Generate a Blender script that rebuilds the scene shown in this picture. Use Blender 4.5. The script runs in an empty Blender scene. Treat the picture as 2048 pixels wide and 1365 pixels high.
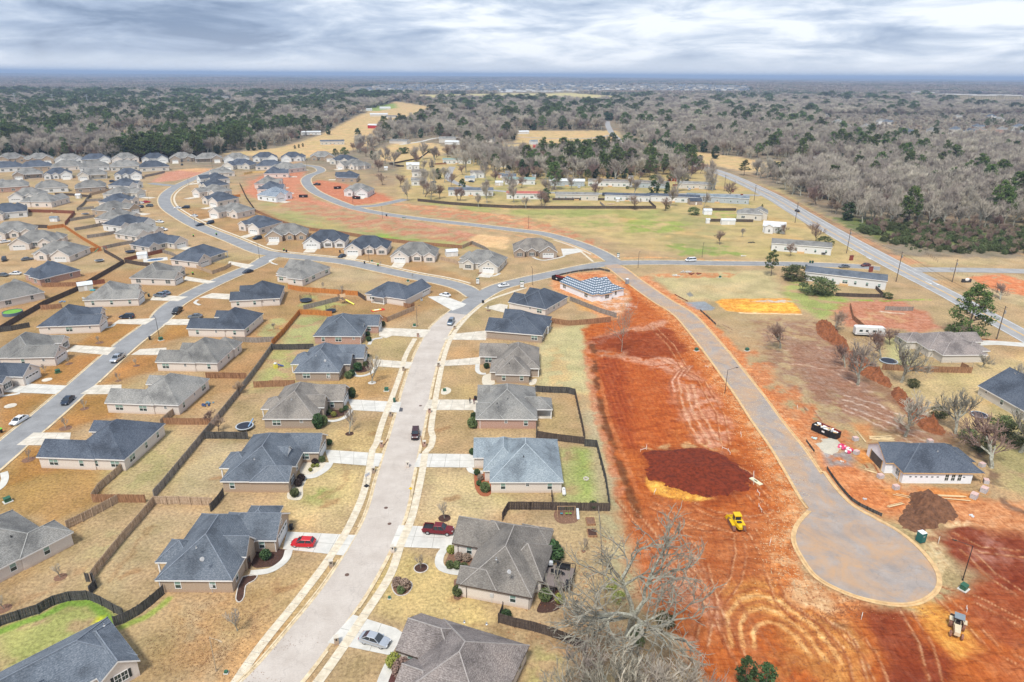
import bpy, math, random
import numpy as np
from mathutils import Vector, Matrix
R=math.radians
SC=bpy.context.scene
COL=SC.collection
# ------------------------------------------------------------------ camera
F=1365.0; H=80.0; HY=150.5
PITCH=math.atan((682.5-HY)/F); ROLL=R(0.40)
CP,SP=math.cos(PITCH),math.sin(PITCH)
cam=bpy.data.cameras.new('camera'); co=bpy.data.objects.new('camera',cam); COL.objects.link(co)
cam.sensor_width=36; cam.lens=36*F/2048; cam.clip_start=1; cam.clip_end=120000
co.matrix_world=Matrix.Translation((0,0,H))@Matrix.Rotation(math.pi/2-PITCH,4,'X')@Matrix.Rotation(ROLL,4,'Z')
SC.camera=co
# ------------------------------------------------------------------ light
SUN_EL,SUN_AZ=58,200
w=bpy.data.worlds.new("World"); SC.world=w; w.use_nodes=True
nt=w.node_tree; nt.nodes.clear()
def N(nt,t,**k):
    n=nt.nodes.new(t)
    for a,b in k.items():
        if a=='ins':
            for i,v in b.items(): n.inputs[i].default_value=v
        else: setattr(n,a,b)
    return n
def ramp(nt,stops,src=None,interp='LINEAR'):
    n=nt.nodes.new('ShaderNodeValToRGB'); cr=n.color_ramp; cr.interpolation=interp
    while len(cr.elements)<len(stops): cr.elements.new(0.5)
    for e,(p,c) in zip(cr.elements,stops): e.position=p; e.color=(*c,1)
    if src is not None: nt.links.new(src,n.inputs[0])
    return n.outputs[0]
def math_(nt,op,a,b=None,c=None):
    n=nt.nodes.new('ShaderNodeMath'); n.operation=op
    for i,v in enumerate((a,b,c)):
        if v is None: continue
        if hasattr(v,'node'): nt.links.new(v,n.inputs[i])
        else: n.inputs[i].default_value=v
    return n.outputs[0]
def mix(nt,fac,a,b,bt='MIX'):
    n=nt.nodes.new('ShaderNodeMix'); n.data_type='RGBA'; n.blend_type=bt
    for i,v in ((0,fac),(6,a),(7,b)):
        if hasattr(v,'node'): nt.links.new(v,n.inputs[i])
        else: n.inputs[i].default_value=v if i==0 else (*v,1)
    return n.outputs[2]
sky=N(nt,'ShaderNodeTexSky',sky_type='NISHITA',sun_disc=False,sun_elevation=R(SUN_EL),sun_rotation=R(SUN_AZ))
bg1=N(nt,'ShaderNodeBackground'); nt.links.new(sky.outputs[0],bg1.inputs[0]); bg1.inputs[1].default_value=0.05
tc=N(nt,'ShaderNodeTexCoord'); sx=N(nt,'ShaderNodeSeparateXYZ'); nt.links.new(tc.outputs['Generated'],sx.inputs[0])
mp=N(nt,'ShaderNodeMapping'); nt.links.new(tc.outputs['Generated'],mp.inputs[0]); mp.inputs['Rotation'].default_value=(0,R(1.2),0); mp.inputs['Scale'].default_value=(1.0,1.0,5.5); mp.inputs['Location'].default_value=(3.1,0.7,0.4)
n1=N(nt,'ShaderNodeTexNoise',ins={2:6.5,3:9,4:0.58,8:0.4}); nt.links.new(mp.outputs[0],n1.inputs[0])
n2=N(nt,'ShaderNodeTexNoise',ins={2:2.2,3:3,4:0.5}); nt.links.new(mp.outputs[0],n2.inputs[0])
s=math_(nt,'ADD',math_(nt,'MULTIPLY',n1.outputs[0],0.6),math_(nt,'MULTIPLY',n2.outputs[0],0.4))
cc=ramp(nt,[(0.38,(0.17,0.225,0.33)),(0.455,(0.28,0.345,0.46)),(0.52,(0.41,0.47,0.57)),(0.60,(0.66,0.69,0.74))],s)
# thin pale break in the cloud just above the horizon
hz=ramp(nt,[(0.0,(0.85,0.85,0.85)),(0.012,(0.7,0.7,0.7)),(0.03,(0.15,0.15,0.15)),(0.06,(0,0,0))],math_(nt,'ADD',sx.outputs[2],math_(nt,'MULTIPLY',n1.outputs[0],.012)))
cc=mix(nt,hz,cc,(0.64,0.66,0.68))
bg2=N(nt,'ShaderNodeBackground'); nt.links.new(cc,bg2.inputs[0]); bg2.inputs[1].default_value=0.59
ms=N(nt,'ShaderNodeMixShader'); ms.inputs[0].default_value=0.93
nt.links.new(bg1.outputs[0],ms.inputs[1]); nt.links.new(bg2.outputs[0],ms.inputs[2])
out=N(nt,'ShaderNodeOutputWorld'); nt.links.new(ms.outputs[0],out.inputs[0])
sl=bpy.data.lights.new('sun','SUN'); sl.energy=1.5; sl.angle=R(12); sl.color=(1,0.955,0.88)
so=bpy.data.objects.new('sun',sl); COL.objects.link(so); so.rotation_euler=(R(90-SUN_EL),0,R(180-SUN_AZ))
SC.view_settings.view_transform='Standard'; SC.view_settings.look='None'; SC.view_settings.gamma=1; SC.view_settings.exposure=1.42
SC.cycles.max_bounces=5; SC.cycles.diffuse_bounces=2; SC.cycles.glossy_bounces=2; SC.cycles.transparent_max_bounces=4; SC.cycles.volume_bounces=0
# ------------------------------------------------------------------ helpers
def at(px,py,z=0.0):
    'world point at height z seen at pixel (px,py) of the 2048x1365 photograph'
    u=px-1024; v=py-682.5; c,s=math.cos(ROLL),math.sin(ROLL)
    u2=c*u+s*v; v2=-s*u+c*v
    d=(u2,F*CP-v2*SP,-F*SP-v2*CP); t=(z-H)/d[2]
    return Vector((d[0]*t,d[1]*t,z))
def tag(o,label=None,cat=None,group=None,kind=None):
    if label: o['label']=label
    if cat: o['category']=cat
    if group: o['group']=group
    if kind: o['kind']=kind
    return o
def empty(name,loc,rz=0,label=None,cat=None,group=None):
    o=bpy.data.objects.new(name,None); COL.objects.link(o); o.location=loc; o.rotation_euler=(0,0,rz)
    o.empty_display_size=0.5
    return tag(o,label,cat,group)
class MB:
    def __init__(s): s.v=[]; s.f=[]; s.m=[]
    def add(s,vs,fs,m=0):
        b=len(s.v); s.v+=[tuple(p) for p in vs]; s.f+=[tuple(b+i for i in f) for f in fs]; s.m+=[m]*len(fs); return s
    def box(s,x0,x1,y0,y1,z0,z1,m=0,M=None):
        vs=[(x,y,z) for z in (z0,z1) for y in (y0,y1) for x in (x0,x1)]
        if M is not None: vs=[M@Vector(p) for p in vs]
        return s.add(vs,[(0,2,3,1),(4,5,7,6),(0,1,5,4),(2,6,7,3),(0,4,6,2),(1,3,7,5)],m)
    def cyl(s,p0,p1,r0,r1=None,n=8,m=0,cap=True):
        r1=r0 if r1 is None else r1; p0=Vector(p0); p1=Vector(p1); d=(p1-p0).normalized()
        a=d.orthogonal().normalized(); b=d.cross(a); vs=[]
        for p,r in ((p0,r0),(p1,r1)):
            for i in range(n):
                t=2*math.pi*i/n; vs.append(p+(a*math.cos(t)+b*math.sin(t))*r)
        fs=[(i,(i+1)%n,n+(i+1)%n,n+i) for i in range(n)]
        if cap: fs+=[tuple(range(n))[::-1],tuple(range(n,2*n))]
        return s.add(vs,fs,m)
    def blob(s,c,rx,ry,rz,m=0,nu=10,nv=6,jit=0.0,rng=random):
        vs=[];fs=[]
        for j in range(nv+1):
            ph=math.pi*j/nv
            for i in range(nu):
                th=2*math.pi*i/nu; k=1+rng.uniform(-jit,jit)
                vs.append((c[0]+rx*k*math.sin(ph)*math.cos(th),c[1]+ry*k*math.sin(ph)*math.sin(th),c[2]+rz*k*math.cos(ph)))
        for j in range(nv):
            for i in range(nu):
                fs.append((j*nu+i,(j+1)*nu+i,(j+1)*nu+(i+1)%nu,j*nu+(i+1)%nu))
        return s.add(vs,fs,m)
    def mesh(s,name,mats):
        me=bpy.data.meshes.new(name); me.from_pydata(s.v,[],s.f)
        mats=mats if isinstance(mats,(list,tuple)) else [mats]
        for q in mats: me.materials.append(q)
        if len(mats)>1: me.polygons.foreach_set('material_index',s.m)
        me.update(); return me
    def build(s,name,mats,parent=None,loc=None):
        return obj(name,s.mesh(name,mats),parent,loc)
def obj(name,me,parent=None,loc=None,rz=None):
    o=bpy.data.objects.new(name,me); COL.objects.link(o)
    if parent: o.parent=parent
    if loc is not None: o.location=loc
    if rz is not None: o.rotation_euler=(0,0,rz)
    return o
def kids(o): return KID.get(o.name) or [c for c in o.children]
KID={}
def dup(root,loc,rz=0,label=None,group=None,scale=None):
    if root.name not in KID: KID[root.name]=[(c,list(c.children)) for c in root.children]
    r=root.copy(); COL.objects.link(r); r.location=loc; r.rotation_euler=(0,0,rz)
    if scale is not None: r.scale=(scale,)*3 if not hasattr(scale,'__len__') else scale
    if label: r['label']=label
    if group: r['group']=group
    for ch,gs in KID[root.name]:
        c=ch.copy(); COL.objects.link(c); c.parent=r
        for g in gs:
            d=g.copy(); COL.objects.link(d); d.parent=c
    return r
ORD=['','leftmost','second from the left','third from the left','fourth from the left','fifth from the left','sixth from the left','seventh from the left','eighth from the left','ninth from the left','tenth from the left','eleventh from the left','twelfth from the left']
# ------------------------------------------------------------------ materials
MATS={}
def M(name,col,rough=0.85,var=0.15,scale=2.0,col2=None,bump=0.0,spec=0.3,metal=0.0,rnd=0.0,detail=5,coord='Object',stretch=None,alpha=None,trans=0):
    if name in MATS: return MATS[name]
    m=bpy.data.materials.new(name); m.use_nodes=True; nt=m.node_tree; b=nt.nodes['Principled BSDF']
    b.inputs['Roughness'].default_value=rough; b.inputs['Specular IOR Level'].default_value=spec; b.inputs['Metallic'].default_value=metal
    c=col
    if var>0 or col2:
        t=N(nt,'ShaderNodeTexCoord'); n=N(nt,'ShaderNodeTexNoise',ins={2:scale,3:detail,4:0.65}); src=t.outputs[coord]
        if stretch:
            mp=N(nt,'ShaderNodeMapping'); mp.inputs['Scale'].default_value=stretch; nt.links.new(src,mp.inputs[0]); src=mp.outputs[0]
        nt.links.new(src,n.inputs[0])
        lo=tuple(x*(1-var) for x in col); hi=tuple(min(1,x*(1+var)) for x in (col2 or col))
        c=ramp(nt,[(0.33,lo),(0.67,hi)],n.outputs[0])
        if bump>0:
            bp=N(nt,'ShaderNodeBump'); bp.inputs['Strength'].default_value=bump; bp.inputs['Distance'].default_value=0.05
            nt.links.new(n.outputs[0],bp.inputs['Height']); nt.links.new(bp.outputs[0],b.inputs['Normal'])
    if rnd>0:
        oi=N(nt,'ShaderNodeObjectInfo'); v=math_(nt,'MULTIPLY_ADD',oi.outputs['Random'],2*rnd,1-rnd)
        hs=N(nt,'ShaderNodeHueSaturation'); nt.links.new(v,hs.inputs['Value'])
        hv=math_(nt,'MULTIPLY_ADD',oi.outputs['Random'],0.04,0.48); nt.links.new(hv,hs.inputs['Hue'])
        if hasattr(c,'node'): nt.links.new(c,hs.inputs['Color'])
        else: hs.inputs['Color'].default_value=(*c,1)
        c=hs.outputs[0]
    if hasattr(c,'node'): nt.links.new(c,b.inputs['Base Color'])
    else: b.inputs['Base Color'].default_value=(*c,1)
    if trans:
        b.inputs['Transmission Weight'].default_value=trans
    MATS[name]=m; return m
def shingle(name,a,b_,c_):
    'asphalt shingle: course lines that follow the slope, mottled tabs, weather stains'
    m=bpy.data.materials.new(name); m.use_nodes=True; nt=m.node_tree; b=nt.nodes['Principled BSDF']; b.inputs['Roughness'].default_value=0.9; b.inputs['Specular IOR Level'].default_value=0.25
    t=N(nt,'ShaderNodeTexCoord'); o=t.outputs['Object']
    mp=N(nt,'ShaderNodeMapping'); mp.inputs['Scale'].default_value=(2.2,2.2,7); nt.links.new(o,mp.inputs[0])
    n=N(nt,'ShaderNodeTexNoise',ins={2:1.6,3:4,4:0.75}); nt.links.new(mp.outputs[0],n.inputs[0])
    c=ramp(nt,[(0.34,a),(0.5,b_),(0.66,c_)],n.outputs[0])
    n2=N(nt,'ShaderNodeTexNoise',ins={2:0.22,3:4,4:0.6}); nt.links.new(o,n2.inputs[0])
    st=ramp(nt,[(0.33,(0.60,0.60,0.61)),(0.52,(1,1,1)),(0.72,(1.18,1.15,1.12))],n2.outputs[0])
    c=mix(nt,1.0,c,st,'MULTIPLY')
    wv=N(nt,'ShaderNodeTexWave',bands_direction='Z',ins={1:2.1,2:0.4,3:2}); nt.links.new(o,wv.inputs[0])
    c=mix(nt,0.16,c,wv.outputs[0],'MULTIPLY')
    oi=N(nt,'ShaderNodeObjectInfo'); hs=N(nt,'ShaderNodeHueSaturation'); nt.links.new(math_(nt,'MULTIPLY_ADD',oi.outputs['Random'],0.3,0.88),hs.inputs['Value']); nt.links.new(c,hs.inputs['Color'])
    nt.links.new(hs.outputs[0],b.inputs['Base Color'])
    bp=N(nt,'ShaderNodeBump'); bp.inputs['Strength'].default_value=0.5; bp.inputs['Distance'].default_value=0.03; nt.links.new(n.outputs[0],bp.inputs['Height']); nt.links.new(bp.outputs[0],b.inputs['Normal'])
    MATS[name]=m; return m
def brick(name,a,b_,c_,mort):
    m=bpy.data.materials.new(name); m.use_nodes=True; nt=m.node_tree; b=nt.nodes['Principled BSDF']; b.inputs['Roughness'].default_value=0.9
    t=N(nt,'ShaderNodeTexCoord'); s=N(nt,'ShaderNodeSeparateXYZ'); nt.links.new(t.outputs['Object'],s.inputs[0])
    cb=N(nt,'ShaderNodeCombineXYZ'); nt.links.new(math_(nt,'ADD',s.outputs[0],s.outputs[1]),cb.inputs[0]); nt.links.new(s.outputs[2],cb.inputs[1])
    n=N(nt,'ShaderNodeTexNoise',ins={2:3.2,3:4,4:0.8}); mp=N(nt,'ShaderNodeMapping'); mp.inputs['Scale'].default_value=(1,2.6,1); nt.links.new(cb.outputs[0],mp.inputs[0]); nt.links.new(mp.outputs[0],n.inputs[0])
    c=ramp(nt,[(0.32,a),(0.5,b_),(0.66,c_)],n.outputs[0])
    bt=N(nt,'ShaderNodeTexBrick',ins={4:4.5,5:0.02,8:0.22,9:0.09}); nt.links.new(cb.outputs[0],bt.inputs[0]); bt.inputs['Mortar'].default_value=(*mort,1); nt.links.new(c,bt.inputs['Color1']); nt.links.new(c,bt.inputs['Color2'])
    # splash of red clay on the lowest courses
    cl=ramp(nt,[(0.0,(1,1,1)),(0.55,(0,0,0))],math_(nt,'ADD',s.outputs[2],math_(nt,'MULTIPLY',n.outputs[0],-0.25)))
    c=mix(nt,math_(nt,'MULTIPLY',cl,0.3),bt.outputs[0],(0.42,0.22,0.12))
    nt.links.new(c,b.inputs['Base Color']); MATS[name]=m; return m
SH={'dark':shingle('shingle_charcoal',(0.042,0.052,0.07),(0.078,0.094,0.122),(0.14,0.16,0.19)),
 'slate':shingle('shingle_slate',(0.07,0.085,0.105),(0.125,0.147,0.175),(0.20,0.22,0.25)),
 'grey':shingle('shingle_grey',(0.14,0.135,0.125),(0.235,0.23,0.213),(0.35,0.34,0.32)),
 'taupe':shingle('shingle_taupe',(0.14,0.122,0.107),(0.22,0.20,0.175),(0.32,0.295,0.265)),
 'brown':shingle('shingle_brown_blend',(0.12,0.098,0.09),(0.225,0.195,0.18),(0.36,0.32,0.30)),
 'blue':shingle('shingle_pale_blue',(0.15,0.185,0.21),(0.25,0.295,0.325),(0.38,0.43,0.46)),
 'white':M('metal_roof_white',(0.6,0.62,0.62),0.5,0.12,1),'redmetal':M('metal_roof_red',(0.42,0.12,0.09),0.5,0.2,1),
 'green':M('metal_roof_green',(0.2,0.3,0.27),0.5,0.2,1)}
BR={'cream':brick('brick_whitewashed',(0.50,0.39,0.31),(0.72,0.63,0.55),(0.84,0.78,0.72),(0.68,0.63,0.57)),
 'tan':brick('brick_tan',(0.22,0.13,0.075),(0.38,0.25,0.15),(0.50,0.37,0.25),(0.45,0.38,0.3)),
 'red':brick('brick_red',(0.24,0.07,0.045),(0.40,0.16,0.10),(0.54,0.30,0.21),(0.5,0.4,0.34)),
 'brown':brick('brick_brown',(0.17,0.12,0.085),(0.30,0.225,0.165),(0.44,0.35,0.28),(0.4,0.34,0.28)),
 'white':M('siding_white',(0.70,0.70,0.68),0.7,0.07,1.0,stretch=(0.3,0.3,8)),
 'siding':M('siding_offwhite',(0.62,0.58,0.51),0.7,0.08,1.0,stretch=(0.3,0.3,8)),
 'wrap':M('house_wrap_white',(0.82,0.84,0.86),0.6,0.05,1.5),
 'bluegrey':M('siding_bluegrey',(0.42,0.46,0.48),0.7,0.08,1.0),
 'redbarn':M('siding_red',(0.42,0.03,0.025),0.6,0.1,1.0)}
TRIM=M('trim_white',(0.82,0.81,0.79),0.6,0.06,1.5)
TRIMD=M('trim_bronze',(0.10,0.075,0.06),0.6,0.1,1.5)
WOOD=M('framing_lumber',(0.62,0.40,0.19),0.8,0.15,3)
GLASS=M('window_glass',(0.035,0.055,0.055),0.12,0.0,spec=0.6)
GLASSL=M('window_blind',(0.24,0.36,0.31),0.3,0.15,1.5,spec=0.5)
SHUT=M('shutter_black',(0.025,0.03,0.03),0.6,0.1,2)
GDOOR=M('garage_door_white',(0.76,0.76,0.74),0.55,0.04,1)
CONC=M('concrete',(0.54,0.49,0.40),0.85,0.14,0.45,col2=(0.62,0.565,0.48),detail=8)
CONCL=M('concrete_white',(0.58,0.56,0.51),0.85,0.15,0.4,detail=8)
CONCD=M('concrete_grey',(0.47,0.455,0.40),0.85,0.10,0.6,detail=8)
BLACK=M('black_plastic',(0.02,0.02,0.022),0.5,0.1,2)
STEEL=M('galvanised_steel',(0.45,0.46,0.47),0.4,0.1,2,metal=0.6)
POLED=M('pole_black',(0.03,0.028,0.028),0.5,0.1,2)
TIRE=M('tyre_rubber',(0.02,0.02,0.02),0.85,0.1,3)
RIM=M('wheel_rim',(0.5,0.5,0.52),0.3,0,metal=0.7)
CGL=M('car_glass',(0.03,0.04,0.05),0.08,0.0,spec=0.7)
HAZE=1.15e-4
# ------------------------------------------------------------------ ground sheet
rs=np.random.RandomState(5)
_K=[(rs.uniform(0,2*math.pi),rs.uniform(0,6.28),2**(k*0.5)) for k in range(14)]
def wob(x,y,L,seed=0):
    'smooth pseudo noise of wavelength L, about -1..1'
    r=0
    for i,(a,p,f) in enumerate(_K[:8]):
        a2=a+seed*1.7; r=r+np.sin((x*math.cos(a2)+y*math.sin(a2))*2*math.pi*f/(L*2.2)+p+seed*2.1+1.3*np.sin((x*math.sin(a2)-y*math.cos(a2))*2*math.pi/(L*3)+i))/(f**0.7)
    return r/2.6
def gz(x,y):
    d=np.hypot(x,y); t=np.clip((d-2200)/5000,0,1); t=t*t*(3-2*t)
    return t*(10+17*wob(x,y,5200,3)+7*wob(x,y,1700,5))+22*np.exp(-((x-300)/1700)**2-((y-4700)/1100)**2)+10*np.exp(-((x-1750)/500)**2-((y-2600)/500)**2)
def axis(lo,hi,core,step,g1,lim,g2,end):
    a=list(np.arange(lo,hi+step/2,step))
    def grow(sgn,end):
        r=[];p=0;s=step
        base=hi if sgn>0 else lo
        while p<end:
            s=step+g1*p if p<lim else s+g2*s
            p+=s; r.append(base+sgn*p)
        return r
    up=grow(1,end)
    return a,up,grow
a,up,grow=axis(-85,125,0,0.5,0.011,700,0.06,42000)
XS=np.array(grow(-1,42000)[::-1]+list(np.arange(-85,8,.5))+list(np.arange(8,110,.3))+list(np.arange(110,125.01,.5))+up)
a,up,grow=axis(62,215,0,0.38,0.008,650,0.035,45000)
YS=np.array([-400,-150,-40,0,25,45,55]+a+up)
GX,GY=np.meshgrid(XS,YS); GC=np.zeros(GX.shape+(3,)); GD=np.zeros(GX.shape); GZ=np.zeros(GX.shape)
T=(0.385,0.268,0.148); ST=(0.54,0.45,0.29); GB=(0.335,0.195,0.085); GR=(0.20,0.25,0.055); RC=(0.42,0.10,0.025); DR=(0.21,0.036,0.010); OG=(0.58,0.21,0.06)
PK=(0.52,0.27,0.17); YO=(0.66,0.33,0.06); SC_=(0.64,0.47,0.27); BM=(0.19,0.085,0.045); FF=(0.24,0.19,0.135); OL=(0.31,0.27,0.12); WF=(0.45,0.33,0.17)
GC[:]=T
def inpoly(P,X,Y):
    c=np.zeros(X.shape,bool); n=len(P)
    for i in range(n):
        x1,y1=P[i]; x2,y2=P[(i+1)%n]
        if y1==y2: continue
        c^=((y1>Y)!=(y2>Y))&(X<(x2-x1)*(Y-y1)/(y2-y1)+x1)
    return c
def segdist(P,X,Y,closed=True):
    d=np.full(X.shape,1e9); n=len(P)
    for i in range(n if closed else n-1):
        x1,y1=P[i]; x2,y2=P[(i+1)%n]; dx,dy=x2-x1,y2-y1; L=dx*dx+dy*dy+1e-9
        t=np.clip(((X-x1)*dx+(Y-y1)*dy)/L,0,1); d=np.minimum(d,np.hypot(X-x1-t*dx,Y-y1-t*dy))
    return d
def W(pts): return [tuple(at(*p)[:2]) for p in pts]
def region(P,m):
    xs=[p[0] for p in P]; ys=[p[1] for p in P]
    i0,i1=np.searchsorted(XS,[min(xs)-m,max(xs)+m]); j0,j1=np.searchsorted(YS,[min(ys)-m,max(ys)+m])
    return slice(j0,j1),slice(i0,i1)
def blend(sl,mk,col,dirt=None,dz=0):
    GC[sl]=GC[sl]*(1-mk[...,None])+np.array(col)*mk[...,None]
    if dirt is not None: GD[sl]=GD[sl]*(1-mk)+dirt*mk
    if dz: GZ[sl]+=dz*mk
SD=[0]
def paint(px,col,soft=0.8,warp=1.0,op=1.0,dirt=None,brk=0,brkL=4,dz=0,world=False,st=None):
    P=px if world else W(px); m=soft*2+warp*2+1; sl=region(P,m); X,Y=GX[sl],GY[sl]; SD[0]+=1
    if X.size==0: return
    xw=X+warp*wob(X,Y,7,SD[0]); yw=Y+warp*wob(X,Y,7,SD[0]+40)
    ins=inpoly(P,xw,yw); d=segdist(P,xw,yw); s=np.where(ins,d,-d)
    mk=np.clip(s/soft*0.5+0.5,0,1)*op
    if brk>0: mk=mk*np.clip((wob(X,Y,brkL,SD[0]+9)+brk)*2.2,0,1)
    if st:
        ang,per,amt=st; q=X*math.cos(ang)+Y*math.sin(ang)+0.35*wob(X,Y,14,SD[0]); mk=mk*(1-amt*(0.5+0.5*np.sin(q*2*math.pi/per))**2)
    blend(sl,mk,col,dirt,dz)
def line(px,wd,col,op=1.0,warp=0.3,soft=None,dirt=None,brk=0,brkL=4,dz=0,world=False):
    P=px if world else W(px); soft=soft or wd*0.4; sl=region(P,wd+soft+warp*2+1); X,Y=GX[sl],GY[sl]; SD[0]+=1
    if X.size==0: return
    xw=X+warp*wob(X,Y,5,SD[0]); yw=Y+warp*wob(X,Y,5,SD[0]+31); d=segdist(P,xw,yw,False)
    mk=np.clip((wd/2-d)/soft+0.5,0,1)*op
    if brk>0: mk=mk*np.clip((wob(X,Y,brkL,SD[0]+9)+brk)*2.2,0,1)
    blend(sl,mk,col,dirt,dz)
# broad land cover: woods floor and dry fields far out
mk=np.clip((GY-520)/140+0.4*wob(GX,GY,60,1),0,1); GC=GC*(1-mk[...,None])+np.array(FF)*mk[...,None]
mk=np.clip((GY-3200)/2500,0,1)*0.7; GC=GC*(1-mk[...,None])+np.array((0.13,0.115,0.095))*mk[...,None]
FIELDS=[[(440,308),(520,300),(560,296),(610,282),(660,262),(700,240),(740,222),(790,203),(860,214),(820,232),(770,258),(745,290),(700,302),(600,318)],
 [(822,191),(1020,189),(1150,189),(1240,194),(1275,206),(1180,207),(1000,203),(835,204)],
 [(755,300),(800,283),(870,287),(905,300),(880,312),(790,325),(760,320)],[(1035,262),(1235,262),(1245,285),(1150,290),(1030,286)],[(1000,290),(1060,288),(1095,300),(1060,315),(1010,312)],
 [(880,225),(960,222),(975,235),(900,237)],[(1540,322),(1720,326),(1700,345),(1560,340)],[(1335,310),(1400,305),(1480,315),(1560,330),(1530,352),(1420,330)],
 [(200,262),(340,258),(352,272),(240,284)],[(400,205),(470,200),(475,212),(400,216)],[(1540,188),(1770,191),(1760,197),(1540,193)],[(1940,210),(2048,208),(2048,216),(1950,218)]]
for f in FIELDS: paint(f,(0.52,0.36,0.18) if f is not FIELDS[1] else (0.5,0.42,0.2),4,4)
paint([(835,195),(1270,199),(1268,204),(840,202)],OL,4,6,0.7)
paint([(740,212),(790,207),(795,216),(760,222),(735,222)],(0.24,0.3,0.08),4,4)
paint([(1560,400),(1700,470),(1800,512),(2048,520),(2048,300),(1600,330),(1500,345)],FF,4,6)
paint([(1640,432),(1760,482),(2048,500),(2048,460),(1800,440)],(0.13,0.16,0.05),4,6,0.9,brk=.8,brkL=20)
# mobile home park and vacant lots: pale grass, green patches
paint([(800,320),(1020,300),(1330,320),(1560,380),(1760,500),(1700,540),(1520,520),(1290,500),(1020,430),(800,400)],(0.43,0.32,0.15),5,4)
paint([(940,352),(1040,352),(1360,372),(1500,385),(1500,410),(1040,404),(950,395)],OL,3,3,0.75,brk=.3,brkL=25)
paint([(840,404),(1024,419),(1310,420),(1330,430),(1290,447),(1180,455),(1060,432),(900,424)],(0.27,0.29,0.09),3,3,0.75,brk=.4,brkL=30)
paint([(1310,418),(1440,440),(1480,500),(1400,515),(1300,495),(1330,450)],OL,3,3,.8,brk=.3,brkL=22)
paint([(1250,440),(1370,445),(1370,462),(1260,468)],(0.26,0.31,0.07),3,4,.8,brk=.5,brkL=16)
paint([(1330,488),(1480,495),(1500,510),(1370,512)],(0.2,0.27,0.06),2,3,.8,brk=.3,brkL=14)
paint([(1400,420),(1500,424),(1510,445),(1420,445)],(0.27,0.32,0.08),2,2,.7,brk=.3,brkL=9)
paint([(560,410),(760,470),(960,480),(940,500),(700,470),(560,440),(500,400)],OL,3,3,.8,brk=.2,brkL=18)
paint([(730,462),(930,492),(935,500),(860,492),(720,470)],(0.23,0.32,0.06),1.5,2,.9,brk=.3,brkL=14)
paint([(530,420),(660,450),(690,466),(640,462),(560,440)],(0.27,0.3,0.1),2,2,.7,brk=.3)
# brown lawns of the left street and the rows behind
paint([(0,700),(0,1250),(130,1060),(250,930),(330,850),(560,560),(900,560),(930,600),(760,650),(600,630),(560,690),(480,780),(330,860),(230,960),(120,1060),(0,1180)],GB,3,2,0.8)
paint([(0,560),(250,540),(520,520),(620,520),(330,700),(60,960),(-60,1100)],GB,3,2,0.75)
paint([(0,900),(140,890),(240,945),(180,1010),(110,1060),(0,1010)],(0.36,0.205,0.075),2,1.5,0.9)
paint([(300,410),(520,420),(700,480),(950,560),(940,590),(650,520),(430,480)],GB,2,2,0.7)
for q in ([(240,640),(310,650),(235,697),(150,690)],[(160,710),(220,706),(130,770),(30,765)],[(0,790),(105,788),(0,870)],[(340,652),(420,648),(400,668),(300,690)],[(270,712),(345,712),(325,740),(200,770)],[(170,790),(240,790),(240,835),(90,865)],[(60,895),(135,893),(120,940),(0,980)]):
    paint(q,(0.36,0.17,0.05),1.2,.8,.8)
for q in ([(205,905),(330,858),(400,880),(320,985),(210,985)],[(350,940),(460,880),(480,900),(440,990),(330,1000)]):
    paint(q,(0.42,0.32,0.175),2,1.5,.7)
paint([(240,880),(330,870),(350,930),(280,985),(230,960)],OL,2,2,.6,brk=.3,brkL=6)
paint([(480,780),(540,740),(600,760),(590,775),(500,790)],OL,1.5,1,.6,brk=.4)
paint([(512,770),(545,700),(620,700),(600,735),(585,768)],(0.33,0.33,0.12),1.5,1,.8,brk=.5,brkL=6)
paint([(556,690),(600,632),(650,634),(640,655),(625,690)],(0.33,0.34,0.14),1.5,1,.8,brk=.7,brkL=6)
paint([(505,680),(540,640),(590,632),(556,680)],(0.36,0.36,0.16),1,1,.7,brk=.4,brkL=6)
paint([(610,590),(690,610),(640,625),(600,612)],(0.34,0.36,0.14),1,1,.7,brk=.6,brkL=6)
# near lots of the main street
paint([(660,860),(770,855),(745,905),(650,900)],(0.5,0.36,0.17),1.5,1,.8)
paint([(640,760),(790,735),(770,790),(700,800)],(0.44,0.26,0.10),1.5,1,.7)
paint([(570,960),(650,930),(730,945),(690,1060),(580,1060),(560,1010)],(0.52,0.39,0.19),2,1,.8)
paint([(620,980),(660,975),(668,1000),(635,1015),(612,1000)],(0.3,0.31,0.1),1.2,1,.8,brk=.6,brkL=4)
paint([(870,955),(945,950),(1040,1020),(900,1050),(830,1050)],(0.5,0.39,0.20),1.5,1,.8)
paint([(740,1170),(800,1100),(920,1150),(1000,1240),(960,1260),(760,1235)],(0.53,0.38,0.17),1.5,1,.8)
paint([(500,1170),(680,1110),(600,1260),(470,1330),(420,1240)],(0.46,0.31,0.145),2,1,.8)
paint([(360,1200),(520,1210),(560,1280),(470,1365),(300,1365)],(0.40,0.23,0.10),3,2,.7,brk=.6,brkL=8)
paint([(0,1258),(80,1232),(170,1204),(225,1235),(200,1262),(60,1320),(0,1349)],(0.33,0.34,0.11),1.5,1,.85,brk=.7,brkL=7)
line([(0,1262),(80,1235),(135,1208),(180,1204),(228,1245)],1.6,(0.19,0.30,0.05),.95,.3)
line([(240,1256),(290,1235),(335,1200)],1.2,(0.24,0.30,0.06),.9,.3)
paint([(194,1237),(206,1233),(203,1245),(188,1247)],(0.62,0.62,0.02),.5,.3,.9)
paint([(165,1120),(230,1060),(260,1080),(220,1120),(175,1170)],(0.38,0.34,0.17),1.5,1,.6,brk=.4)
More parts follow.
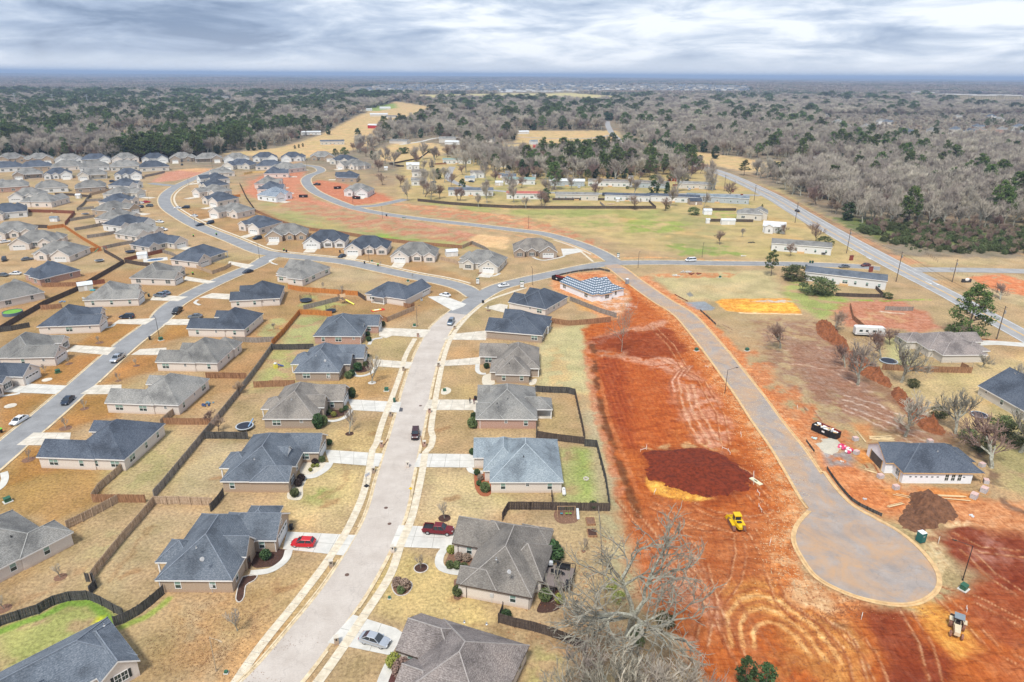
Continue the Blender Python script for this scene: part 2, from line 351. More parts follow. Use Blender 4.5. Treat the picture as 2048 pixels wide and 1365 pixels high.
paint([(1110,895),(1190,900),(1212,1005),(1120,1005)],(0.38,0.36,0.16),1.5,1,.85,brk=.7,brkL=6)
paint([(1150,895),(1190,905),(1195,1000),(1150,1000)],(0.24,0.31,0.07),2,1,.7,brk=.0,brkL=4)
paint([(1100,655),(1190,650),(1165,720),(1180,790),(1075,780),(1075,700)],(0.44,0.38,0.20),1.5,1,.9)
paint([(1095,700),(1130,690),(1150,770),(1090,780)],(0.50,0.32,0.15),2,1,.6,brk=.3,brkL=5)
paint([(1075,1300),(1120,1310),(1125,1365),(1050,1365)],(0.3,0.3,0.1),1.2,1,.7,brk=.5)
# each lot mown in its own direction, with its own tone
for q,c,a,o in (([(655,1000),(735,950),(700,1060),(590,1058)],(0.43,0.31,0.18),.4,.45),([(505,1160),(660,1115),(590,1210),(480,1300),(430,1230)],(0.40,0.27,0.14),1.9,.45),([(845,940),(945,940),(1010,1035),(900,1048),(825,1040)],(0.44,0.33,0.20),1.4,.5),
 ([(860,825),(950,825),(945,905),(848,905)],(0.36,0.235,0.11),1.5,.5),([(885,737),(955,735),(955,798),(872,798)],(0.40,0.26,0.12),1.5,.5),([(905,685),(960,683),(955,712),(895,716)],(0.38,0.24,0.11),1.2,.45),([(725,1240),(790,1160),(900,1160),(920,1225)],(0.43,0.31,0.16),.5,.4),
 ([(715,1300),(780,1325),(740,1400),(640,1400)],(0.41,0.29,0.15),1.9,.5),([(660,905),(745,905),(700,900),(655,850)],(0.40,0.28,0.15),.3,.4),([(695,840),(785,830),(760,895),(660,890)],(0.38,0.25,0.12),1.2,.5),([(740,740),(810,740),(795,795),(710,792)],(0.34,0.205,0.09),1.3,.45),
 ([(770,680),(830,680),(818,715),(745,716)],(0.40,0.30,0.15),.2,.5),([(245,1060),(300,1020),(420,1020),(330,1090),(230,1200),(190,1170)],(0.41,0.31,0.19),.9,.5),([(250,1085),(175,1170),(60,1230),(0,1240),(0,1190),(120,1120)],(0.36,0.26,0.15),.9,.45),([(415,885),(495,885),(455,985),(340,995)],(0.42,0.33,0.21),1.0,.5),
 ([(1010,1045),(1100,1025),(1190,1030),(1200,1200),(1130,1270),(1030,1250)],(0.40,0.29,0.17),1.6,.5),([(1080,795),(1148,797),(1165,875),(1080,870)],(0.41,0.28,0.13),1.5,.55),([(520,640),(420,655),(400,690),(470,680)],(0.35,0.21,0.09),.6,.4),([(590,530),(720,540),(860,575),(800,600),(640,590)],(0.43,0.34,0.21),.4,.6)):
    paint(q,c,1.0,.7,o,st=(a,1.25,.55))
for q in ([(700,905),(690,960),(640,1010)],[(1010,1250),(1100,1280),(1180,1330)],[(560,1160),(520,1230),(500,1300)],[(900,1240),(990,1260),(1080,1300)],[(0,1220),(80,1190),(160,1140)],[(300,1060),(260,1110),(215,1160)]): line(q,1.6,(0.31,0.18,0.09),.5,1.2,brk=.5,brkL=5)
for x_,y_ in ((740,870),(900,1000),(880,860),(650,1010),(560,1180),(760,1290),(350,1100),(250,1150),(900,1200),(1130,1230),(90,940),(420,960)): p_=at(x_,y_); line([(p_.x,p_.y),(p_.x+1.6,p_.y+.8)],1.7,(0.30,0.155,0.07),.6,.8,world=True)
# soggy strip and woodland litter behind the near yards
paint([(1160,790),(1200,830),(1235,960),(1290,1030),(1320,1365),(1090,1365),(1170,1300),(1212,1200),(1205,1020),(1172,890)],(0.38,0.31,0.19),1.5,1.2,.9)
paint([(1150,1270),(1260,1200),(1340,1270),(1420,1365),(1100,1365)],(0.24,0.155,0.09),2,2,.8)
# ------------------ the red clay building site
SITE=[(1165,660),(1185,648),(1225,640),(1260,600),(1240,556),(1262,558),(1300,590),(1350,625),(1400,672),(1440,730),(1490,800),(1550,890),(1585,950),(1600,1010),(1575,1080),(1590,1140),(1650,1190),(1750,1222),(1850,1224),(1900,1200),(1960,1170),(2080,1120),(2120,1420),(1450,1420),(1400,1330),(1340,1260),(1290,1180),(1262,1080),(1240,1000),(1215,900),(1195,800),(1172,720)]
paint(SITE,(0.42,0.112,0.025),1.0,1.0,1,dirt=1)
paint([(1235,1000),(1330,1010),(1600,1060),(1600,1180),(1500,1200),(1440,1270),(1380,1300),(1290,1180)],(0.41,0.13,0.042),3,3,.9,1)
paint([(1300,1130),(1420,1130),(1470,1200),(1450,1280),(1520,1365),(1420,1365),(1330,1260)],PK,3,3,.6,1,brk=.3,brkL=9)
paint([(1160,690),(1200,670),(1330,640),(1350,655),(1250,668),(1200,690)],PK,1,1,.8,1,brk=.5,brkL=5)
paint([(1182,676),(1250,665),(1335,656),(1350,664),(1372,705),(1345,716),(1258,716),(1225,700),(1188,702)],DR,1.5,1.5,.75,1)
paint([(1190,700),(1255,703),(1258,716),(1220,719),(1192,716)],(0.40,0.21,0.13),1,.8,.7,1,brk=.4,brkL=3)
paint([(1193,716),(1330,722),(1350,780),(1362,830),(1330,890),(1296,900),(1256,896),(1235,860),(1206,790)],(0.40,0.095,0.022),1,.8,1,1,dz=-.12,st=(math.radians(2),1.35,.55))
paint([(1193,716),(1240,714),(1256,760),(1270,896),(1250,896),(1230,850),(1206,790)],(0.27,0.05,0.014),1.5,.8,.85,1,st=(math.radians(2),1.35,.5))
paint([(1243,712),(1360,716),(1375,745),(1352,752),(1290,726),(1250,722)],(0.55,0.28,0.18),1,1,.8,1,brk=.5,brkL=4)
line([(1185,690),(1192,760),(1206,830),(1232,905),(1262,985),(1280,1040)],1.9,(0.15,0.055,0.02),.9,.4,dirt=1,dz=-.15,brk=.7,brkL=6)
line([(1175,700),(1182,770),(1196,840),(1220,910),(1240,990)],2.2,(0.50,0.21,0.11),.7,.5,dirt=1,brk=.5)
line([(1200,760),(1216,830),(1245,905),(1275,985)],1.0,(0.46,0.15,0.05),.9,.3,dirt=1)
paint([(1350,735),(1400,745),(1440,800),(1470,870),(1440,920),(1400,900),(1380,850),(1345,800)],(0.55,0.27,0.17),2,2,.75,1,brk=.4,brkL=6)
for k in range(7): line([(1345+k*4.5,792-k*8),(1338+k*6,765-k*2.5),(1352+k*5,745-k*1.2),(1372+k*2.5,732)],.5,(0.62,0.36,0.25) if k%2 else (0.33,0.11,0.05),.8,.1,dirt=1)
for k in range(6): line([(1352+k*7,770),(1358+k*7.5,810),(1372+k*9,850),(1392+k*10,888)],.55,(0.60,0.34,0.2) if k%2 else (0.34,0.12,0.05),.75,.2,dirt=1,brk=.9)
paint([(1280,893),(1430,885),(1470,905),(1430,900),(1300,903)],(0.62,0.42,0.2),1,1,.8,1,brk=.1,brkL=3)
paint([(1292,903),(1330,899),(1400,899),(1438,908),(1470,925),(1500,948),(1492,975),(1455,996),(1420,998),(1380,985),(1340,972),(1300,960),(1295,930)],(0.17,0.028,0.008),3,1.5,.9,1,dz=.1)
line([(1330,945),(1380,952),(1430,940)],.6,(0.4,0.12,0.03),.5,.8,dirt=1,brk=.3,brkL=3)
paint([(1294,958),(1302,950),(1300,962),(1345,970),(1380,984),(1425,998),(1400,1003),(1350,998),(1310,988),(1292,972)],YO,.4,.4,1,1)
line([(1322,960),(1360,965),(1400,978)],.7,YO,.7,.6,dirt=1,brk=.1,brkL=2)
# loader work area and orange swirl
for k in range(5): line([(1290+k*12,1050+k*10),(1380+k*10,1100+k*12),(1430+k*8,1180+k*12)],.8,(0.33,0.10,0.035),.5,1,dirt=1,brk=.6)
paint([(1330,1100),(1385,1095),(1420,1160),(1380,1190),(1340,1150)],(0.60,0.36,0.22),1,1.5,.5,1,brk=.1,brkL=2)
paint([(1440,1215),(1450,1185),(1490,1168),(1545,1168),(1580,1185),(1720,1275),(1740,1330),(1720,1420),(1640,1420),(1600,1300),(1520,1240)],(0.56,0.25,0.07),1.5,2,.9,1)
SW=[(1452,1290),(1442,1225),(1465,1188),(1510,1175),(1560,1190),(1640,1250),(1700,1330)]
for k in range(6):
    q=[(x+(1530-x)*0.11*k+(k*3),y+(1300-y)*0.11*k) for x,y in SW]
    line(q,.7,(0.38,0.13,0.045) if k%2==0 else (0.72,0.42,0.17),.8,.15,dirt=1)
line([(1590,1365),(1540,1290),(1500,1240),(1480,1200)],.6,(0.34,0.11,0.04),.7,.3,dirt=1)
paint([(1570,1270),(1680,1340),(1700,1420),(1560,1420),(1520,1320)],(0.40,0.15,0.04),2,3,.7,1,brk=.3,brkL=5)
paint([(1640,1165),(1700,1190),(1780,1222),(1720,1240),(1640,1220),(1600,1180)],(0.44,0.16,0.06),1,1.5,.7,1,brk=.4)
paint([(1730,1214),(1812,1222),(1850,1290),(1900,1315),(1905,1420),(1770,1420),(1765,1300),(1742,1260)],(0.24,0.05,0.018),1,1,.95,1)
paint([(1770,1340),(1880,1340),(1900,1420),(1770,1420)],(0.22,0.045,0.018),1,1,.8,1)
paint([(1790,1212),(1822,1216),(1885,1285),(1915,1316),(1965,1300),(1955,1262),(1905,1222),(1862,1202)],(0.66,0.32,0.07),.8,.8,1,1,st=(math.radians(50),1.5,.35))
paint([(1850,1070),(1900,1050),(2060,1040),(2110,1200),(1985,1180),(1925,1140)],(0.22,0.042,0.017),2,2,.95,1)
paint([(1900,1080),(2010,1085),(2040,1140),(1950,1120)],(0.48,0.23,0.17),2,3,.5,1,brk=.1,brkL=5)
paint([(1905,1185),(1960,1170),(2060,1200),(2080,1260),(1990,1280),(1940,1250)],(0.30,0.075,0.03),1.5,2,.8,1)
paint([(1960,1300),(2060,1290),(2080,1380),(1990,1390)],(0.46,0.14,0.05),2,2,.7,1)
line([(1895,1050),(1960,1043),(2010,1048),(2060,1058)],1.6,(0.7,0.5,0.28),.9,.6,dirt=1)
paint([(1640,1240),(1690,1250),(1700,1262),(1660,1262)],(0.12,0.05,0.03),1,.8,.8,1)
rk=random.Random(4)
def tracks(px,gauge=1.9,dark=(0.30,0.085,0.028),pale=(0.66,0.38,0.2)):
    P=[Vector(p) for p in W(px)]
    for s in (-1,1):
        q=[]
        for i,p in enumerate(P):
            d=(P[min(i+1,len(P)-1)]-P[max(i-1,0)]).normalized(); n=Vector((-d.y,d.x)); q.append(tuple(p+n*gauge/2*s)); 
        line(q,.42,dark,.85,.12,.22,dirt=1,brk=.9,brkL=5,dz=-.05,world=True); line([(a+.33,b+.2) for a,b in q],.25,pale,.6,.12,.2,dirt=1,brk=.5,brkL=3,world=True)
for t in ([(1475,1070),(1480,1110),(1470,1160),(1440,1200)],[(1300,1010),(1360,1040),(1420,1060),(1470,1075)],[(1500,1060),(1530,1110),(1545,1160),(1560,1200),(1600,1240)],[(1350,1060),(1400,1120),(1420,1200),(1400,1290)],[(1500,990),(1540,1030),(1560,1090),(1550,1150)],
 [(1300,1040),(1330,1090),(1380,1150),(1440,1240),(1500,1365)],[(1380,1010),(1430,1030),(1500,1040),(1560,1030)],[(1460,930),(1510,960),(1550,1000)],[(1640,1225),(1700,1260),(1740,1310),(1760,1365)],[(1580,1200),(1640,1240),(1700,1300),(1720,1365)],[(1930,1100),(1980,1150),(2040,1190)],[(1900,1070),(1960,1100),(2048,1110)],[(1810,1225),(1850,1290),(1870,1365)],
 [(1700,905),(1740,930),(1770,985),(1800,1010)],[(1720,980),(1770,1000),(1840,1000)],[(1240,1000),(1290,1060),(1330,1130),(1370,1190)],[(1330,720),(1400,760),(1440,830),(1450,890)],[(1300,650),(1340,690),(1370,740)],[(1880,1195),(1930,1240),(1990,1300),(2048,1330)],[(1880,1180),(1950,1200),(2048,1250)]): tracks(t)
for t in ([(1440,650),(1520,690),(1580,760),(1640,850)],[(1560,640),(1620,700),(1700,770),(1800,850),(1900,930)],[(1600,680),(1680,760),(1780,830)],[(1480,640),(1560,660),(1640,700)],[(1520,780),(1600,850),(1680,900)],[(1640,820),(1760,850),(1880,905)]): tracks(t,2.0,(0.17,0.085,0.055),(0.5,0.36,0.27))
# ------------------ strip of lots right of the new road
paint([(1262,556),(1300,552),(1345,590),(1420,640),(1470,700),(1560,800),(1660,900),(1760,960),(1880,985),(2060,1010),(2100,1080),(1990,1062),(1880,1040),(1760,1030),(1700,1010),(1640,930),(1560,850),(1500,790),(1440,700),(1390,650),(1330,600)],(0.56,0.25,0.11),1.5,1.5,1,dirt=1)
paint([(1300,548),(1540,540),(1570,600),(1430,600),(1360,600)],(0.46,0.37,0.2),2,1.5,.9)
paint([(1300,548),(1480,545),(1460,556),(1330,556)],(0.5,0.2,0.08),1,1,.8,.7,brk=.4,brkL=5)
paint([(1440,630),(1640,640),(1700,800),(1900,870),(1900,900),(1700,850),(1580,780),(1480,690)],(0.38,0.27,0.15),2.5,2.5,.95,.4)
paint([(1560,690),(1660,680),(1750,790),(1900,900),(1800,880),(1640,800)],(0.30,0.16,0.105),2,2.5,.95,.9,brk=.9,brkL=9)
for k in range(7): line([(1535+k*6,655+k*14),(1590+k*14,665+k*15),(1650+k*18,700+k*17)],.9,(0.55,0.38,0.28) if k%2 else (0.24,0.13,0.09),.7,1.2,dirt=.8,brk=.5,brkL=6)
paint([(1520,640),(1640,640),(1700,720),(1780,800),(1700,850),(1600,790),(1530,720)],(0.29,0.17,0.115),2,3,.8,.9,brk=.35,brkL=7)
paint([(1440,690),(1500,700),(1600,800),(1700,880),(1660,900),(1560,820),(1480,760)],(0.50,0.19,0.075),2,3,.9,1,brk=.5,brkL=6)
for k in range(4): line([(1690,790+k*10),(1760,812+k*13),(1850,850+k*16)],.7,(0.58,0.44,0.36),.7,.6,dirt=.8,brk=.6,brkL=5)
paint([(1430,604),(1445,598),(1580,597),(1604,628),(1500,628),(1455,622)],(0.70,0.33,0.06),.6,.5,1,1)
paint([(1470,609),(1585,606),(1600,622),(1490,622)],(0.74,0.44,0.07),.5,.2,.9,1)
line([(1480,626),(1602,629)],1.0,(0.78,0.62,0.4),.9,.3,dirt=1)
paint([(1368,606),(1410,604),(1432,616),(1422,622),(1390,620)],(0.25,0.28,0.32),.5,.6,.95,.5)
paint([(1500,603),(1560,598),(1590,604),(1560,606)],(0.5,0.5,0.48),.5,.5,.8,.5,brk=.3,brkL=3)
paint([(1372,588),(1380,584),(1388,591),(1378,594)],(0.22,0.22,0.21),.3,.3,.9,.5)
paint([(1672,605),(1800,600),(1850,625),(1885,655),(1850,665),(1690,652),(1662,630)],(0.46,0.20,0.12),1.5,1.5,.95,.9)
paint([(1740,620),(1800,620),(1830,640),(1700,650)],(0.5,0.33,0.17),1.5,2,.6,.7,brk=.2,brkL=5)
line([(1765,624),(1805,628)],1.5,(0.66,0.56,0.45),.8,.5)
paint([(1590,560),(1680,590),(1700,602),(1650,640),(1600,615),(1560,585)],(0.30,0.34,0.1),1.5,1.2,.8,brk=.7,brkL=7)
line([(1670,600),(1760,602),(1860,600)],1.6,(0.24,0.34,0.05),.85,.5,brk=.5)
line([(1643,650),(1700,722),(1790,795),(1900,880)],5,(0.24,0.13,0.08),.8,1.2,dirt=.8)
paint([(1700,850),(1740,845),(1760,880),(1730,880)],OG,1,1,.6,1)
paint([(1640,915),(1690,905),(1740,960),(1800,1000),(1830,1020),(1760,1026),(1700,1000)],(0.56,0.20,0.07),1.5,1.5,.8,1)
paint([(1642,902),(1700,900),(1715,920),(1705,935),(1650,930)],(0.27,0.27,0.27),.8,.8,.85,.6,brk=.7,brkL=4)
paint([(1700,895),(1745,900),(1762,925),(1715,930)],(0.62,0.23,0.05),1,.8,.8,1)
paint([(1760,975),(1900,980),(1980,985),(1970,1000),(1800,1000)],(0.60,0.23,0.06),1,1,.85,1,brk=.6,brkL=5)
line([(1955,880),(1985,960),(2010,1000),(2060,1040)],2.2,(0.14,0.085,0.06),.75,1.4,dirt=.8,brk=.4,brkL=6)
paint([(1960,870),(2080,850),(2100,1000),(2020,980)],OL,2,2,.8,brk=.7,brkL=8)
paint([(1700,880),(1770,855),(1900,900),(1870,880),(1980,900),(1950,880)],(0.30,0.22,0.1),2,2,.5)
paint([(1800,770),(2080,700),(2100,860),(1960,860),(1860,820)],(0.47,0.35,0.18),2,2,.9,brk=1.2)
paint([(1960,790),(2060,800),(2080,850),(1980,850)],OL,2,2,.6,brk=.4)
paint([(1768,680),(1800,670),(1835,740),(1780,735)],(0.40,0.36,0.18),1.5,1,.8)
paint([(1935,675),(2000,680),(1990,690),(1938,684)],(0.42,0.17,0.07),.8,.5,.9,.5)
paint([(1895,540),(2090,560),(2090,620),(1985,600)],(0.45,0.34,0.2),2,2,.8)
paint([(1935,555),(2000,548),(2090,575),(2090,600),(1990,580)],(0.60,0.20,0.08),1,1.5,.9,.9,brk=.9)
# straw and orange verge along both kerbs of the new road
for q in ([(1262,562),(1310,598),(1360,640),(1400,690),(1440,745),(1490,820),(1540,905),(1575,970),(1590,1020),(1562,1080),(1570,1130),(1620,1185),(1690,1212)],):
    line(q,4.2,SC_,.85,.8,dirt=.9,brk=.05,brkL=3.0)
    line([(x-9,y+3) for x,y in q],6,OG,.6,1.2,dirt=1,brk=.0,brkL=5)
line([(1322,590),(1380,626),(1440,690),(1500,770),(1560,850),(1620,925)],3.5,SC_,.85,.8,dirt=.9,brk=.1,brkL=3)
line([(1335,590),(1395,626),(1460,700),(1520,780),(1590,860)],5,(0.58,0.21,0.07),.8,1.2,dirt=1,brk=.3,brkL=7)
line([(1840,1180),(1880,1120),(1850,1070)],3.5,SC_,.7,.8,dirt=.9,brk=.3,brkL=3)
paint([(1590,1165),(1640,1180),(1690,1215),(1650,1232),(1600,1215),(1575,1180)],SC_,1,1.2,.6,.8,brk=.0,brkL=3)
# ------------------ far loop street lots
paint([(485,350),(515,392),(600,430),(760,470),(960,492),(1000,480),(900,458),(800,442),(700,428),(600,398)],(0.44,0.20,0.115),2,4,.85,.9,brk=.3,brkL=9)
paint([(520,395),(600,425),(760,462),(930,488),(900,492),(700,474),(560,440)],(0.34,0.30,0.13),2,3,.75,.2,brk=.5,brkL=16)
paint([(770,404),(900,416),(1050,436),(1160,468),(1230,514),(1190,503),(1080,464),(1000,450),(850,430)],(0.47,0.21,0.11),1.5,3,.85,.9,brk=.35,brkL=7)
line([(612,402),(700,418),(800,440),(900,462),(985,478)],7,(0.50,0.24,0.155),.85,2,dirt=.9,brk=.7,brkL=10)
paint([(560,330),(610,345),(600,380),(640,405),(680,420),(620,405),(520,400),(485,385),(500,365)],(0.52,0.21,0.12),3,3,.9,.9)
paint([(600,372),(640,360),(700,370),(770,390),(790,402),(700,412),(660,400),(625,385)],(0.50,0.17,0.09),2,2,.85,.9)
paint([(330,345),(380,338),(425,337),(400,352),(350,362),(300,366)],(0.52,0.24,0.16),2,2,.9,.9)
paint([(345,340),(400,336),(428,338),(400,345)],(0.62,0.37,0.17),2,2,.7,.5)
line([(760,405),(900,420),(1000,432),(1110,470),(1200,515),(1230,520)],6,(0.60,0.33,0.17),.75,1.5,dirt=.9,brk=.5,brkL=7)
line([(840,420),(950,435),(1050,452),(1150,490)],3.5,(0.52,0.2,0.12),.7,1.2,dirt=.9,brk=.2,brkL=7)
line([(900,450),(1000,465),(1080,480)],3,(0.60,0.33,0.17),.7,1.2,dirt=.9,brk=.4,brkL=7)
paint([(955,468),(1020,475),(1010,500),(960,492),(940,480)],(0.64,0.42,0.22),1.5,1.5,.9,.5)
line([(1240,517),(1320,515),(1420,520),(1510,524)],2.5,(0.62,0.33,0.14),.8,.6,dirt=.9,brk=.5,brkL=6)
line([(500,350),(560,338),(600,320)],10,(0.5,0.30,0.16),.6,3)
paint([(1100,556),(1150,546),(1205,542),(1232,552),(1262,590),(1240,640),(1200,640),(1160,600),(1105,580)],(0.58,0.27,0.12),1,1,.95,1)
paint([(1150,550),(1215,548),(1230,560),(1180,565)],(0.50,0.15,0.05),1,1,.8,1,brk=.5)
paint([(1195,600),(1250,585),(1270,620),(1215,630)],(0.62,0.5,0.42),1,1.5,.6,.8,brk=.2,brkL=4)
paint([(1140,600),(1190,605),(1180,625),(1160,620)],(0.62,0.33,0.1),1,1,.7,1)
# highway shoulders
line([(1345,312),(1400,328),(1550,385),(1680,455),(1790,515),(1850,530)],6,(0.36,0.2,0.12),.8,1.5,brk=1.0)
paint([(1770,512),(1830,530),(2048,530),(2048,518),(1850,515)],(0.44,0.32,0.18),2,1.5,.9)
paint([(1760,507),(1800,512),(1850,526),(1820,530)],(0.52,0.24,0.13),1,1,.7,.5)
nv=GX.size
gzz=gz(GX,GY)+GZ+GD*0.06*wob(GX,GY,3.1,8)-0.05*GD
verts=np.stack([GX,GY,gzz],-1).reshape(-1,3)
ny,nx=GX.shape; idx=np.arange(nv).reshape(ny,nx)
quads=np.stack([idx[:-1,:-1],idx[:-1,1:],idx[1:,1:],idx[1:,:-1]],-1).reshape(-1,4)
me=bpy.data.meshes.new('ground'); me.vertices.add(nv); me.vertices.foreach_set('co',verts.ravel())
me.loops.add(quads.size); me.loops.foreach_set('vertex_index',quads.ravel().astype(np.int32))
me.polygons.add(len(quads)); me.polygons.foreach_set('loop_start',np.arange(0,quads.size,4,dtype=np.int32))
me.update(calc_edges=True)
ca=me.attributes.new('gcol','FLOAT_COLOR','POINT'); cc4=np.concatenate([np.clip(GC,0,1).reshape(-1,3),np.ones((nv,1))],1); ca.data.foreach_set('color',cc4.ravel().astype(np.float32))
da=me.attributes.new('dirt','FLOAT','POINT'); da.data.foreach_set('value',GD.ravel().astype(np.float32))
m=bpy.data.materials.new('ground_soil_and_grass'); m.use_nodes=True; nt=m.node_tree; b=nt.nodes['Principled BSDF']; b.inputs['Roughness'].default_value=0.95; b.inputs['Specular IOR Level'].default_value=0.15
a1=N(nt,'ShaderNodeAttribute',attribute_name='gcol'); a2=N(nt,'ShaderNodeAttribute',attribute_name='dirt')
t=N(nt,'ShaderNodeTexCoord'); oc=t.outputs['Object']
def nz(sc,det,rough,stretch=None,dist=0):
    n=N(nt,'ShaderNodeTexNoise',ins={2:sc,3:det,4:rough,8:dist}); src=oc
    if stretch:
        mp=N(nt,'ShaderNodeMapping'); mp.inputs['Scale'].default_value=stretch[0]; mp.inputs['Rotation'].default_value=(0,0,stretch[1]); nt.links.new(src,mp.inputs[0]); src=mp.outputs[0]
    nt.links.new(src,n.inputs[0]); return n.outputs[0]
f1=nz(1.7,6,0.74); f2=nz(0.11,5,0.6); f3=nz(0.035,4,0.55); f4=nz(0.5,7,0.75,((0.5,1.5,1),0.5),1.2); f5=nz(1.6,5,0.8,((1,0.3,1),-0.35)); f6=nz(0.25,5,0.7,None,1.5)
grass=mix(nt,1,a1.outputs[0],ramp(nt,[(0.28,(0.45,0.43,0.40)),(0.5,(1,1,1)),(0.72,(1.55,1.55,1.5))],f1),'MULTIPLY')
grass=mix(nt,1,grass,ramp(nt,[(0.30,(0.74,0.76,0.70)),(0.5,(1,1,1)),(0.70,(1.22,1.18,1.14))],f2),'MULTIPLY')
grass=mix(nt,1,grass,ramp(nt,[(0.32,(0.90,0.98,0.86)),(0.55,(1,1,1)),(0.68,(1.08,0.98,0.88))],f3),'MULTIPLY')
dirt=mix(nt,1,a1.outputs[0],ramp(nt,[(0.26,(0.40,0.27,0.22)),(0.45,(0.92,0.86,0.80)),(0.58,(1.12,1.1,1.06)),(0.72,(1.4,1.55,1.55))],f4),'MULTIPLY')
dirt=mix(nt,1,dirt,ramp(nt,[(0.33,(0.72,0.64,0.6)),(0.5,(1,1,1)),(0.68,(1.22,1.3,1.34))],f5),'MULTIPLY')
dirt=mix(nt,1,dirt,ramp(nt,[(0.35,(0.86,0.74,0.66)),(0.5,(1,1,1)),(0.68,(1.1,1.3,1.5))],f6),'MULTIPLY')
cg=mix(nt,a2.outputs['Fac'],grass,dirt); nt.links.new(cg,b.inputs['Base Color'])
hh=math_(nt,'ADD',f1,math_(nt,'MULTIPLY',math_(nt,'MULTIPLY',f4,a2.outputs['Fac']),2.5))
bp=N(nt,'ShaderNodeBump'); bp.inputs['Strength'].default_value=0.8; bp.inputs['Distance'].default_value=0.16; nt.links.new(hh,bp.inputs['Height']); nt.links.new(bp.outputs[0],b.inputs['Normal'])
rgh=math_(nt,'MULTIPLY_ADD',math_(nt,'MULTIPLY',a2.outputs['Fac'],math_(nt,'GREATER_THAN',f6,0.55)),-0.25,0.95); nt.links.new(rgh,b.inputs['Roughness'])
me.materials.append(m); tag(obj('ground',me),kind='structure')
# ------------------------------------------------------------------ roads
def asphalt(name,a,b_,crack=(0.12,0.11,0.10),stain=None):
    m=bpy.data.materials.new(name); m.use_nodes=True; nt=m.node_tree; b=nt.nodes['Principled BSDF']; b.inputs['Roughness'].default_value=0.85; b.inputs['Specular IOR Level'].default_value=0.3
    t=N(nt,'ShaderNodeTexCoord'); o=t.outputs['Object']
    n=N(nt,'ShaderNodeTexNoise',ins={2:0.22,3:7,4:0.65}); nt.links.new(o,n.inputs[0]); c=ramp(nt,[(0.35,a),(0.65,b_)],n.outputs[0])
    n3=N(nt,'ShaderNodeTexNoise',ins={2:3.5,3:3,4:0.7}); nt.links.new(o,n3.inputs[0]); c=mix(nt,1,c,ramp(nt,[(0.3,(0.93,0.93,0.93)),(0.7,(1.07,1.07,1.07))],n3.outputs[0]),'MULTIPLY')
    v=N(nt,'ShaderNodeTexVoronoi',feature='DISTANCE_TO_EDGE',ins={2:0.13}); n2=N(nt,'ShaderNodeTexNoise',ins={2:0.4,3:4}); nt.links.new(o,n2.inputs[0])
    va=N(nt,'ShaderNodeVectorMath'); va.operation='MULTIPLY_ADD'; nt.links.new(n2.outputs[1],va.inputs[0]); va.inputs[1].default_value=(5,5,0); nt.links.new(o,va.inputs[2]); nt.links.new(va.outputs[0],v.inputs[0])
    k=ramp(nt,[(0.0,(1,1,1)),(0.012,(0,0,0))],v.outputs[0]); c=mix(nt,math_(nt,'MULTIPLY',k,0.28),c,crack)
    if stain:
        n4=N(nt,'ShaderNodeTexNoise',ins={2:0.13,3:6,4:0.72,8:1.0}); nt.links.new(o,n4.inputs[0]); c=mix(nt,ramp(nt,[(0.42,(0,0,0)),(0.64,(0.85,0.85,0.85))],n4.outputs[0]),c,stain)
    nt.links.new(c,b.inputs['Base Color']); MATS[name]=m; return m
A_OLD=asphalt('asphalt_old',(0.44,0.385,0.335),(0.53,0.475,0.42),(0.25,0.22,0.20))
A_NEW=asphalt('asphalt_new',(0.225,0.226,0.228),(0.295,0.296,0.297))
A_CLAY=asphalt('asphalt_clay_stained',(0.27,0.235,0.215),(0.37,0.32,0.285),stain=(0.47,0.29,0.16))
A_HWY=asphalt('asphalt_highway',(0.29,0.283,0.275),(0.38,0.37,0.36))
KERB=M('kerb_concrete',(0.56,0.42,0.24),0.9,0.18,0.8,col2=(0.62,0.52,0.36)); KERBO=M('kerb_clay_stained',(0.60,0.40,0.20),0.9,0.2,0.8)
WALK=M('sidewalk_concrete',(0.58,0.49,0.35),0.9,0.14,0.9,col2=(0.63,0.56,0.44))
def smooth(P,step=2.0):
    P=[Vector((p[0],p[1])) for p in P]; P=[P[0]*2-P[1]]+P+[P[-1]*2-P[-2]]; o=[]
    for i in range(1,len(P)-2):
        a,b,c,d=P[i-1],P[i],P[i+1],P[i+2]; n=max(1,int((c-b).length/step))
        for k in range(n):
            t=k/n; o.append(0.5*((2*b)+(c-a)*t+(2*a-5*b+4*c-d)*t*t+(3*b-a-3*c+d)*t**3))
    o.append(P[-2]); return o
def frames(P):
    r=[]
    for i,p in enumerate(P):
        d=(P[min(i+1,len(P)-1)]-P[max(i-1,0)]).normalized(); r.append((p,Vector((-d.y,d.x))))
    return r
ROADS=[]; DRIVE=[]
def ribbon(name,P,o0,o1,z,mat,kind='structure',skip=None,z2=None,grp=None):
    'flat strip between lateral offsets o0..o1 (left positive) of the centre line; with z2 it is a raised box'
    FR=frames(P); mb=MB(); prev=None
    for p,n in FR:
        a=p+n*o0; b=p+n*o1
        if skip and skip((a+b)/2): prev=None; continue
        i=len(mb.v)
        if z2 is None: mb.v+=[(a.x,a.y,z),(b.x,b.y,z)]; k=2
        else: mb.v+=[(a.x,a.y,z),(a.x,a.y,z2),(b.x,b.y,z2),(b.x,b.y,z)]; k=4
        if prev is not None:
            for j in range(k-1): mb.f.append((prev+j,prev+j+1,i+j+1,i+j)); mb.m.append(0)
        prev=i
    o=mb.build(name,mat); 
    me=o.data
    return tag(o,kind=kind)
def PX(l): return [at(*p) for p in l]
def dist_line(q,P): 
    b=1e9
    for i in range(len(P)-1):
        a=P[i]; d=P[i+1]-a; t=max(0,min(1,(q-a).dot(d)/max(1e-9,d.length_squared))); b=min(b,(q-a-d*t).length)
    return b
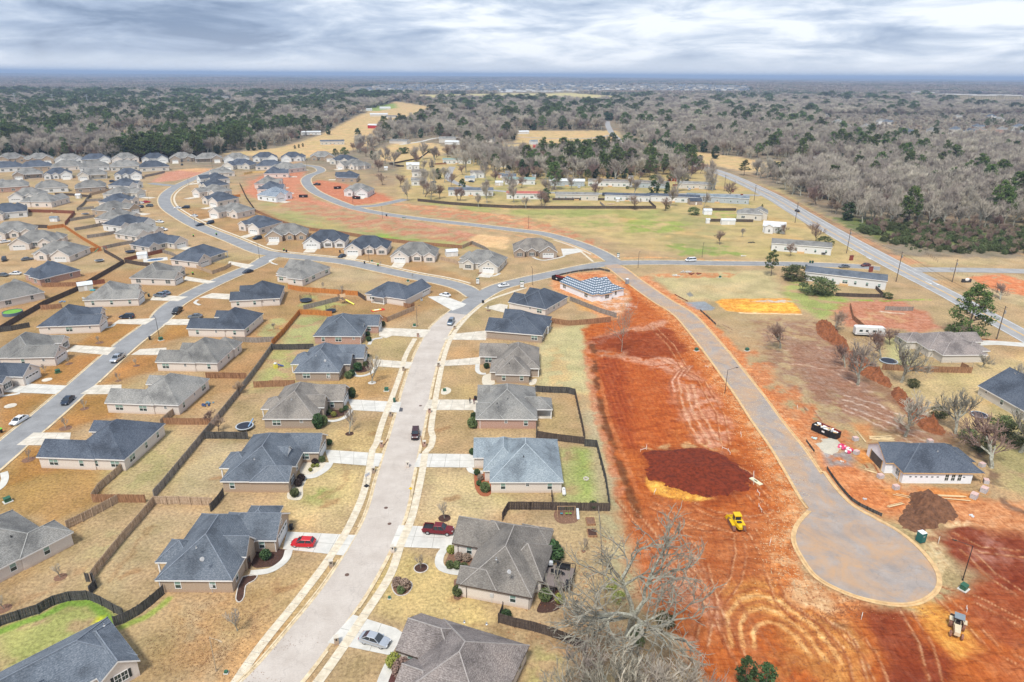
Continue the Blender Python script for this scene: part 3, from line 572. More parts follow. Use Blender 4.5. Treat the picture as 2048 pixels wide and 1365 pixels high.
def road(name,px,w,mat,z,kerb=True,kmat=None,step=2.0):
    P=smooth(PX(px),step); ROADS.append((P,w,name)); 
    tag(ribbon(name,P,-w/2,w/2,z,mat)); return P
MAIN=[(420,1480),(543,1365),(624,1267),(684,1189),(723,1127),(750.5,1077),(767,1043),(780,1002),(790,955.6),(812.4,870.5),(826.3,813),(835,775),(849.5,725),(861.4,695),(880.3,660),(900,640),(914,628)]
MAIN2=[(914,628),(944.5,604),(985,580),(1024,567),(1099,550),(1187,532),(1232,526.7),(1325,525.5),(1425,527),(1525,528),(1600,529),(1711,533),(1760,538)]
P_main=road('road',MAIN,7.4,A_OLD,0.045); P_main2=road('road',MAIN2,7.4,A_NEW,0.045)
P_n=road('road',[(952,592),(925,575.6),(880,563),(825,553),(756,538),(687,524),(587,513),(537,507),(512,500.5),(463,480),(400.8,455),(363,435),(333,412.8),(330.7,392.7),(350.7,375),(383,360),(413,347.6),(448,335),(475,328),(520,322)],7.4,A_NEW,0.049)
P_l=road('road',[(556,509),(535,517),(512,530.5),(426,568),(350.7,608),(313,645),(250.5,692.7),(175,760),(100,825.5),(37.6,878),(0,910.6),(-60,962),(-130,1030)],7.2,A_NEW,0.053)
P_s=road('road',[(1222,530),(1242,543),(1264.5,560.6),(1299.6,585.6),(1330,606),(1349.7,617),(1374.7,636),(1407,673),(1437,710),(1470,752.8),(1500,793),(1536,845),(1573.6,895),(1606,945),(1640,1000),(1665,1030)],7.0,A_CLAY,0.049)
P_q=road('road',[(1232,526),(1199,505.5),(1149,485.4),(1086.6,468),(1024,460),(960,452),(888,444),(800,433),(737.5,422.8),(697,412.8),(652,395),(624.7,380),(612,362.7),(619.7,352),(642,342.6),(632,334),(600,330)],7.2,A_NEW,0.053)
P_q2=road('road',[(712,414),(750,412),(780,406),(812,399)],7.0,A_NEW,0.057)
P_mp=road('road',[(905,334),(899,345),(900,360),(938,375),(985,381),(1024,384),(1110,386),(1199,388),(1349.7,388.5),(1487.6,390),(1520,392)],6.0,A_HWY,0.049,step=3)
P_sp=road('road',[(351,372),(325,370),(300,367)],6.5,A_NEW,0.057)
HW=[(1215,243),(1216,252),(1225,268),(1245,285),(1290,303),(1334.7,316),(1387,330),(1450,350),(1536,390),(1598.7,427),(1661,464),(1736,506),(1811.6,546),(1886.8,584),(1960,624),(2048,672),(2160,735)]
P_hw=road('highway',HW,9.0,A_HWY,0.045,step=5)
P_x=road('road',[(1800,541),(1849,540),(1962,541),(2048,543),(2160,545)],8.0,A_HWY,0.049,step=4)
P_far=road('road',[(1225,270),(1180,277),(1100,277),(1035,274)],6,A_HWY,0.05,step=5)
P_drv=road('gravel_drive',[(1940,688),(1985,686),(2030,689),(2100,694)],4,CONCL,0.05)
P_f2=road('farm_track',[(800,290),(840,284),(880,276),(960,275)],5,CONCL,0.06,step=5)
# turning circle at the end of the new road
bulb=[(1582,1080),(1586,1055),(1600,1035),(1622,1012),(1628,990),(1622,962),(1652,944),(1676,977),(1710,1011),(1754,1036),(1794,1058),(1835,1089),(1869,1127),(1884,1158),(1878,1186),(1847,1208),(1807,1215),(1754,1209),(1692,1191),(1629,1157),(1594,1110)]
Bp=PX(bulb); mb=MB(); mb.add([(p.x,p.y,0.053) for p in Bp],[tuple(range(len(Bp)))[::-1]]); tag(mb.build('turning_circle',A_CLAY),kind='structure')
me=bpy.data.objects['turning_circle'].data
Pb=smooth([(p.x,p.y) for p in Bp[6:]+Bp[:6]],1.0)
# turn lane paving and highway paint
WP=M('road_paint_white',(0.72,0.72,0.70),0.7,0.2,2); YP=M('road_paint_yellow',(0.72,0.42,0.08),0.7,0.2,2)
def sub(P,a,b): return P[int(len(P)*a):int(len(P)*b)]
ribbon('turn_lane',sub(P_hw,.60,.93),3.5,7.6,0.041,A_HWY); ribbon('turn_lane',sub(P_hw,.62,.84),-6.4,-3.5,0.041,A_HWY)
for a in (-4.1,3.9): ribbon('edge_line',sub(P_hw,.3,1.0),a,a+0.22,0.052,WP)
ribbon('centre_line',sub(P_hw,.3,1.0),-0.32,-0.08,0.052,YP); ribbon('centre_line',sub(P_hw,.3,1.0),0.12,0.34,0.052,YP)
ribbon('edge_line',sub(P_hw,.62,.92),7.0,7.22,0.052,WP)
mb=MB()
for (x,y,a) in ((1724,500,0),(1737,517,1),(1700,500,0),(1857,566,0),(1872,568,1)):
    p=at(x,y); d=(P_hw[-1]-P_hw[len(P_hw)//2]).normalized(); q=Vector((d.x,d.y,0)); n=Vector((-d.y,d.x,0)); s=1 if a else -1
    mb.add([p-q*2.2+n*.15,p+q*1+n*.15,p+q*1+n*.6,p+q*2.4,p+q*1-n*.6,p+q*1-n*.15,p-q*2.2-n*.15],[tuple(range(7))])
mb.v=[(a,b,0.056) for a,b,c in mb.v]; tag(mb.build('turn_arrow_paint',WP),kind='structure')
for k in range(9): 
    p=P_hw[int(len(P_hw)*.80)+k*0]; 
# driveways near the main street
DW=[([(758,656),(862,660),(848,676),(785,672),(772,677),(758,673)],CONC),([(745,719),(826,725),(818,738),(748,733)],CONC),([(695,799),(803,805),(797,826),(705,821)],CONCL),
([(650,900),(766,908),(757,934),(658,926)],CONCL),([(905,668.5),(972,662),(972,681),(884,680)],CONC),([(878,723),(962,714.5),(962,729.5),(866,733.5)],CONC),([(857,800),(955,800),(955,821),(846,821)],CONC),
([(838,908),(948,909),(949,936),(828,935)],CONCL),([(574,1064),(712,1071),(687,1112),(566,1099)],CONCL),([(798,1051),(909,1057),(906,1099),(780,1094)],CONCL),([(706,1230),(792,1257),(808,1268),(782,1312),(655,1286)],CONCL),
([(343,639),(403,639),(398,650.5),(325,650.5)],CONC),([(280,699),(333,696),(333,710.5),(262,710.5)],CONC),([(190,771),(243,770),(243,789),(160,789)],CONC),([(67,866),(142,866),(138,892),(33,891)],CONC),
([(238,640),(312,637),(290,650),(226,648)],CONC),([(150,691),(232,696),(215,711),(131,703)],CONC),([(38,767),(134,772),(112,789),(10,785)],CONCL),
([(308,590),(376,594),(356,603),(300,601)],CONC),([(371,553),(432,564),(416,568),(368,561)],CONC),([(458,523),(509,531),(492,538),(456,528)],CONC),([(424,587),(468,589),(464,600),(398,596)],CONC),
([(855,594),(888,592),(933,609),(926,614),(905,622)],CONCL),([(1122,498),(1158,498),(1166,504),(1126,512)],CONCL),([(1000,608),(1016,611),(1012,627),(968,616)],CONC)]
for k,(q,mt) in enumerate(DW):
    p=PX(q); mb=MB(); z=0.062+0.0; mb.add([(a.x,a.y,z) for a in p],[tuple(range(len(p)))[::-1]]); o=tag(mb.build('driveway',mt),kind='structure'); DRIVE.append([(a.x,a.y) for a in p])
JOINT=M('slab_joint',(0.33,0.31,0.27),0.9,0.1,1)
for k in (2,3,7,8,9,10,1,4,5,6,14,13,12,16,17):   # saw-cut joints across the slabs
    p=PX(DW[k][0]); a,b,c,d=p[0],p[1],p[-2],p[-1]; mb=MB(); n=max(3,int((b-a).length/3.0))
    for i in range(1,n):
        u=a.lerp(b,i/n); v=d.lerp(c,i/n); e=(b-a).normalized()*0.04
        mb.add([(u.x-e.x,u.y-e.y,.067),(u.x+e.x,u.y+e.y,.067),(v.x+e.x,v.y+e.y,.067),(v.x-e.x,v.y-e.y,.067)],[(0,1,2,3)])
    e=(d-a).normalized()*0.04; u=(a+d)/2; v=(b+c)/2
    mb.add([(u.x-e.x,u.y-e.y,.067),(u.x+e.x,u.y+e.y,.067),(v.x+e.x,v.y+e.y,.067),(v.x-e.x,v.y-e.y,.067)],[(0,3,2,1)])
    tag(mb.build('slab_joints',JOINT),kind='structure')
def inP(q,poly):
    c=False; n=len(poly)
    for i in range(n):
        x1,y1=poly[i]; x2,y2=poly[(i+1)%n]
        if (y1>q.y)!=(y2>q.y) and q.x<(x2-x1)*(q.y-y1)/(y2-y1)+x1: c=not c
    return c
BULB=[(p.x,p.y) for p in Bp]
def clash(own,m=0.25,drv=False):
    def f(q):
        for P,w,nm in ROADS:
            if P is own: continue
            if dist_line(q,P)<w/2+m: return True
        if drv and any(inP(q,d) for d in DRIVE): return True
        if own is P_s and inP(q,BULB): return True
        return False
    return f
def skip_cached(P,m,drv=False): return clash(P,m,drv)
for P,w,km in ((P_main,7.4,KERB),(P_main2,7.4,KERB),(P_n,7.4,KERB),(P_l,7.2,KERB),(P_s,7.0,KERBO),(P_q,7.2,KERB),(P_q2,7.0,KERB)):
    for s in (-1,1):
        a=w/2*s; g=(w/2+0.45)*s; k=(w/2+0.72)*s
        ribbon('gutter',P,min(a,g)if s>0 else g,max(a,g) if s>0 else a,0.058,km,skip=skip_cached(P,0.2))
        ribbon('kerb',P,min(g,k),max(g,k),0.0,km,skip=skip_cached(P,0.8,True),z2=0.16)
for s0,s1,z,z2 in ((0,0.5,0.066,None),(0.5,0.85,0,0.17)):
    def sk(q): return dist_line(q,P_s)<3.5
    ribbon('kerb' if z2 else 'gutter',Pb,-s1,-s0,z,KERBO,skip=sk,z2=z2); 
# pavements
SWL=smooth(PX([(410,1460),(512,1306),(590,1208),(643,1139),(677,1089.5),(699,1052),(724,996),(737,946),(745,900.6),(752.5,888),(765,845.5),(785,793),(802.6,742.8),(811,712.7),(830,677.7)]))
SWR=smooth(PX([(560,1460),(636,1365),(686.4,1295),(730,1229.6),(780,1151.8),(801.6,1089.5),(823.4,1036.5),(839,971),(846,935),(851,905),(861,895),(866,875),(862,862),(867.7,818),(880,750),(890,707.7),(903,675),(922.8,647.6),(948,622.5),(976,602),(1020,586),(1052,576)]))
ribbon('pavement',SWL,-0.75,0.75,0.071,WALK); ribbon('pavement',SWR,-0.75,0.75,0.071,WALK)
ribbon('pavement',sub(P_n,0.03,.93),-6.6,-5.4,0.068,WALK,skip=skip_cached(P_n,.3)); 
ribbon('pavement',sub(P_q,0.04,.12),5.2,6.4,0.068,WALK)
# sidewalk joints
for S in (SWL,SWR):
    mb=MB(); L=0
    for i,(p,n) in enumerate(frames(S)):
        d=Vector((n.y,-n.x))*0.035; q=[p+n*.75-d,p+n*.75+d,p-n*.75+d,p-n*.75-d]; mb.add([(a.x,a.y,0.0755) for a in q],[(0,1,2,3)])
    tag(mb.build('pavement_joints',JOINT),kind='structure')
# curved front walks
def walk(px,w=1.15,z=0.066,mat=CONCL,step=.6): return ribbon('front_walk',smooth(PX(px),step),-w/2,w/2,z,mat)
walk([(578,1100),(572,1118),(556,1133),(535,1143),(500,1147)],1.4); walk([(660,926),(652,938),(630,952),(610,955),(596,962)],1.6); walk([(703,820),(692,834),(672,842),(650,842),(636,838)])
walk([(752,733),(745,745),(728,752),(712,752),(706,744)]); walk([(765,676),(745,680),(738,690)]); walk([(890,1098),(881,1110),(878,1126),(884,1137),(900,1143),(922,1146)],1.5)
walk([(795,1308),(780,1330),(765,1365),(755,1400)],1.6); walk([(955,729),(955,742),(962,748),(972,748)],1.3); walk([(938,936),(942,943),(950,946),(966,945)],1.3); walk([(950,820),(956,826),(962,832)])
walk([(322,711),(317,718),(325,725),(345,727),(360,727)]); walk([(233,789),(230,797),(236,806),(250,810)]); walk([(230,648),(222,654),(200,657),(160,656),(150,652)]); walk([(135,703),(120,712),(95,720),(60,719),(52,713)])
walk([(1062,513),(1075,519),(1090,521),(1118,516),(1130,512)],1.2); walk([(1000,547),(990,552),(975,553),(960,549)],1.2); walk([(555,530),(545,527),(540,522),(550,518)],1.1)
walk([(40,787),(25,790),(0,793)]); walk([(396,600),(390,606),(400,611)]); walk([(8,945),(10,958),(4,972),(-8,982)],1.4)
ribbon('pavement',smooth(PX([(1162,504),(1172,512),(1186,524)])),-.6,.6,0.068,WALK)
mb=MB(); p=[(at(x,y).x,at(x,y).y,0.05) for x,y in ((798,815),(806,817),(805,824),(796,824))]; mb.add(p,[(0,1,2,3)]); tag(mb.build('tar_patch',M('tar_patch',(0.09,0.09,0.1),0.8,0.1,2)),kind='structure')
MAN=M('iron_cover',(0.13,0.08,0.06),0.6,0.2,3)
for i,(x,y) in enumerate(((772,1016),(779,1048),(694,1150),(841,812))):
    p=at(x,y,.05); mb=MB(); mb.cyl(p,(p.x,p.y,.07),.38,n=14); tag(mb.build('manhole_cover',MAN),['small rusty manhole cover in the wide street above the dark one','dark manhole cover in the street beside the pickup driveway','rusty cover near the left gutter of the lowest street bend','manhole cover far up the pale street above the jeep'][i],'manhole cover')
# ------------------------------------------------------------------ houses
WINM={}
def window_mesh(kind):
    'kind: w,h,double,shutters -> mesh facing -y, centred on x, sill at z=0'
    if kind in WINM: return WINM[kind]
    w_,h,n,glassmat,arch=kind; mb=MB(); W_=w_*n+0.09*(n-1)
    mb.box(-W_/2-.09,W_/2+.09,-.05,.02,-.09,0,0); mb.box(-W_/2-.09,W_/2+.09,-.05,.02,h,h+.09,0); mb.box(-W_/2-.09,-W_/2,-.05,.02,0,h,0); mb.box(W_/2,W_/2+.09,-.05,.02,0,h,0)
    for i in range(n):
        a=-W_/2+i*(w_+.09)
        if i: mb.box(a-.09,a,-.05,.02,0,h,0)
        mb.box(a,a+w_,-.04,.0,h*.5-.03,h*.5+.03,0)
        mb.add([(a,-.012,0),(a+w_,-.012,0),(a+w_,-.012,h*.5-.03),(a,-.012,h*.5-.03)],[(0,1,2,3)],1)
        mb.add([(a,-.022,h*.5+.03),(a+w_,-.022,h*.5+.03),(a+w_,-.022,h),(a,-.022,h)],[(0,1,2,3)],2)
        if glassmat==0: mb.box(a+w_/2-.015,a+w_/2+.015,-.035,-.01,0,h,0)
    WINM[kind]=mb.mesh('window',[TRIM,GLASS,GLASSL if glassmat==1 else GLASS]); return WINM[kind]
def shutter_mesh(h):
    k=('sh',h)
    if k not in WINM: WINM[k]=MB().box(-.18,.18,-.05,.01,0,h).mesh('shutter',SHUT)
    return WINM[k]
def gdoor_mesh(w_,col):
    k=('gd',w_,col)
    if k not in WINM:
        mb=MB(); mb.box(-w_/2-.12,w_/2+.12,-.06,.01,2.2,2.36,1); mb.box(-w_/2-.12,-w_/2,-.06,.01,0,2.2,1); mb.box(w_/2,w_/2+.12,-.06,.01,0,2.2,1)
        for i in range(4): mb.box(-w_/2,w_/2,-.035,0,i*.55+.01,i*.55+.54,0)
        n=4
        for i in range(n):
            a=-w_/2+w_*(i+.12)/n; b=-w_/2+w_*(i+.88)/n; mb.box(a,b,-.05,-.03,1.72,2.08,2)
        WINM[k]=mb.mesh('garage_door',[GDOOR if col=='w' else M('garage_door_grey',(0.12,0.14,0.17),.5),TRIM,GLASS])
    return WINM[k]
SIDES={'-y':(0,-1,0),'+y':(0,1,math.pi),'-x':(-1,0,-math.pi/2),'+x':(1,0,math.pi/2)}
NH=[0]
def RC_M(r): c={'dark':(.13,.15,.18),'slate':(.19,.215,.25),'grey':(.33,.325,.305),'taupe':(.31,.285,.26),'brown':(.34,.31,.29),'blue':(.36,.41,.44)}.get(r,(.3,.3,.3)); return M('ridge_cap_'+r,c,.9,.2,2)
def house(org,rot,wings,roof='grey',wall='cream',label='',cat='house',group=None,P=.62,ze=2.75,win=1,detail=1,feats=(),trim=None,name='house',bare=False,wcol=1,blockwin=()):
    NH[0]+=1; rng=random.Random(NH[0]*7+3)
    root=empty(name,(org[0],org[1],0.0),R(rot),label,cat,group)
    Rz=Matrix.Rotation(R(rot),3,'Z'); rb=MB(); tb=MB(); wb=MB(); fb=MB(); info=[]
    tw=trim or TRIM
    for i,wg in enumerate(wings):
        x0,x1,y0,y1,ax,lo,hi=wg[:7]; o=wg[7] if len(wg)>7 else {}
        e=i*0.021; x0-=e;x1+=e;y0-=e;y1+=e; z=o.get('z',ze)+i*0.013; p=o.get('P',P)
        # roof in (s along axis, t across)
        def V(s,t,zz): return (s,t,zz) if ax=='x' else (t,s,zz)
        s0,s1,t0,t1=(x0,x1,y0,y1) if ax=='x' else (y0,y1,x0,x1)
        hw=(t1-t0)/2; tm=(t0+t1)/2; hr=z+hw*p; a=s0+(min(hw,(s1-s0)/2) if lo=='h' else 0); b=s1-(min(hw,(s1-s0)/2) if hi=='h' else 0)
        if b<a: a=b=(s0+s1)/2
        vs=[V(s0,t0,z),V(s1,t0,z),V(s1,t1,z),V(s0,t1,z),V(a,tm,hr),V(b,tm,hr)]
        fs=[(0,1,5,4),(2,3,4,5)]
        if lo=='h': fs.append((3,0,4))
        if hi=='h': fs.append((1,2,5))
        if ax=='y': fs=[f[::-1] for f in fs]
        rb.add(vs,fs)
        # underside, 16 cm below
        uv=[(q[0],q[1],q[2]-.2) for q in vs]; tb.add(uv,[f[::-1] for f in fs])
        def strip(q0,q1,th=.26,out=.02):
            A=Vector(vs[q0]); B=Vector(vs[q1]); tb.add([A+Vector((0,0,.012)),B+Vector((0,0,.012)),B-Vector((0,0,th)),A-Vector((0,0,th))],[(0,1,2,3)])
        for q0,q1 in ((0,1),(1,2),(2,3),(3,0)):
            gable=(q0==1 and hi=='g') or (q0==3 and lo=='g')
            if gable:
                m=5 if q0==1 else 4; strip(q0,m); strip(m,q1)
            else: strip(q0,q1)
        # ridge caps
        ins=.34+i*.011; gi=.30+i*.011
        wx0,wx1,wy0,wy1=(s0+(gi if lo=='g' else ins),s1-(gi if hi=='g' else ins),t0+ins,t1-ins)
        if 'op' in o:   # open porch
            for s_,t_ in ((wx0,wy0),(wx1,wy0),(wx0,wy1),(wx1,wy1)):
                q=V(s_,t_,0)
                if any(abs(q[0]-(u[0] if o['op']=='-x' else u[1]))<1.0 for u in [(x0,x1)]) if o['op'] in('-x','+x') else abs(q[1]-(y0 if o['op']=='-y' else y1))<1.0:
                    fb.box(q[0]-.12,q[0]+.12,q[1]-.12,q[1]+.12,0.05,z-.1,0)
            q0=V(wx0,wy0,0); q1=V(wx1,wy1,0); fb.box(min(q0[0],q1[0]),max(q0[0],q1[0]),min(q0[1],q1[1]),max(q0[1],q1[1]),0.0,0.12+.01*i,1)
            info.append((None,o,z,p,(x0,x1,y0,y1),ax,hr)); continue
        h2=z-.02
        if 'wr' in o: wx1=o['wr']
        c=[V(wx0,wy0,0),V(wx1,wy0,0),V(wx1,wy1,0),V(wx0,wy1,0)]
        top=[(q[0],q[1],h2) for q in c]; bt=[(q[0],q[1],-.1) for q in c]
        wv=bt+top; wf=[(0,1,5,4),(1,2,6,5),(2,3,7,6),(3,0,4,7)]
        gm=hr-.2-(0)
        if lo=='g':
            wv.append(V(wx0,tm,gm)); k=len(wv)-1; wf[3]=(3,0,4,k,7)
        if hi=='g':
            wv.append(V(wx1,tm,gm)); k=len(wv)-1; wf[1]=(1,2,6,k,5)
        wb.add(wv,wf)
        X0,X1=sorted((c[0][0],c[2][0])); Y0,Y1=sorted((c[0][1],c[2][1]))
        info.append(((X0,X1,Y0,Y1),o,z,p,(x0,x1,y0,y1),ax,hr))
    if detail and roof!='felt':
        cb_=MB()
        for i in range(len(rb.v)//6):
            v=[Vector(q)+Vector((0,0,.01)) for q in rb.v[i*6:i*6+6]]; w7=wings[i]
            for a_,b_,on in ((4,5,1),(0,4,w7[5]=='h'),(3,4,w7[5]=='h'),(1,5,w7[6]=='h'),(2,5,w7[6]=='h')):
                if on and (v[a_]-v[b_]).length>.3: cb_.cyl(v[a_],v[b_],.11,n=4,cap=False)
        cb_.build('ridge_cap',RC_M(roof),root)
    ro=rb.build('roof',SH[roof] if isinstance(roof,str) else roof,root); 
    for pl in ro.data.polygons: pass
    tb.build('roof_trim',tw,root)
    if not bare: wb.build('wall',BR[wall],root)
    if fb.v: fb.build('porch',[tw,CONC],root)
    def inside(x,y,skip):
        for k,f in enumerate(info):
            if k==skip or f[0] is None: continue
            a=f[0]
            if a[0]-.05<x<a[1]+.05 and a[2]-.05<y<a[3]+.05: return True
        return False
    camv=Rz.inverted()@(Vector((0,0,0))-Vector((org[0],org[1],0)))
    nwin=0
    for i,f in enumerate(info):
        if f[0] is None: continue
        a,o,z=f[0],f[1],f[2]
        for sd,(nx_,ny_,rz) in SIDES.items():
            L=(a[3]-a[2]) if nx_ else (a[1]-a[0]); mx=(a[0] if nx_<0 else a[1]) if nx_ else (a[0]+a[1])/2; my=(a[2] if ny_<0 else a[3]) if ny_ else (a[2]+a[3])/2
            facing=(camv.x-mx)*nx_+(camv.y-my)*ny_
            g=o.get('G')
            def put(me,u,zz,nm,off=.015):
                x=(mx+nx_*off) if nx_ else (a[0]+u); y=(my+ny_*off) if ny_ else (a[2]+u)
                q=obj(nm,me,root,(x,y,zz),rz); return q
            if g==sd:
                gw=min(4.9,L-1.0); gw=round(gw,1); u=L/2+o.get('go',0); put(gdoor_mesh(gw,o.get('gc','w')),u,0.04,'garage_door')
                if detail and f[5]==('x' if nx_ else 'y') and facing>0: put(window_mesh((.7,.8,1,0,0)),L/2,z+.55,'gable_vent')
                continue
            if facing<0 or not win: continue
            if o.get('nw') and (o['nw'] is True or sd in o['nw']): continue
            n=max(1,int(L/(4.2 if win==1 else 5.5))); 
            for k in range(n):
                u=L*(k+.5)/n+rng.uniform(-.3,.3)
                x=(mx+nx_*.5) if nx_ else (a[0]+u); y=(my+ny_*.5) if ny_ else (a[2]+u)
                if inside(x,y,i) : continue
                x2=(mx-nx_*.1) if nx_ else x; y2=(my-ny_*.1) if ny_ else y
                if inside(x2,y2,i): continue
                front=o.get('F')==sd
                if front and L<8.5:
                    if k>0: continue
                    u=L/2; put(window_mesh((.8,1.45,2,0,0)),u,.75,'window'); nwin+=1
                    if detail:
                        for s_ in (-1,1): put(shutter_mesh(1.45),u+s_*(1.13)*(1 if True else 1),.75,'shutter')
                else:
                    kd=rng.choice([(.9,1.4,1,1,0),(.9,1.4,1,1,0),(.6,.7,1,0,0),(.9,1.4,2,1,0)] if win==1 else [(.9,1.4,1,0,0),(.9,1.4,2,0,0)])
                    put(window_mesh(kd),u,2.3-kd[1],'window'); nwin+=1
    def roofz(x,y):
        best=0
        for f in info:
            x0,x1,y0,y1=f[4]
            if x0<x<x1 and y0<y<y1:
                d=min(y-y0,y1-y) if f[5]=='x' else min(x-x0,x1-x); best=max(best,f[2]+d*f[3])
        return best
    for ft in feats:
        if ft[0]=='vent':
            x,y=ft[1:3]; zz=roofz(x,y); mb=MB(); mb.cyl((x,y,zz-.1),(x,y,zz+.35),.09,n=8); mb.cyl((x,y,zz+.02),(x,y,zz+.08),.2,.1,n=8); mb.build('roof_vent',STEEL if len(ft)<4 else BLACK,root)
        elif ft[0]=='dish':
            x,y=ft[1:3]; zz=roofz(x,y); mb=MB(); mb.cyl((x,y,zz-.05),(x,y,zz+.5),.035,n=6); mb.cyl((x+.1,y-.12,zz+.62),(x+.2,y-.2,zz+.68),.36,.33,n=14,m=0); mb.cyl((x+.15,y-.15,zz+.6),(x+.5,y-.45,zz+.5),.02,n=5); mb.build('satellite_dish',M('dish_grey',(.5,.5,.5),.5,.05,1),root)
        elif ft[0]=='meter':
            x,y=ft[1:3]; mb=MB(); mb.box(x-.3,x+.3,y-.14,y,1.1,1.8); mb.cyl((x,y-.07,0),(x,y-.07,1.1),.04,n=6); mb.build('utility_meter',M('meter_grey',(.55,.56,.56),.5,.05,1),root)
        elif ft[0]=='dormer':     # (dormer,x,y,dir,w)
            x,y,sg,wd,dp=ft[1:6]; zz=roofz(x,y); hwd=wd/2; top=zz+hwd*.9+.1; xb=x-sg*dp
            mb=MB(); mb.add([(x,y-hwd-.2,zz-.05),(x,y,top),(xb,y,top),(xb,y-hwd-.2,zz-.05)],[(0,1,2,3)]); mb.add([(x,y+hwd+.2,zz-.05),(x,y,top),(xb,y,top),(xb,y+hwd+.2,zz-.05)],[(3,2,1,0)]); d=mb.build('dormer',SH[roof],root)
            mb=MB(); xx=x-sg*.12; mb.add([(xx,y-hwd,zz-.3),(xx,y+hwd,zz-.3),(xx,y,top-.15)],[(0,1,2)]); 
            mb.add([(x+.01*sg,y-hwd-.25,zz-.12),(x+.01*sg,y,top+.02),(x+.01*sg,y,top-.2),(x+.01*sg,y-hwd-.2,zz-.28)],[(0,1,2,3)]); mb.add([(x+.01*sg,y+hwd+.25,zz-.12),(x+.01*sg,y,top+.02),(x+.01*sg,y,top-.2),(x+.01*sg,y+hwd+.2,zz-.28)],[(3,2,1,0)])
            mb.build('dormer_gable',TRIM,d)
        elif ft[0]=='gutterpipe':
            x,y=ft[1:3]; MB().box(x-.05,x+.05,y-.05,y+.05,0,ze-.1).build('downspout',tw,root)
        elif ft[0]=='chimney':
            x,y=ft[1:3]; zz=roofz(x,y); MB().box(x-.5,x+.5,y-.4,y+.4,zz-1,zz+1.3).build('chimney',BR[wall],root)
        elif ft[0]=='door':
            x,y,rz=ft[1:4]; mb=MB(); mb.box(-.48,.48,-.05,.02,0.05,2.1,0); mb.box(-.3,.3,-.07,-.04,1.1,1.9,1); obj('front_door',mb.mesh('front_door',[M('door_dark',(.08,.04,.03),.4,.1,1),GLASS]),root,(x,y,0),rz)
    return root
def G(s,**k): d={'G':s}; d.update(k); return d
h=house
house((-61.3,81.3),-41.5,[(0,11,-26,.1,'y','h','h',{'P':.55}),(1.5,12.2,-5.2,0,'x','h','g',{'F':'+x'}),(6,12.6,-16,-8,'x','h','g')],'slate','cream','slate-roofed brick house cut by the bottom left corner of the photo',P=.7,feats=[('vent',5,-1.6)])
house((-85.0,91.9),58.5,[(-14,9.3,.2,16.5,'x','h','h'),(3,11.8,0,6.5,'x','h','h'),(-4,4,12,19.5,'y','h','h')],'grey','cream','grey-roofed pale brick house at the left edge beside the black curving fence',P=.6,feats=[('vent',4,4,1)])
house((-58.1,89.5),.2,[(0,12.7,0,18.2,'y','h','h'),(5,16.5,10.35,18.6,'x','h','g',G('+x')),(5,13.0,5.5,10.3,'x','h','g',{'z':3.1,'P':1.0,'nw':True}),(-2,4,4.4,10.5,'x','h','h',{'op':'-x'}),(8.5,14.5,13.5,20.6,'y','h','h',{'nw':True})],'slate','tan','slate-roofed tan brick house with the red hatchback on its driveway',P=.68,
  feats=[('vent',6.3,2.8),('dish',8.0,.7),('meter',8.9,.38),('gutterpipe',.5,.35),('gutterpipe',16.1,10.7),('door',12.9,6.6,math.pi/2)])
house((-59.1,118.5),.2,[(0,13.6,0.1,19.3,'y','h','h',{'F':'+x'}),(6,14.0,0,5.9,'x','h','g',{'F':'+x'}),(5,17.0,11.7,19.5,'x','h','g',G('+x')),(-2.1,4,5.1,11.4,'x','h','h',{'op':'-x'})],'slate','tan','slate-roofed tan brick house with a white triangular dormer and round shrubs in pale gravel',P=.64,
  feats=[('vent',7,1.6),('dormer',11.6,9.3,1,3.6,4.5),('gutterpipe',16.5,12.1),('gutterpipe',-1.8,5.5)])
house((-60.6,173.1),1.0,[(0,12.7,0,18,'y','h','h'),(5,17.5,10.4,18.1,'x','h','g',G('+x')),(6,14.6,5.7,12.9,'x','h','g',{'P':.5,'nw':True}),(-2.4,4,5.7,12.6,'x','h','h',{'op':'-x'})],'slate','brown','slate-roofed brown brick house with an arched porch, second lot below the orange fence',P=.68,
  feats=[('vent',6.3,1.5),('dish',8.8,.7),('meter',9.6,.38)])
house((-59.8,145.6),.9,[(0,12.7,0,18.2,'y','h','h',{'F':'+x'}),(5,17.3,9.7,17.6,'x','h','g',G('+x')),(5,13.6,5.2,9.9,'x','h','g',{'z':3.2,'P':.95,'nw':True}),(-2.0,4,5.2,11.0,'x','h','h',{'op':'-x'})],'taupe','brown','taupe-roofed brown brick house with the flag in its front bed',P=.68,feats=[('vent',6.8,2.2)])
house((-62.9,201.3),0,[(0,15.3,0,17.6,'y','h','h',{'P':.56}),(6,18.9,9.9,17.9,'x','h','g',G('+x'))],'slate','red','slate-roofed red brick house right of the orange wooden fence',P=.6,feats=[('vent',7.5,1.6,1),('dormer',14.6,8.2,1,2.6,3),('gutterpipe',14.9,.3),('gutterpipe',18.5,10.3)])
house((-55.7,246.5),-23.6,[(0,17.3,0,12.8,'x','h','h'),(9.6,17.9,.1,19,'y','h','g',{'G':'+x','go':5.6}),(1.5,8,5,15.5,'y','h','h'),(3.6,9.5,-1.6,4,'x','h','h',{'op':'-y'})],'dark','cream','charcoal-roofed house beside the white sedan inside the street corner',P=.6)
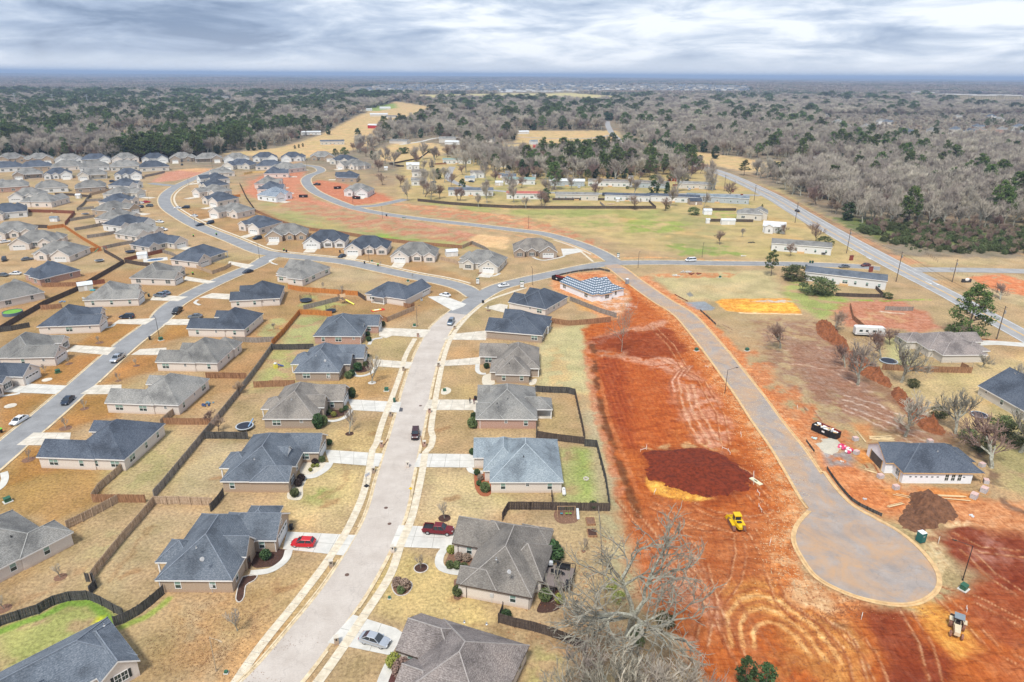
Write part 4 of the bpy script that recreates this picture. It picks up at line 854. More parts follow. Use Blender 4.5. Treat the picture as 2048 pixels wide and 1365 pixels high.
house((-8.1,89.0),-14.4,[(0,11.9,0,17.8,'y','h','h'),(-.8,6,0.05,4.7,'x','g','h'),(-4.8,6,9.6,17.6,'x','g','h',G('-x')),(5.5,12.7,4.1,13.4,'x','h','h',{'P':.72}),(6,11.6,13.5,18.1,'x','h','h')],'taupe','cream','taupe-roofed house with a back deck and the dark red pickup on its driveway',P=.72,trim=TRIMD,
  feats=[('vent',5.2,3.0),('dish',7.8,1.0),('meter',5.2,.38),('gutterpipe',.9,.3),('gutterpipe',11.4,.3),('gutterpipe',-3.8,9.9)])
house((-16.1,75.4),-21.3,[(3.4,17.3,-8,7.8,'y','h','h',{'P':.66}),(-.35,9,-.2,7.6,'x','g','h',G('-x')),(2.8,9,-6.6,-.5,'x','g','h'),(4.6,16,-9.8,-2,'x','h','h')],'brown','cream','brown-roofed house at the bottom edge with the silver sedan on its driveway',P=.62,feats=[('vent',8,5.5),('vent',11.5,5.6)],trim=TRIMD)
house((-8.8,207.2),-12.1,[(3,19,0,18.6,'y','h','h',{'P':.46}),(0,12,.05,10.5,'x','g','h',G('-x',P=.52)),(2.9,12,13,20.4,'x','g','h'),(12,19.6,8.5,14.5,'x','h','h',{'op':'+x'})],'dark','brown','charcoal shingled house with a brown brick side wall, third back from the grey-roofed ones',P=.6,feats=[('gutterpipe',.5,.4)])
house((-4.6,172.7),-2,[(0,9.7,0,11,'y','h','h'),(-.2,12.2,4.7,20.6,'y','h','h'),(-1.6,5,1.6,10.5,'x','h','h',{'P':.5}),(-5.5,6,12.6,20.4,'x','g','h',G('-x')),(8,12.3,4.6,9,'x','h','h',{'op':'+x'})],'taupe','brown','grey-taupe hip roofed brick house with a pale gravel bed, right of the street',P=.66,feats=[('vent',3.9,1.6,1),('meter',-.9,2.3)])
house((-8.5,146.3),.1,[(0,14.8,0,18.2,'y','h','h'),(-.25,7,9.6,18.0,'x','g','h',G('-x')),(-.15,6.5,.1,8.6,'x','g','h',{'P':.5}),(9,18.7,5.3,11.5,'x','h','h',{'op':'+x'})],'grey','red','grey-roofed red brick house where two people stand on the driveway',P=.6,
  feats=[('vent',5,2.2,1),('vent',7.6,2.2,1),('dormer',3.0,12.4,-1,2.8,3.6),('gutterpipe',.9,.35)])
house((-4.4,119.0),.7,[(0,15.1,0,17.4,'y','h','h'),(-1.4,7,4.3,17.2,'y','h','h',{'P':.75}),(-3.7,6,9.5,17.6,'x','g','h',G('-x'))],'blue','cream','pale blue-grey roofed house in front of the fenced lawn with the fire ring',P=.62,feats=[('vent',7,2.6,1),('gutterpipe',-1,4.7)])
# house being built by the turning circle: white wrap, bare framing
UC=house((82.3,123.6),-.1,[(0,17.1,0,11.8,'x','h','h',{'P':.64,'nw':True,'wr':15}),(-1.7,8,3.9,12.4,'x','g','h',{'P':.62,'nw':True}),(9,17.9,4.4,10.5,'x','h','h',{'nw':True})],'dark','wrap','unfinished white-wrapped house with a charcoal roof near the turning circle',trim=WOOD,win=0,feats=[('vent',9,4.2)])
mb=MB(); rg=random.Random(2)
for k in range(6): mb.box(1.7+k*1.15,2.15+k*1.15,.30,.33,1.5,1.72)
for k in range(3): mb.box(13.0+k*.9,13.45+k*.9,.30,.33,1.5,1.72) if k<1 else None
mb.build('wrap_print',BLACK,UC)
for k in range(3): obj('window_opening',window_mesh((.75,1.5,1,0,0)),UC,(9.6+k*1.35,.33,.75))
obj('window_opening',window_mesh((.75,1.5,2,0,0)),UC,(.33,2.2,.75),-math.pi/2)
MB().box(-1.42,-1.38,5.6,10.6,0,2.2).build('garage_shade_panel',M('opening_shade',(.10,.085,.07),.9,.2,1),UC)  # solid dark panel, the open garage's inside shade put into its colour
for k,y_ in enumerate((5.5,10.6)): MB().box(-1.5,-1.36,y_-.1,y_+.1,0,2.35).build('post',WOOD,UC)
for k,(x_,y_) in enumerate(((17.3,.5),(17.3,3.6),(-.3,.6))): MB().box(x_-.07,x_+.07,y_-.07,y_+.07,0,2.6).build('post',WOOD,UC)
house((129.2,189.4),2.2,[(0,14,0,9.5,'x','h','h',{'nw':True}),(-1.5,15.5,4.4,17.4,'x','h','h',{'P':.5}),(-4.6,4,11,18.2,'x','h','h'),(11,19.6,10.5,18,'x','h','g'),(10,16.6,3,10,'x','h','h')],'brown','siding','grey-brown roofed cream house beside the big pine at the right',P=.48,ze=2.6)
house((126.1,168.0),-82.5,[(0,21,0,16,'x','g','h'),(4,14,8,19,'y','h','g')],'dark','siding','dark-roofed cream house cut by the right edge of the photo',P=.62,ze=2.6)
house((-1.2,237.0),-30.7,[(1.8,15.2,0,17.8,'y','h','h'),(-.5,8,.1,8.7,'x','g','h',G('-x')),(1.0,9,9.6,17.4,'x','g','h')],'dark','cream','charcoal-roofed pale brick house with the triangular fenced yard behind it',P=.6)
# house under striped roofing felt
def felt():
    m=bpy.data.materials.new('roofing_felt_striped'); m.use_nodes=True; nt=m.node_tree; b=nt.nodes['Principled BSDF']; b.inputs['Roughness'].default_value=.7
    t=N(nt,'ShaderNodeTexCoord'); s=N(nt,'ShaderNodeSeparateXYZ'); nt.links.new(t.outputs['Object'],s.inputs[0])
    fr=math_(nt,'FRACT',math_(nt,'MULTIPLY',s.outputs[2],1.9)); n=N(nt,'ShaderNodeTexNoise',ins={2:1.5,3:3}); nt.links.new(t.outputs['Object'],n.inputs[0])
    fx=math_(nt,'GREATER_THAN',math_(nt,'FRACT',math_(nt,'MULTIPLY',math_(nt,'ADD',s.outputs[0],s.outputs[1]),.8)),0.28)
    k=math_(nt,'MULTIPLY',math_(nt,'LESS_THAN',fr,0.34),fx); c=mix(nt,k,(0.085,0.12,0.165),(0.62,0.66,0.7)); nt.links.new(c,b.inputs['Base Color']); SH['felt']=m
felt()
house((18.8,264.0),-57.4,[(5,21,0.1,16.4,'x','h','h'),(0,13,0,7.8,'x','g','h'),(5,12,6,17.2,'y','h','g'),(14,22.6,3,9,'x','h','h')],'felt','wrap','unfinished white house under blue-and-white striped roofing felt at the fork of the new road',trim=WOOD,P=.5,win=2)
# ---- ranch house plan used along the streets: front faces -y
def ranch(v):
    if v==0: return [(-8,8.2,-4.5,8,'x','h','h',{'F':'-y'}),(-8.2,-1,-10,2,'y','g','h',G('-y')),(3.2,8,-6.2,1,'y','g','h',{'F':'-y'})]
    if v==1: return [(-8,8,-5,8,'x','h','h'),(-8.3,-1.2,-8.6,2,'y','g','h',G('-y')),(-.6,3.2,-6.4,0,'y','g','h',{'F':'-y'}),(3.8,8.2,-7.2,1,'y','g','h',{'F':'-y'})]
    if v==2: return [(-8,7.5,-4,9,'x','h','h',{'F':'-y'}),(-8.2,-1,-8,3,'y','g','h',G('-y')),(1.2,5.6,-5.6,1,'y','g','h',{'F':'-y'}),(3,8.6,2,9.4,'x','h','h')]
    return [(-8.5,8.5,-5,7,'x','h','h',{'F':'-y'}),(-8.7,-1.8,-8,3,'y','g','h',G('-y')),(-1.5,8.3,-6.6,-3,'x','h','h',{'op':'-y','P':.4})]
def mir(ws):
    o=[]
    for w_ in ws:
        w_=list(w_); x0,x1=w_[0],w_[1]; w_[0],w_[1]=-x1,-x0
        if w_[4]=='x': w_[5],w_[6]=w_[6],w_[5]
        o.append(tuple(w_))
    return o
def place(cx,cy,fx,fy,v,mi,roof,wall,label,group=None,sc=1.0,dr=8.0,det=0,win=2,P=.58,feats=(),gc='w'):
    c=at(cx,cy); f=at(fx,fy); d=(f-c); rot=math.degrees(math.atan2(d.y,d.x))+90
    ws=ranch(v); 
    if mi: ws=mir(ws)
    kx,ky=((1,1.06) if cy>560 or (cy>540 and cx<500) else (1.24,1.04) if cy>465 else (1.2,1.1) if cy>345 else (1.42,1.2)); kx*=sc; ky*=sc; ze=2.9 if cy>465 else 3.6; P=.66 if cy>465 else .62
    ws=[(w_[0]*kx,w_[1]*kx,w_[2]*ky,w_[3]*ky)+tuple(w_[4:]) for w_ in ws]
    if gc!='w': ws=[w_[:7]+(dict(w_[7],gc=gc),) if len(w_)>7 and 'G' in w_[7] else w_ for w_ in ws]
    r=house((c.x,c.y),rot,ws,roof,wall,label,group=group,win=win,detail=det,P=P,feats=feats,ze=ze)
    if dr:   # driveway slab from the garage to the street
        g=ws[1]; gx=(g[0]+g[1])/2; mb=MB(); Rm=Matrix.Rotation(R(rot),3,'Z'); q=[Rm@Vector(p)+Vector((c.x,c.y,0)) for p in ((gx-2.7,g[2]+.35,0),(gx+2.7,g[2]+.35,0),(gx+2.7,g[2]-dr,0),(gx-2.7,g[2]-dr,0))]
        mb.add([(p.x,p.y,.048) for p in q],[(3,2,1,0)]); tag(mb.build('driveway',CONC),kind='structure')
    return r
# left diagonal street, east side (seen from behind)
place(222,902,92,897,0,1,'dark','cream','charcoal-roofed pale brick house nearest on the left street, backing on the green yard',dr=0,win=1,sc=1.02)
place(330,801,222,797,0,1,'grey','cream','grey-roofed pale brick house, second up the left street, with the toy-strewn back yard',dr=0,win=1)
place(398,722,300,720,2,1,'grey','cream','grey hip-roofed pale house between a lawn bed and the light wooden fence',dr=0,win=1)
place(461,658,370,656,0,1,'dark','cream','charcoal-roofed pale house behind the pickup coming up the left street',dr=0,win=1)
place(520,601,440,605,1,1,'dark','cream','dark-roofed house behind the brown fence with the netted trampoline',dr=0,win=1)
place(598,555,540,548,2,0,'grey','cream','grey-roofed pale house standing alone inside the bend of two streets',dr=0,win=1)
# left diagonal street, west side (fronts and side walls)
place(-20,775,60,778,1,1,'dark','cream','dark-roofed house of which only a white gabled garage shows at the left edge',dr=0,det=1)
place(70,713,170,711,0,0,'grey','cream','grey-roofed pale brick house with a brown planting bed, left of the silver pickup',dr=0,det=1,win=1)
place(155,652,255,648,0,0,'dark','cream','charcoal-roofed house with the black car parked on its driveway',dr=0,det=1,win=1)
place(235,601,320,598,0,0,'grey','cream','grey-roofed house with two parked cars and clutter behind it',dr=0,det=1,win=1)
place(323,560,395,562,0,0,'grey','cream','grey-roofed house left of the dark house with the fenced patio',dr=0,det=1)
place(402,523,470,530,3,0,'dark','cream','long charcoal-roofed house with a fenced patio in the street bend',dr=0,det=1)
# north side of the cross street, fronts face the camera
place(577,476,562,500,1,0,'grey','tan','grey-roofed tan house left of the white-fronted one on the cross street',dr=7)
place(655,490,630,520,1,0,'dark','white','charcoal-roofed white house with two front gables on the cross street',dr=7,det=1)
place(738,503,712,535,1,0,'dark','cream','charcoal-roofed house with the dark car on its drive, facing the cross street',dr=8,det=1)
place(832,517,808,552,1,0,'grey','cream','grey-roofed house with four garage lights facing the cross street, left of the shed',dr=8,det=1)
place(962,535,925,568,2,1,'grey','siding','grey-roofed corner house beside the white shed and the sign board',dr=7,det=1)
place(1068,508,1080,540,1,1,'taupe','brown','taupe-roofed brown brick house on the corner of the new loop street',dr=0,det=1)
# column facing the big curve from the left
LC=[(255,378,'dark','white'),(248,396,'grey','siding'),(242,412,'dark','cream'),(232,428,'grey','tan'),(240,446,'grey','cream'),(258,458,'dark','white'),(283,474,'grey','cream'),(318,496,'dark','cream')]
for i,(x,y,r_,w_) in enumerate(LC):
    place(x,y,x+60,y+3+i,0,i%2,r_,w_,f"{'charcoal' if r_=='dark' else 'grey'}-roofed house facing the inside of the big curve, {['farthest','second farthest','third farthest','fourth farthest','fifth farthest','third nearest','second nearest','nearest'][i]} of its row",'houses facing the big curve',sc=.95,dr=9)
# column facing the curve from the right
RC_=[(445,352,'grey','cream'),(430,366,'dark','white'),(427,379,'dark','siding'),(428,392,'grey','cream'),(440,408,'dark','cream'),(468,432,'grey','cream'),(520,460,'dark','cream')]
for i,(x,y,r_,w_) in enumerate(RC_):
    place(x,y,x-60,y+4+2*i,0,(i+1)%2,r_,w_,f"{'charcoal' if r_=='dark' else 'grey'}-roofed house inside the big curve, {['farthest','second farthest','third farthest','middle one','third nearest','second nearest','nearest'][i]} of the seven",'houses inside the big curve',sc=.95,dr=8)
# far rows at the top left
FR1=[(24,324,'grey','tan'),(80,325,'grey','tan'),(140,326,'grey','white'),(193,325,'dark','white'),(252,324,'grey','cream'),(311,324,'dark','white'),(366,323,'grey','brown'),(418,323,'grey','brown'),(474,324,'grey','white'),(531,322,'dark','white'),(587,322,'dark','white'),(645,320,'grey','tan')]
for i,(x,y,r_,w_) in enumerate(FR1):
    place(x,y,x-3+i*.6,y+30,[0,2,0,3,1,0,2,3,1][i%9],i%2,r_,w_,f"{'charcoal' if r_=='dark' else 'grey'}-roofed house in the farthest row below the woods, {ORD[i+1]}",'farthest row of houses',dr=9)
FR2=[(15,342,'dark','white'),(75,340,'dark','tan'),(135,339,'grey','cream'),(190,340,'grey','white'),(251,339,'grey','siding'),(309,340,'dark','siding')]
for i,(x,y,r_,w_) in enumerate(FR2):
    place(x,y,x+2,y-20,[0,1,2][i%3],i%2,r_,w_,f"{'charcoal' if r_=='dark' else 'grey'}-roofed house in the second row from the woods, {ORD[i+1]}",'second row of houses',dr=0)
FR3=[(58,356,'grey','brown'),(118,356,'dark','white'),(187,357,'grey','siding'),(258,357,'dark','white')]
for i,(x,y,r_,w_) in enumerate(FR3):
    place(x,y,x-8,y+26,[3,1,3,1][i],i%2,r_,w_,f"{'charcoal' if r_=='dark' else 'grey'}-roofed house with small dormers in the third row from the woods, {ORD[i+1]}",'third row of houses',dr=7)
FR4=[(28,381,'grey','red'),(105,382,'grey','white'),(183,382,'grey','brown')]
for i,(x,y,r_,w_) in enumerate(FR4):
    place(x,y,x+6,y-30,[0,2,1][i],i%2,r_,w_,f"grey-roofed {['pink brick','white','brown brick'][i]} house backing onto the fenced yards left of the big curve",'fourth row of houses',dr=0)
for a in [(60,400,30,420,1,0,'grey','white','grey-roofed house with two bright front gables in the upper left'),(95,410,150,395,2,0,'grey','cream','grey hip-roofed house right of the two bright gables, near the small shed'),
 (18,432,20,395,2,0,'dark','white','charcoal-roofed white house above the long red-brown fence'),(28,472,-10,505,1,0,'grey','cream','large grey-roofed house at the left edge below the fenced lawn'),
 (78,492,30,525,2,0,'grey','cream','grey-roofed house in the dense left cluster, middle of three'),(118,516,60,540,2,1,'grey','cream','grey-roofed house in the dense left cluster with the swing set behind it'),
 (100,556,40,540,2,0,'dark','red','charcoal-roofed pink brick house at the left beside parked cars'),(28,600,-20,575,0,0,'grey','cream','grey-roofed house with a covered back patio at the left edge'),
 (-28,440,-60,470,1,0,'grey','cream','grey-roofed house cut by the left edge, upper part'),(-10,380,-10,360,0,0,'grey','red','roof cut by the left edge beside the pink brick house')]:
    place(*a,dr=0)
# inner cul-de-sac and the new loop
for a in [(482,337,455,345,0,0,'dark','siding','charcoal-roofed house with a dark gable, left of the small yellow fence'),(541,338,560,322,0,1,'dark','cream','charcoal-roofed house with pale wall behind the far cul-de-sac'),
 (578,343,612,338,2,0,'grey','cream','grey-roofed house at the inner side of the far loop, farthest back'),(553,353,605,352,0,0,'dark','cream','charcoal-roofed house inside the far loop, second back'),
 (540,374,600,374,1,0,'grey','cream','low grey-roofed house inside the far loop'),(550,385,600,385,2,0,'dark','cream','charcoal-roofed house directly behind the felt-striped one'),
 (688,328,650,338,0,1,'dark','siding','charcoal-roofed house beyond the far loop, upper of three'),(706,338,660,345,2,0,'grey','cream','grey-roofed house beyond the far loop, middle of three'),
 (692,362,650,362,2,0,'dark','tan','charcoal-roofed tan brick house beside the dumpster on the far loop'),(716,391,680,410,2,1,'grey','white','grey-roofed white house on the bare red lot of the far loop'),
 (557,399,605,405,2,0,'felt','wrap','small unfinished house under striped felt by the far red lots')]:
    place(*a,dr=6)
# mobile homes and park houses
def mobile(cx,cy,fx,fy,L,wd,roof,wall,label,P=.28,grp='mobile homes in the park'):
    L*=1.15; wd*=1.15
    c=at(cx,cy); f=at(fx,fy); d=f-c; rot=math.degrees(math.atan2(d.y,d.x))+90
    r=house((c.x,c.y),rot,[(-L/2,L/2,-wd/2,wd/2,'x','g','g')],roof,wall,label,cat='mobile home',group=grp,P=P,ze=3.9,win=1,detail=0,name='mobile_home')
    MB().box(-1.6,1.6,-wd/2-1.2,-wd/2+.3,0,.7).box(-1.6,-1.5,-wd/2-1.2,-wd/2-1.1,.7,1.6).box(1.5,1.6,-wd/2-1.2,-wd/2-1.1,.7,1.6).build('steps',WOOD,r)
    return r
MHs=[(1040,368,1040,380,21,8,'green','white','white mobile home with a dull green roof, left end of the back row'),(1134,371,1134,385,24,8,'white','bluegrey','pale mobile home behind a bare tree in the back row'),(1220,372,1220,386,30,8,'taupe','white','long white mobile home with a grey roof, middle of the back row'),
 (1303,375,1303,390,23,8,'taupe','bluegrey','pale green-grey mobile home left of the cone-shaped evergreen'),(1393,377,1393,390,24,8,'grey','siding','cream mobile home with a dark doorway, right end of the back row'),
 (1049,397,1049,409,22,7,'redmetal','white','white mobile home with the red metal roof'),(1153,399,1153,411,26,7,'grey','siding','cream mobile home with a plain grey roof, left of the two dark-roofed ones'),(1254,401,1254,412,27,7,'dark','white','white mobile home with a dark roof, left of the conifer pair'),
 (1345,403,1345,414,31,7,'dark','white','white mobile home with a dark roof below the cone-shaped evergreen'),(1434,404,1434,415,36,8,'blue','bluegrey','long blue-grey mobile home near the highway'),(942,390,940,400,28,9,'slate','white','white mobile home with grey roof, near the long board fence'),
 (1600,502,1602,515,24,9,'grey','white','white mobile home above the private drive beside the highway'),(1688,565,1686,580,27,9,'slate','white','white mobile home with a dark roof behind the round evergreens'),(914,327,912,340,24,7,'green','white','white mobile home with a green roof among bare trees'),
 (665,289,666,300,25,9,'slate','siding','low cream mobile home beyond the farthest row, in the tan field'),(622,270,623,280,24,8,'white','white','white trailer home far back in the tan field')]
for a in MHs: mobile(*a)
for a in [(826,338,826,352,1,'white','white','small white house with a hipped pale roof, upper left of the park'),(838,353,838,370,0,'taupe','white','white house below the small one at the left of the park'),(838,370,838,385,0,'grey','white','white house with a grey roof beside a big bare tree'),
 (955,355,950,370,1,'taupe','white','white house with a brown roof right of the park road'),(1000,334,1000,345,1,'slate','white','white house with a slate roof among bare trees, upper centre'),(1018,362,1018,375,0,'slate','siding','pale little house beside the park road'),
 (1503,438,1500,460,2,'grey','siding','rambling grey-roofed house behind the trailer near the highway'),(1547,464,1545,480,1,'white','white','bright white house with a round bush at its front')]:
    c=at(a[0],a[1]); f=at(a[2],a[3]); d=f-c; rot=math.degrees(math.atan2(d.y,d.x))+90; v=a[4]
    ws=[[(-6,6,-4,4,'x','g','g')],[(-6,6,-4,4,'x','g','g'),(-5,0,-6.5,0,'y','g','h')],[(-9,6,-5,5,'x','h','h'),(0,9,-1,11,'y','g','g')]][v]
    house((c.x,c.y),rot,ws,a[5],a[6],a[7],P=.5,ze=3.8,win=2,detail=0,group='park houses')
# farther buildings in and beyond the fields
for (x,y,L,wd,hh,rf,wl,lb) in [(747,257,16,10,5,'white','redbarn','red barn with a white roof in the tan field'),(770,219,26,11,4,'white','white','white farm shed on the hill by the woods'),(718,221,20,9,3.5,'white','siding','low pale farm building beside the white shed'),(738,222,14,9,3.5,'white','white','small farm building between two pale sheds'),
 (758,233,36,12,4,'white','siding','long poultry shed with a pale roof on the hilltop'),(783,236,22,9,3,'slate','siding','low grey farm building at the end of the long shed'),(836,255,10,8,3,'white','white','tiny white building behind the centre field'),
 (800,287,24,12,3,'grey','siding','grey-roofed house on the bare lot beside the gravel drive'),(895,285,22,12,5,'grey','siding','two-storey pale house with wings among the bare trees'),(907,289,20,10,3,'white','white','white garage building in front of the pale two-storey house'),
 (967,284,30,13,4.5,'dark','siding','dark-roofed long house right of the tall evergreen'),(1040,268,26,9,3,'white','white','long white building behind the evergreen, centre back'),(1067,289,10,8,4,'blue','white','small pale blue-roofed house left of the red tank'),
 (1560,340,14,8,3,'taupe','siding','brown-roofed house under bare trees by the highway'),(1642,326,26,12,4,'white','white','white metal-roofed building among the woods'),(1584,330,10,7,3,'white','white','small white building left of the metal-roofed one in the woods'),
 (1803,342,18,9,3,'white','white','white roof half hidden in the woods'),(2005,350,22,9,3.5,'white','siding','pale roof near the right edge in the woods'),(200,268,16,9,3,'white','white','white house in the left woods'),(220,267,14,9,3,'slate','white','slate roofed small house in the left woods'),
 (240,291,18,9,3,'white','white','white shed roof at the edge of the left woods'),(130,234,18,12,5,'white','white','bright roofed building far in the left woods'),(165,233,26,10,4,'white','siding','long pale roof far in the left woods'),(455,281,16,9,4,'white','siding','pale farm building right of the left woods'),
 (560,272,16,8,3.5,'white','white','white trailer beside parked cars at the field edge'),(370,270,16,9,3,'slate','white','grey-roofed house near the field at upper left'),(432,272,14,9,3,'white','white','white house before the bare trees at upper left')]:
    p=at(x,y); a=(x*13+y*7)%50-25
    house((p.x,p.y),a,[(-L/2,L/2,-wd/2,wd/2,'x','g','g')],rf,wl,lb,cat='building',P=.35,ze=hh,win=0,detail=0,name='farm_building' if 'barn' in lb or 'farm' in lb or 'shed' in lb else 'house')
# suburban houses in the woods at the right
k=0
for (x,y,rf,wl) in [(1675,252,'grey','white'),(1690,262,'taupe','siding'),(1760,250,'grey','white'),(1772,252,'slate','siding'),(1812,273,'slate','red'),(1815,278,'dark','white'),(1908,268,'slate','siding'),(1912,241,'grey','siding'),(1952,262,'slate','red'),(1955,269,'taupe','red'),(1980,240,'slate','white'),(1995,246,'grey','siding'),(2000,268,'grey','red'),(2035,262,'slate','white'),(1730,262,'grey','siding'),(1650,240,'grey','siding'),(2040,276,'grey','red'),(1935,272,'dark','siding'),(1550,242,'taupe','siding'),(1862,270,'grey','white')]:
    k+=1; p=at(x,y); house((p.x,p.y),(x*7)%90,[(-9,9,-6,6,'x','h','h'),(-8,0,-9,2,'y','g','h')],rf,wl,f"{'grey' if rf!='dark' else 'dark'}-roofed house among the bare woods at the right",group='suburban houses in the right woods',P=.7,ze=7,win=0,detail=0)
# ------------------------------------------------------------------ trees
BARK=M('bark_pale',(0.24,0.22,0.17),0.95,0.35,3,col2=(0.38,0.38,0.31)); BARKD=M('bark_brown',(0.17,0.13,0.10),0.95,0.3,3)
TW_G=M('twigs_grey',(0.39,0.34,0.28),0.95,0.25,0.3,rnd=.28); TW_B=M('twigs_red_brown',(0.29,0.205,0.16),0.95,0.25,0.3,rnd=.25); TW_P=M('twigs_pale_lichen',(0.27,0.25,0.20),0.95,0.3,1.5)
LF_P=M('needles_pine',(0.045,0.075,0.026),0.8,0.45,0.6,col2=(0.11,0.15,0.04),rnd=.35); LF_D=M('needles_cedar',(0.022,0.05,0.018),0.8,0.4,0.6,col2=(0.06,0.10,0.035),rnd=.35)
LF_S=M('leaves_shrub',(0.06,0.09,0.03),0.8,0.4,1.2,col2=(0.14,0.165,0.065),rnd=.35); LF_O=M('leaves_russet',(0.36,0.15,0.07),0.9,0.3,0.6,rnd=.2); LF_Y=M('leaves_yellowgreen',(0.26,0.27,0.06),0.8,0.3,2,rnd=.2)
LF_PU=M('leaves_dark_purple',(0.045,0.03,0.028),0.9,0.3,3,rnd=.1)
def tube(mb,pts,r0,r1,n,m=0):
    L=len(pts); vs=[]; prev=None
    for i,p in enumerate(pts):
        d=(pts[min(i+1,L-1)]-pts[max(i-1,0)]).normalized(); a=d.orthogonal().normalized() if prev is None else (prev-d*prev.dot(d)).normalized(); prev=a; b=d.cross(a); r=r0+(r1-r0)*i/(L-1)
        for k in range(n):
            t=2*math.pi*k/n; vs.append(p+(a*math.cos(t)+b*math.sin(t))*r)
    fs=[(i*n+k,i*n+(k+1)%n,(i+1)*n+(k+1)%n,(i+1)*n+k) for i in range(L-1) for k in range(n)]
    mb.add(vs,fs,m)
def grow(mbT,mbC,rng,p,d,L,r,lv,maxlv,spread,kidsn,minr,up=.15,wig=.25,tl=1,rk=.62):
    ns=4 if lv<2 else 3; pts=[p.copy()]; q=p.copy(); dd=d.copy()
    for i in range(ns):
        dd=(dd+Vector((rng.uniform(-wig,wig),rng.uniform(-wig,wig),rng.uniform(-wig*.6,wig*.6)+up*.3))).normalized(); q=q+dd*(L/ns); pts.append(q.copy())
    r1=max(minr,r*.45); tube(mbT if lv<=tl else mbC,pts,max(r,minr),r1,6 if lv==0 else (5 if lv==1 else (4 if lv==2 else 3)))
    if lv>=maxlv: return
    k=kidsn[min(lv,len(kidsn)-1)]
    for j in range(k):
        t=rng.uniform(.35,1.0) if lv else rng.uniform(.42,1.0)
        if j==0: t=1.0
        i=min(ns-1,int(t*ns)); u=t*ns-i; b=pts[i].lerp(pts[i+1],min(1,u)); ax=(pts[i+1]-pts[i]).normalized()
        az=rng.uniform(0,6.283) if lv else 6.283*j/k+rng.uniform(-.5,.5); o=ax.orthogonal().normalized(); o2=ax.cross(o); sp=spread*(.6+.6*rng.random())*(.55 if j==0 else 1)
        nd=(ax*math.cos(sp)+(o*math.cos(az)+o2*math.sin(az))*math.sin(sp)+Vector((0,0,up))).normalized()
        grow(mbT,mbC,rng,b,nd,L*rng.uniform(.55,.8),max(minr,r*(.62 if j else .7)),lv+1,maxlv,spread,kidsn,minr,up,wig,tl,rk)
def bare_meshes(seed,h,maxlv,kidsn,minr,tw=TW_G,bark=BARK,spread=.75,r=None,first=.36,up=.18,wig=.25,tl=1,lean=(0,0),rk=.62):
    rng=random.Random(seed); T_,C_=MB(),MB()
    grow(T_,C_,rng,Vector((0,0,-.2)),Vector((lean[0],lean[1],1)).normalized(),h*first,r or h*.022,0,maxlv,spread,kidsn,minr,up,wig,tl,rk)
    for mb in (T_,C_):   # exact height
        pass
    zm=max([v[2] for v in C_.v]+[1]); k=h/zm
    for mb in (T_,C_): mb.v=[(a*k,b*k,c*k) for a,b,c in mb.v]
    return T_.mesh('trunk',bark),C_.mesh('crown',tw)
def leafcloud(mb,rng,c,rad,n,s,m=0,flat=.8,shell=.5):
    for _ in range(n):
        v=Vector((rng.gauss(0,1),rng.gauss(0,1),rng.gauss(0,1))).normalized()*(shell+(1-shell)*rng.random()); p=Vector((c[0]+v.x*rad[0],c[1]+v.y*rad[1],c[2]+v.z*rad[2]))
        a=Vector((rng.gauss(0,1),rng.gauss(0,1),rng.gauss(0,1)*flat)).normalized()*s*rng.uniform(.6,1.3); b=a.orthogonal().normalized(); b=(b*math.cos(rng.random()*6)+a.normalized().cross(b)*math.sin(rng.random()*6))*s*rng.uniform(.4,.9)
        mb.add([p-a-b*.4,p+a*.2-b,p+a+b*.3,p-a*.1+b],[(0,1,2,3)],m)
def pine_meshes(seed,h,cl,per,s,mat=LF_P,rad=.26,base=.35,bark=BARKD,shape='pine'):
    rng=random.Random(seed); T_,C_=MB(),MB(); pts=[Vector((0,0,-.2))]
    for i in range(5): pts.append(Vector((rng.uniform(-.02,.02)*h,rng.uniform(-.02,.02)*h,h*.93*(i+1)/5)))
    tube(T_,pts,h*.017,h*.004,6)
    for k in range(cl):
        t=base+(1-base)*rng.random(); 
        if shape=='pine': rr=rad*h*(math.sin(min(1,(1-t)/(1-base)*1.1)*math.pi*.62)**.8+.12)
        elif shape=='cone': rr=rad*h*((1-t)/(1-base)+.06)
        else: rr=rad*h*math.sqrt(max(.05,1-((t-base)/(1-base)*2-1)**2))
        az=rng.random()*6.283; q=(.45+.6*rng.random() if shape=='pine' else .7+.3*rng.random()); p=Vector((math.cos(az)*rr*q,math.sin(az)*rr*q,t*h)); c0=Vector((0,0,p.z-rr*.25))
        if shape=='pine': tube(T_,[c0,c0.lerp(p,.55)+Vector((0,0,.1)),p],h*.005,h*.0015,3)
        b=h*(.075 if shape=='pine' else max(.085,rad*.34))*rng.uniform(.7,1.35); leafcloud(C_,rng,p,(b,b,b*.62),per,s)
    return T_.mesh('trunk',bark),C_.mesh('crown',mat)
def joined(name,a,b):
    me=bpy.data.meshes.new(name); va=[tuple(v.co) for v in a.vertices]; n=len(va); f=[tuple(p.vertices) for p in a.polygons]; k=len(f); va+=[tuple(v.co) for v in b.vertices]; f+=[tuple(i+n for i in p.vertices) for p in b.polygons]
    me.from_pydata(va,[],f); me.materials.append(a.materials[0]); me.materials.append(b.materials[0]); me.polygons.foreach_set('material_index',[0]*k+[1]*(len(f)-k)); return me
TREES={}
def tdef(k,ms): TREES[k]=ms
for i in range(4): tdef(f'bare{i}',bare_meshes(10+i,1.0*13,4,(6,5,5,4),.035,TW_G,spread=.62+.06*i,up=.22))
for i in range(2): tdef(f'brown{i}',bare_meshes(30+i,11,4,(6,5,5,4),.035,TW_B,BARKD,spread=.7,up=.2))
for i in range(3): tdef(f'pine{i}',pine_meshes(50+i,18,52,36,.40))
for i in range(2): tdef(f'cedar{i}',pine_meshes(60+i,10,60,22,.38,LF_D,.24,.06,shape='oval'))
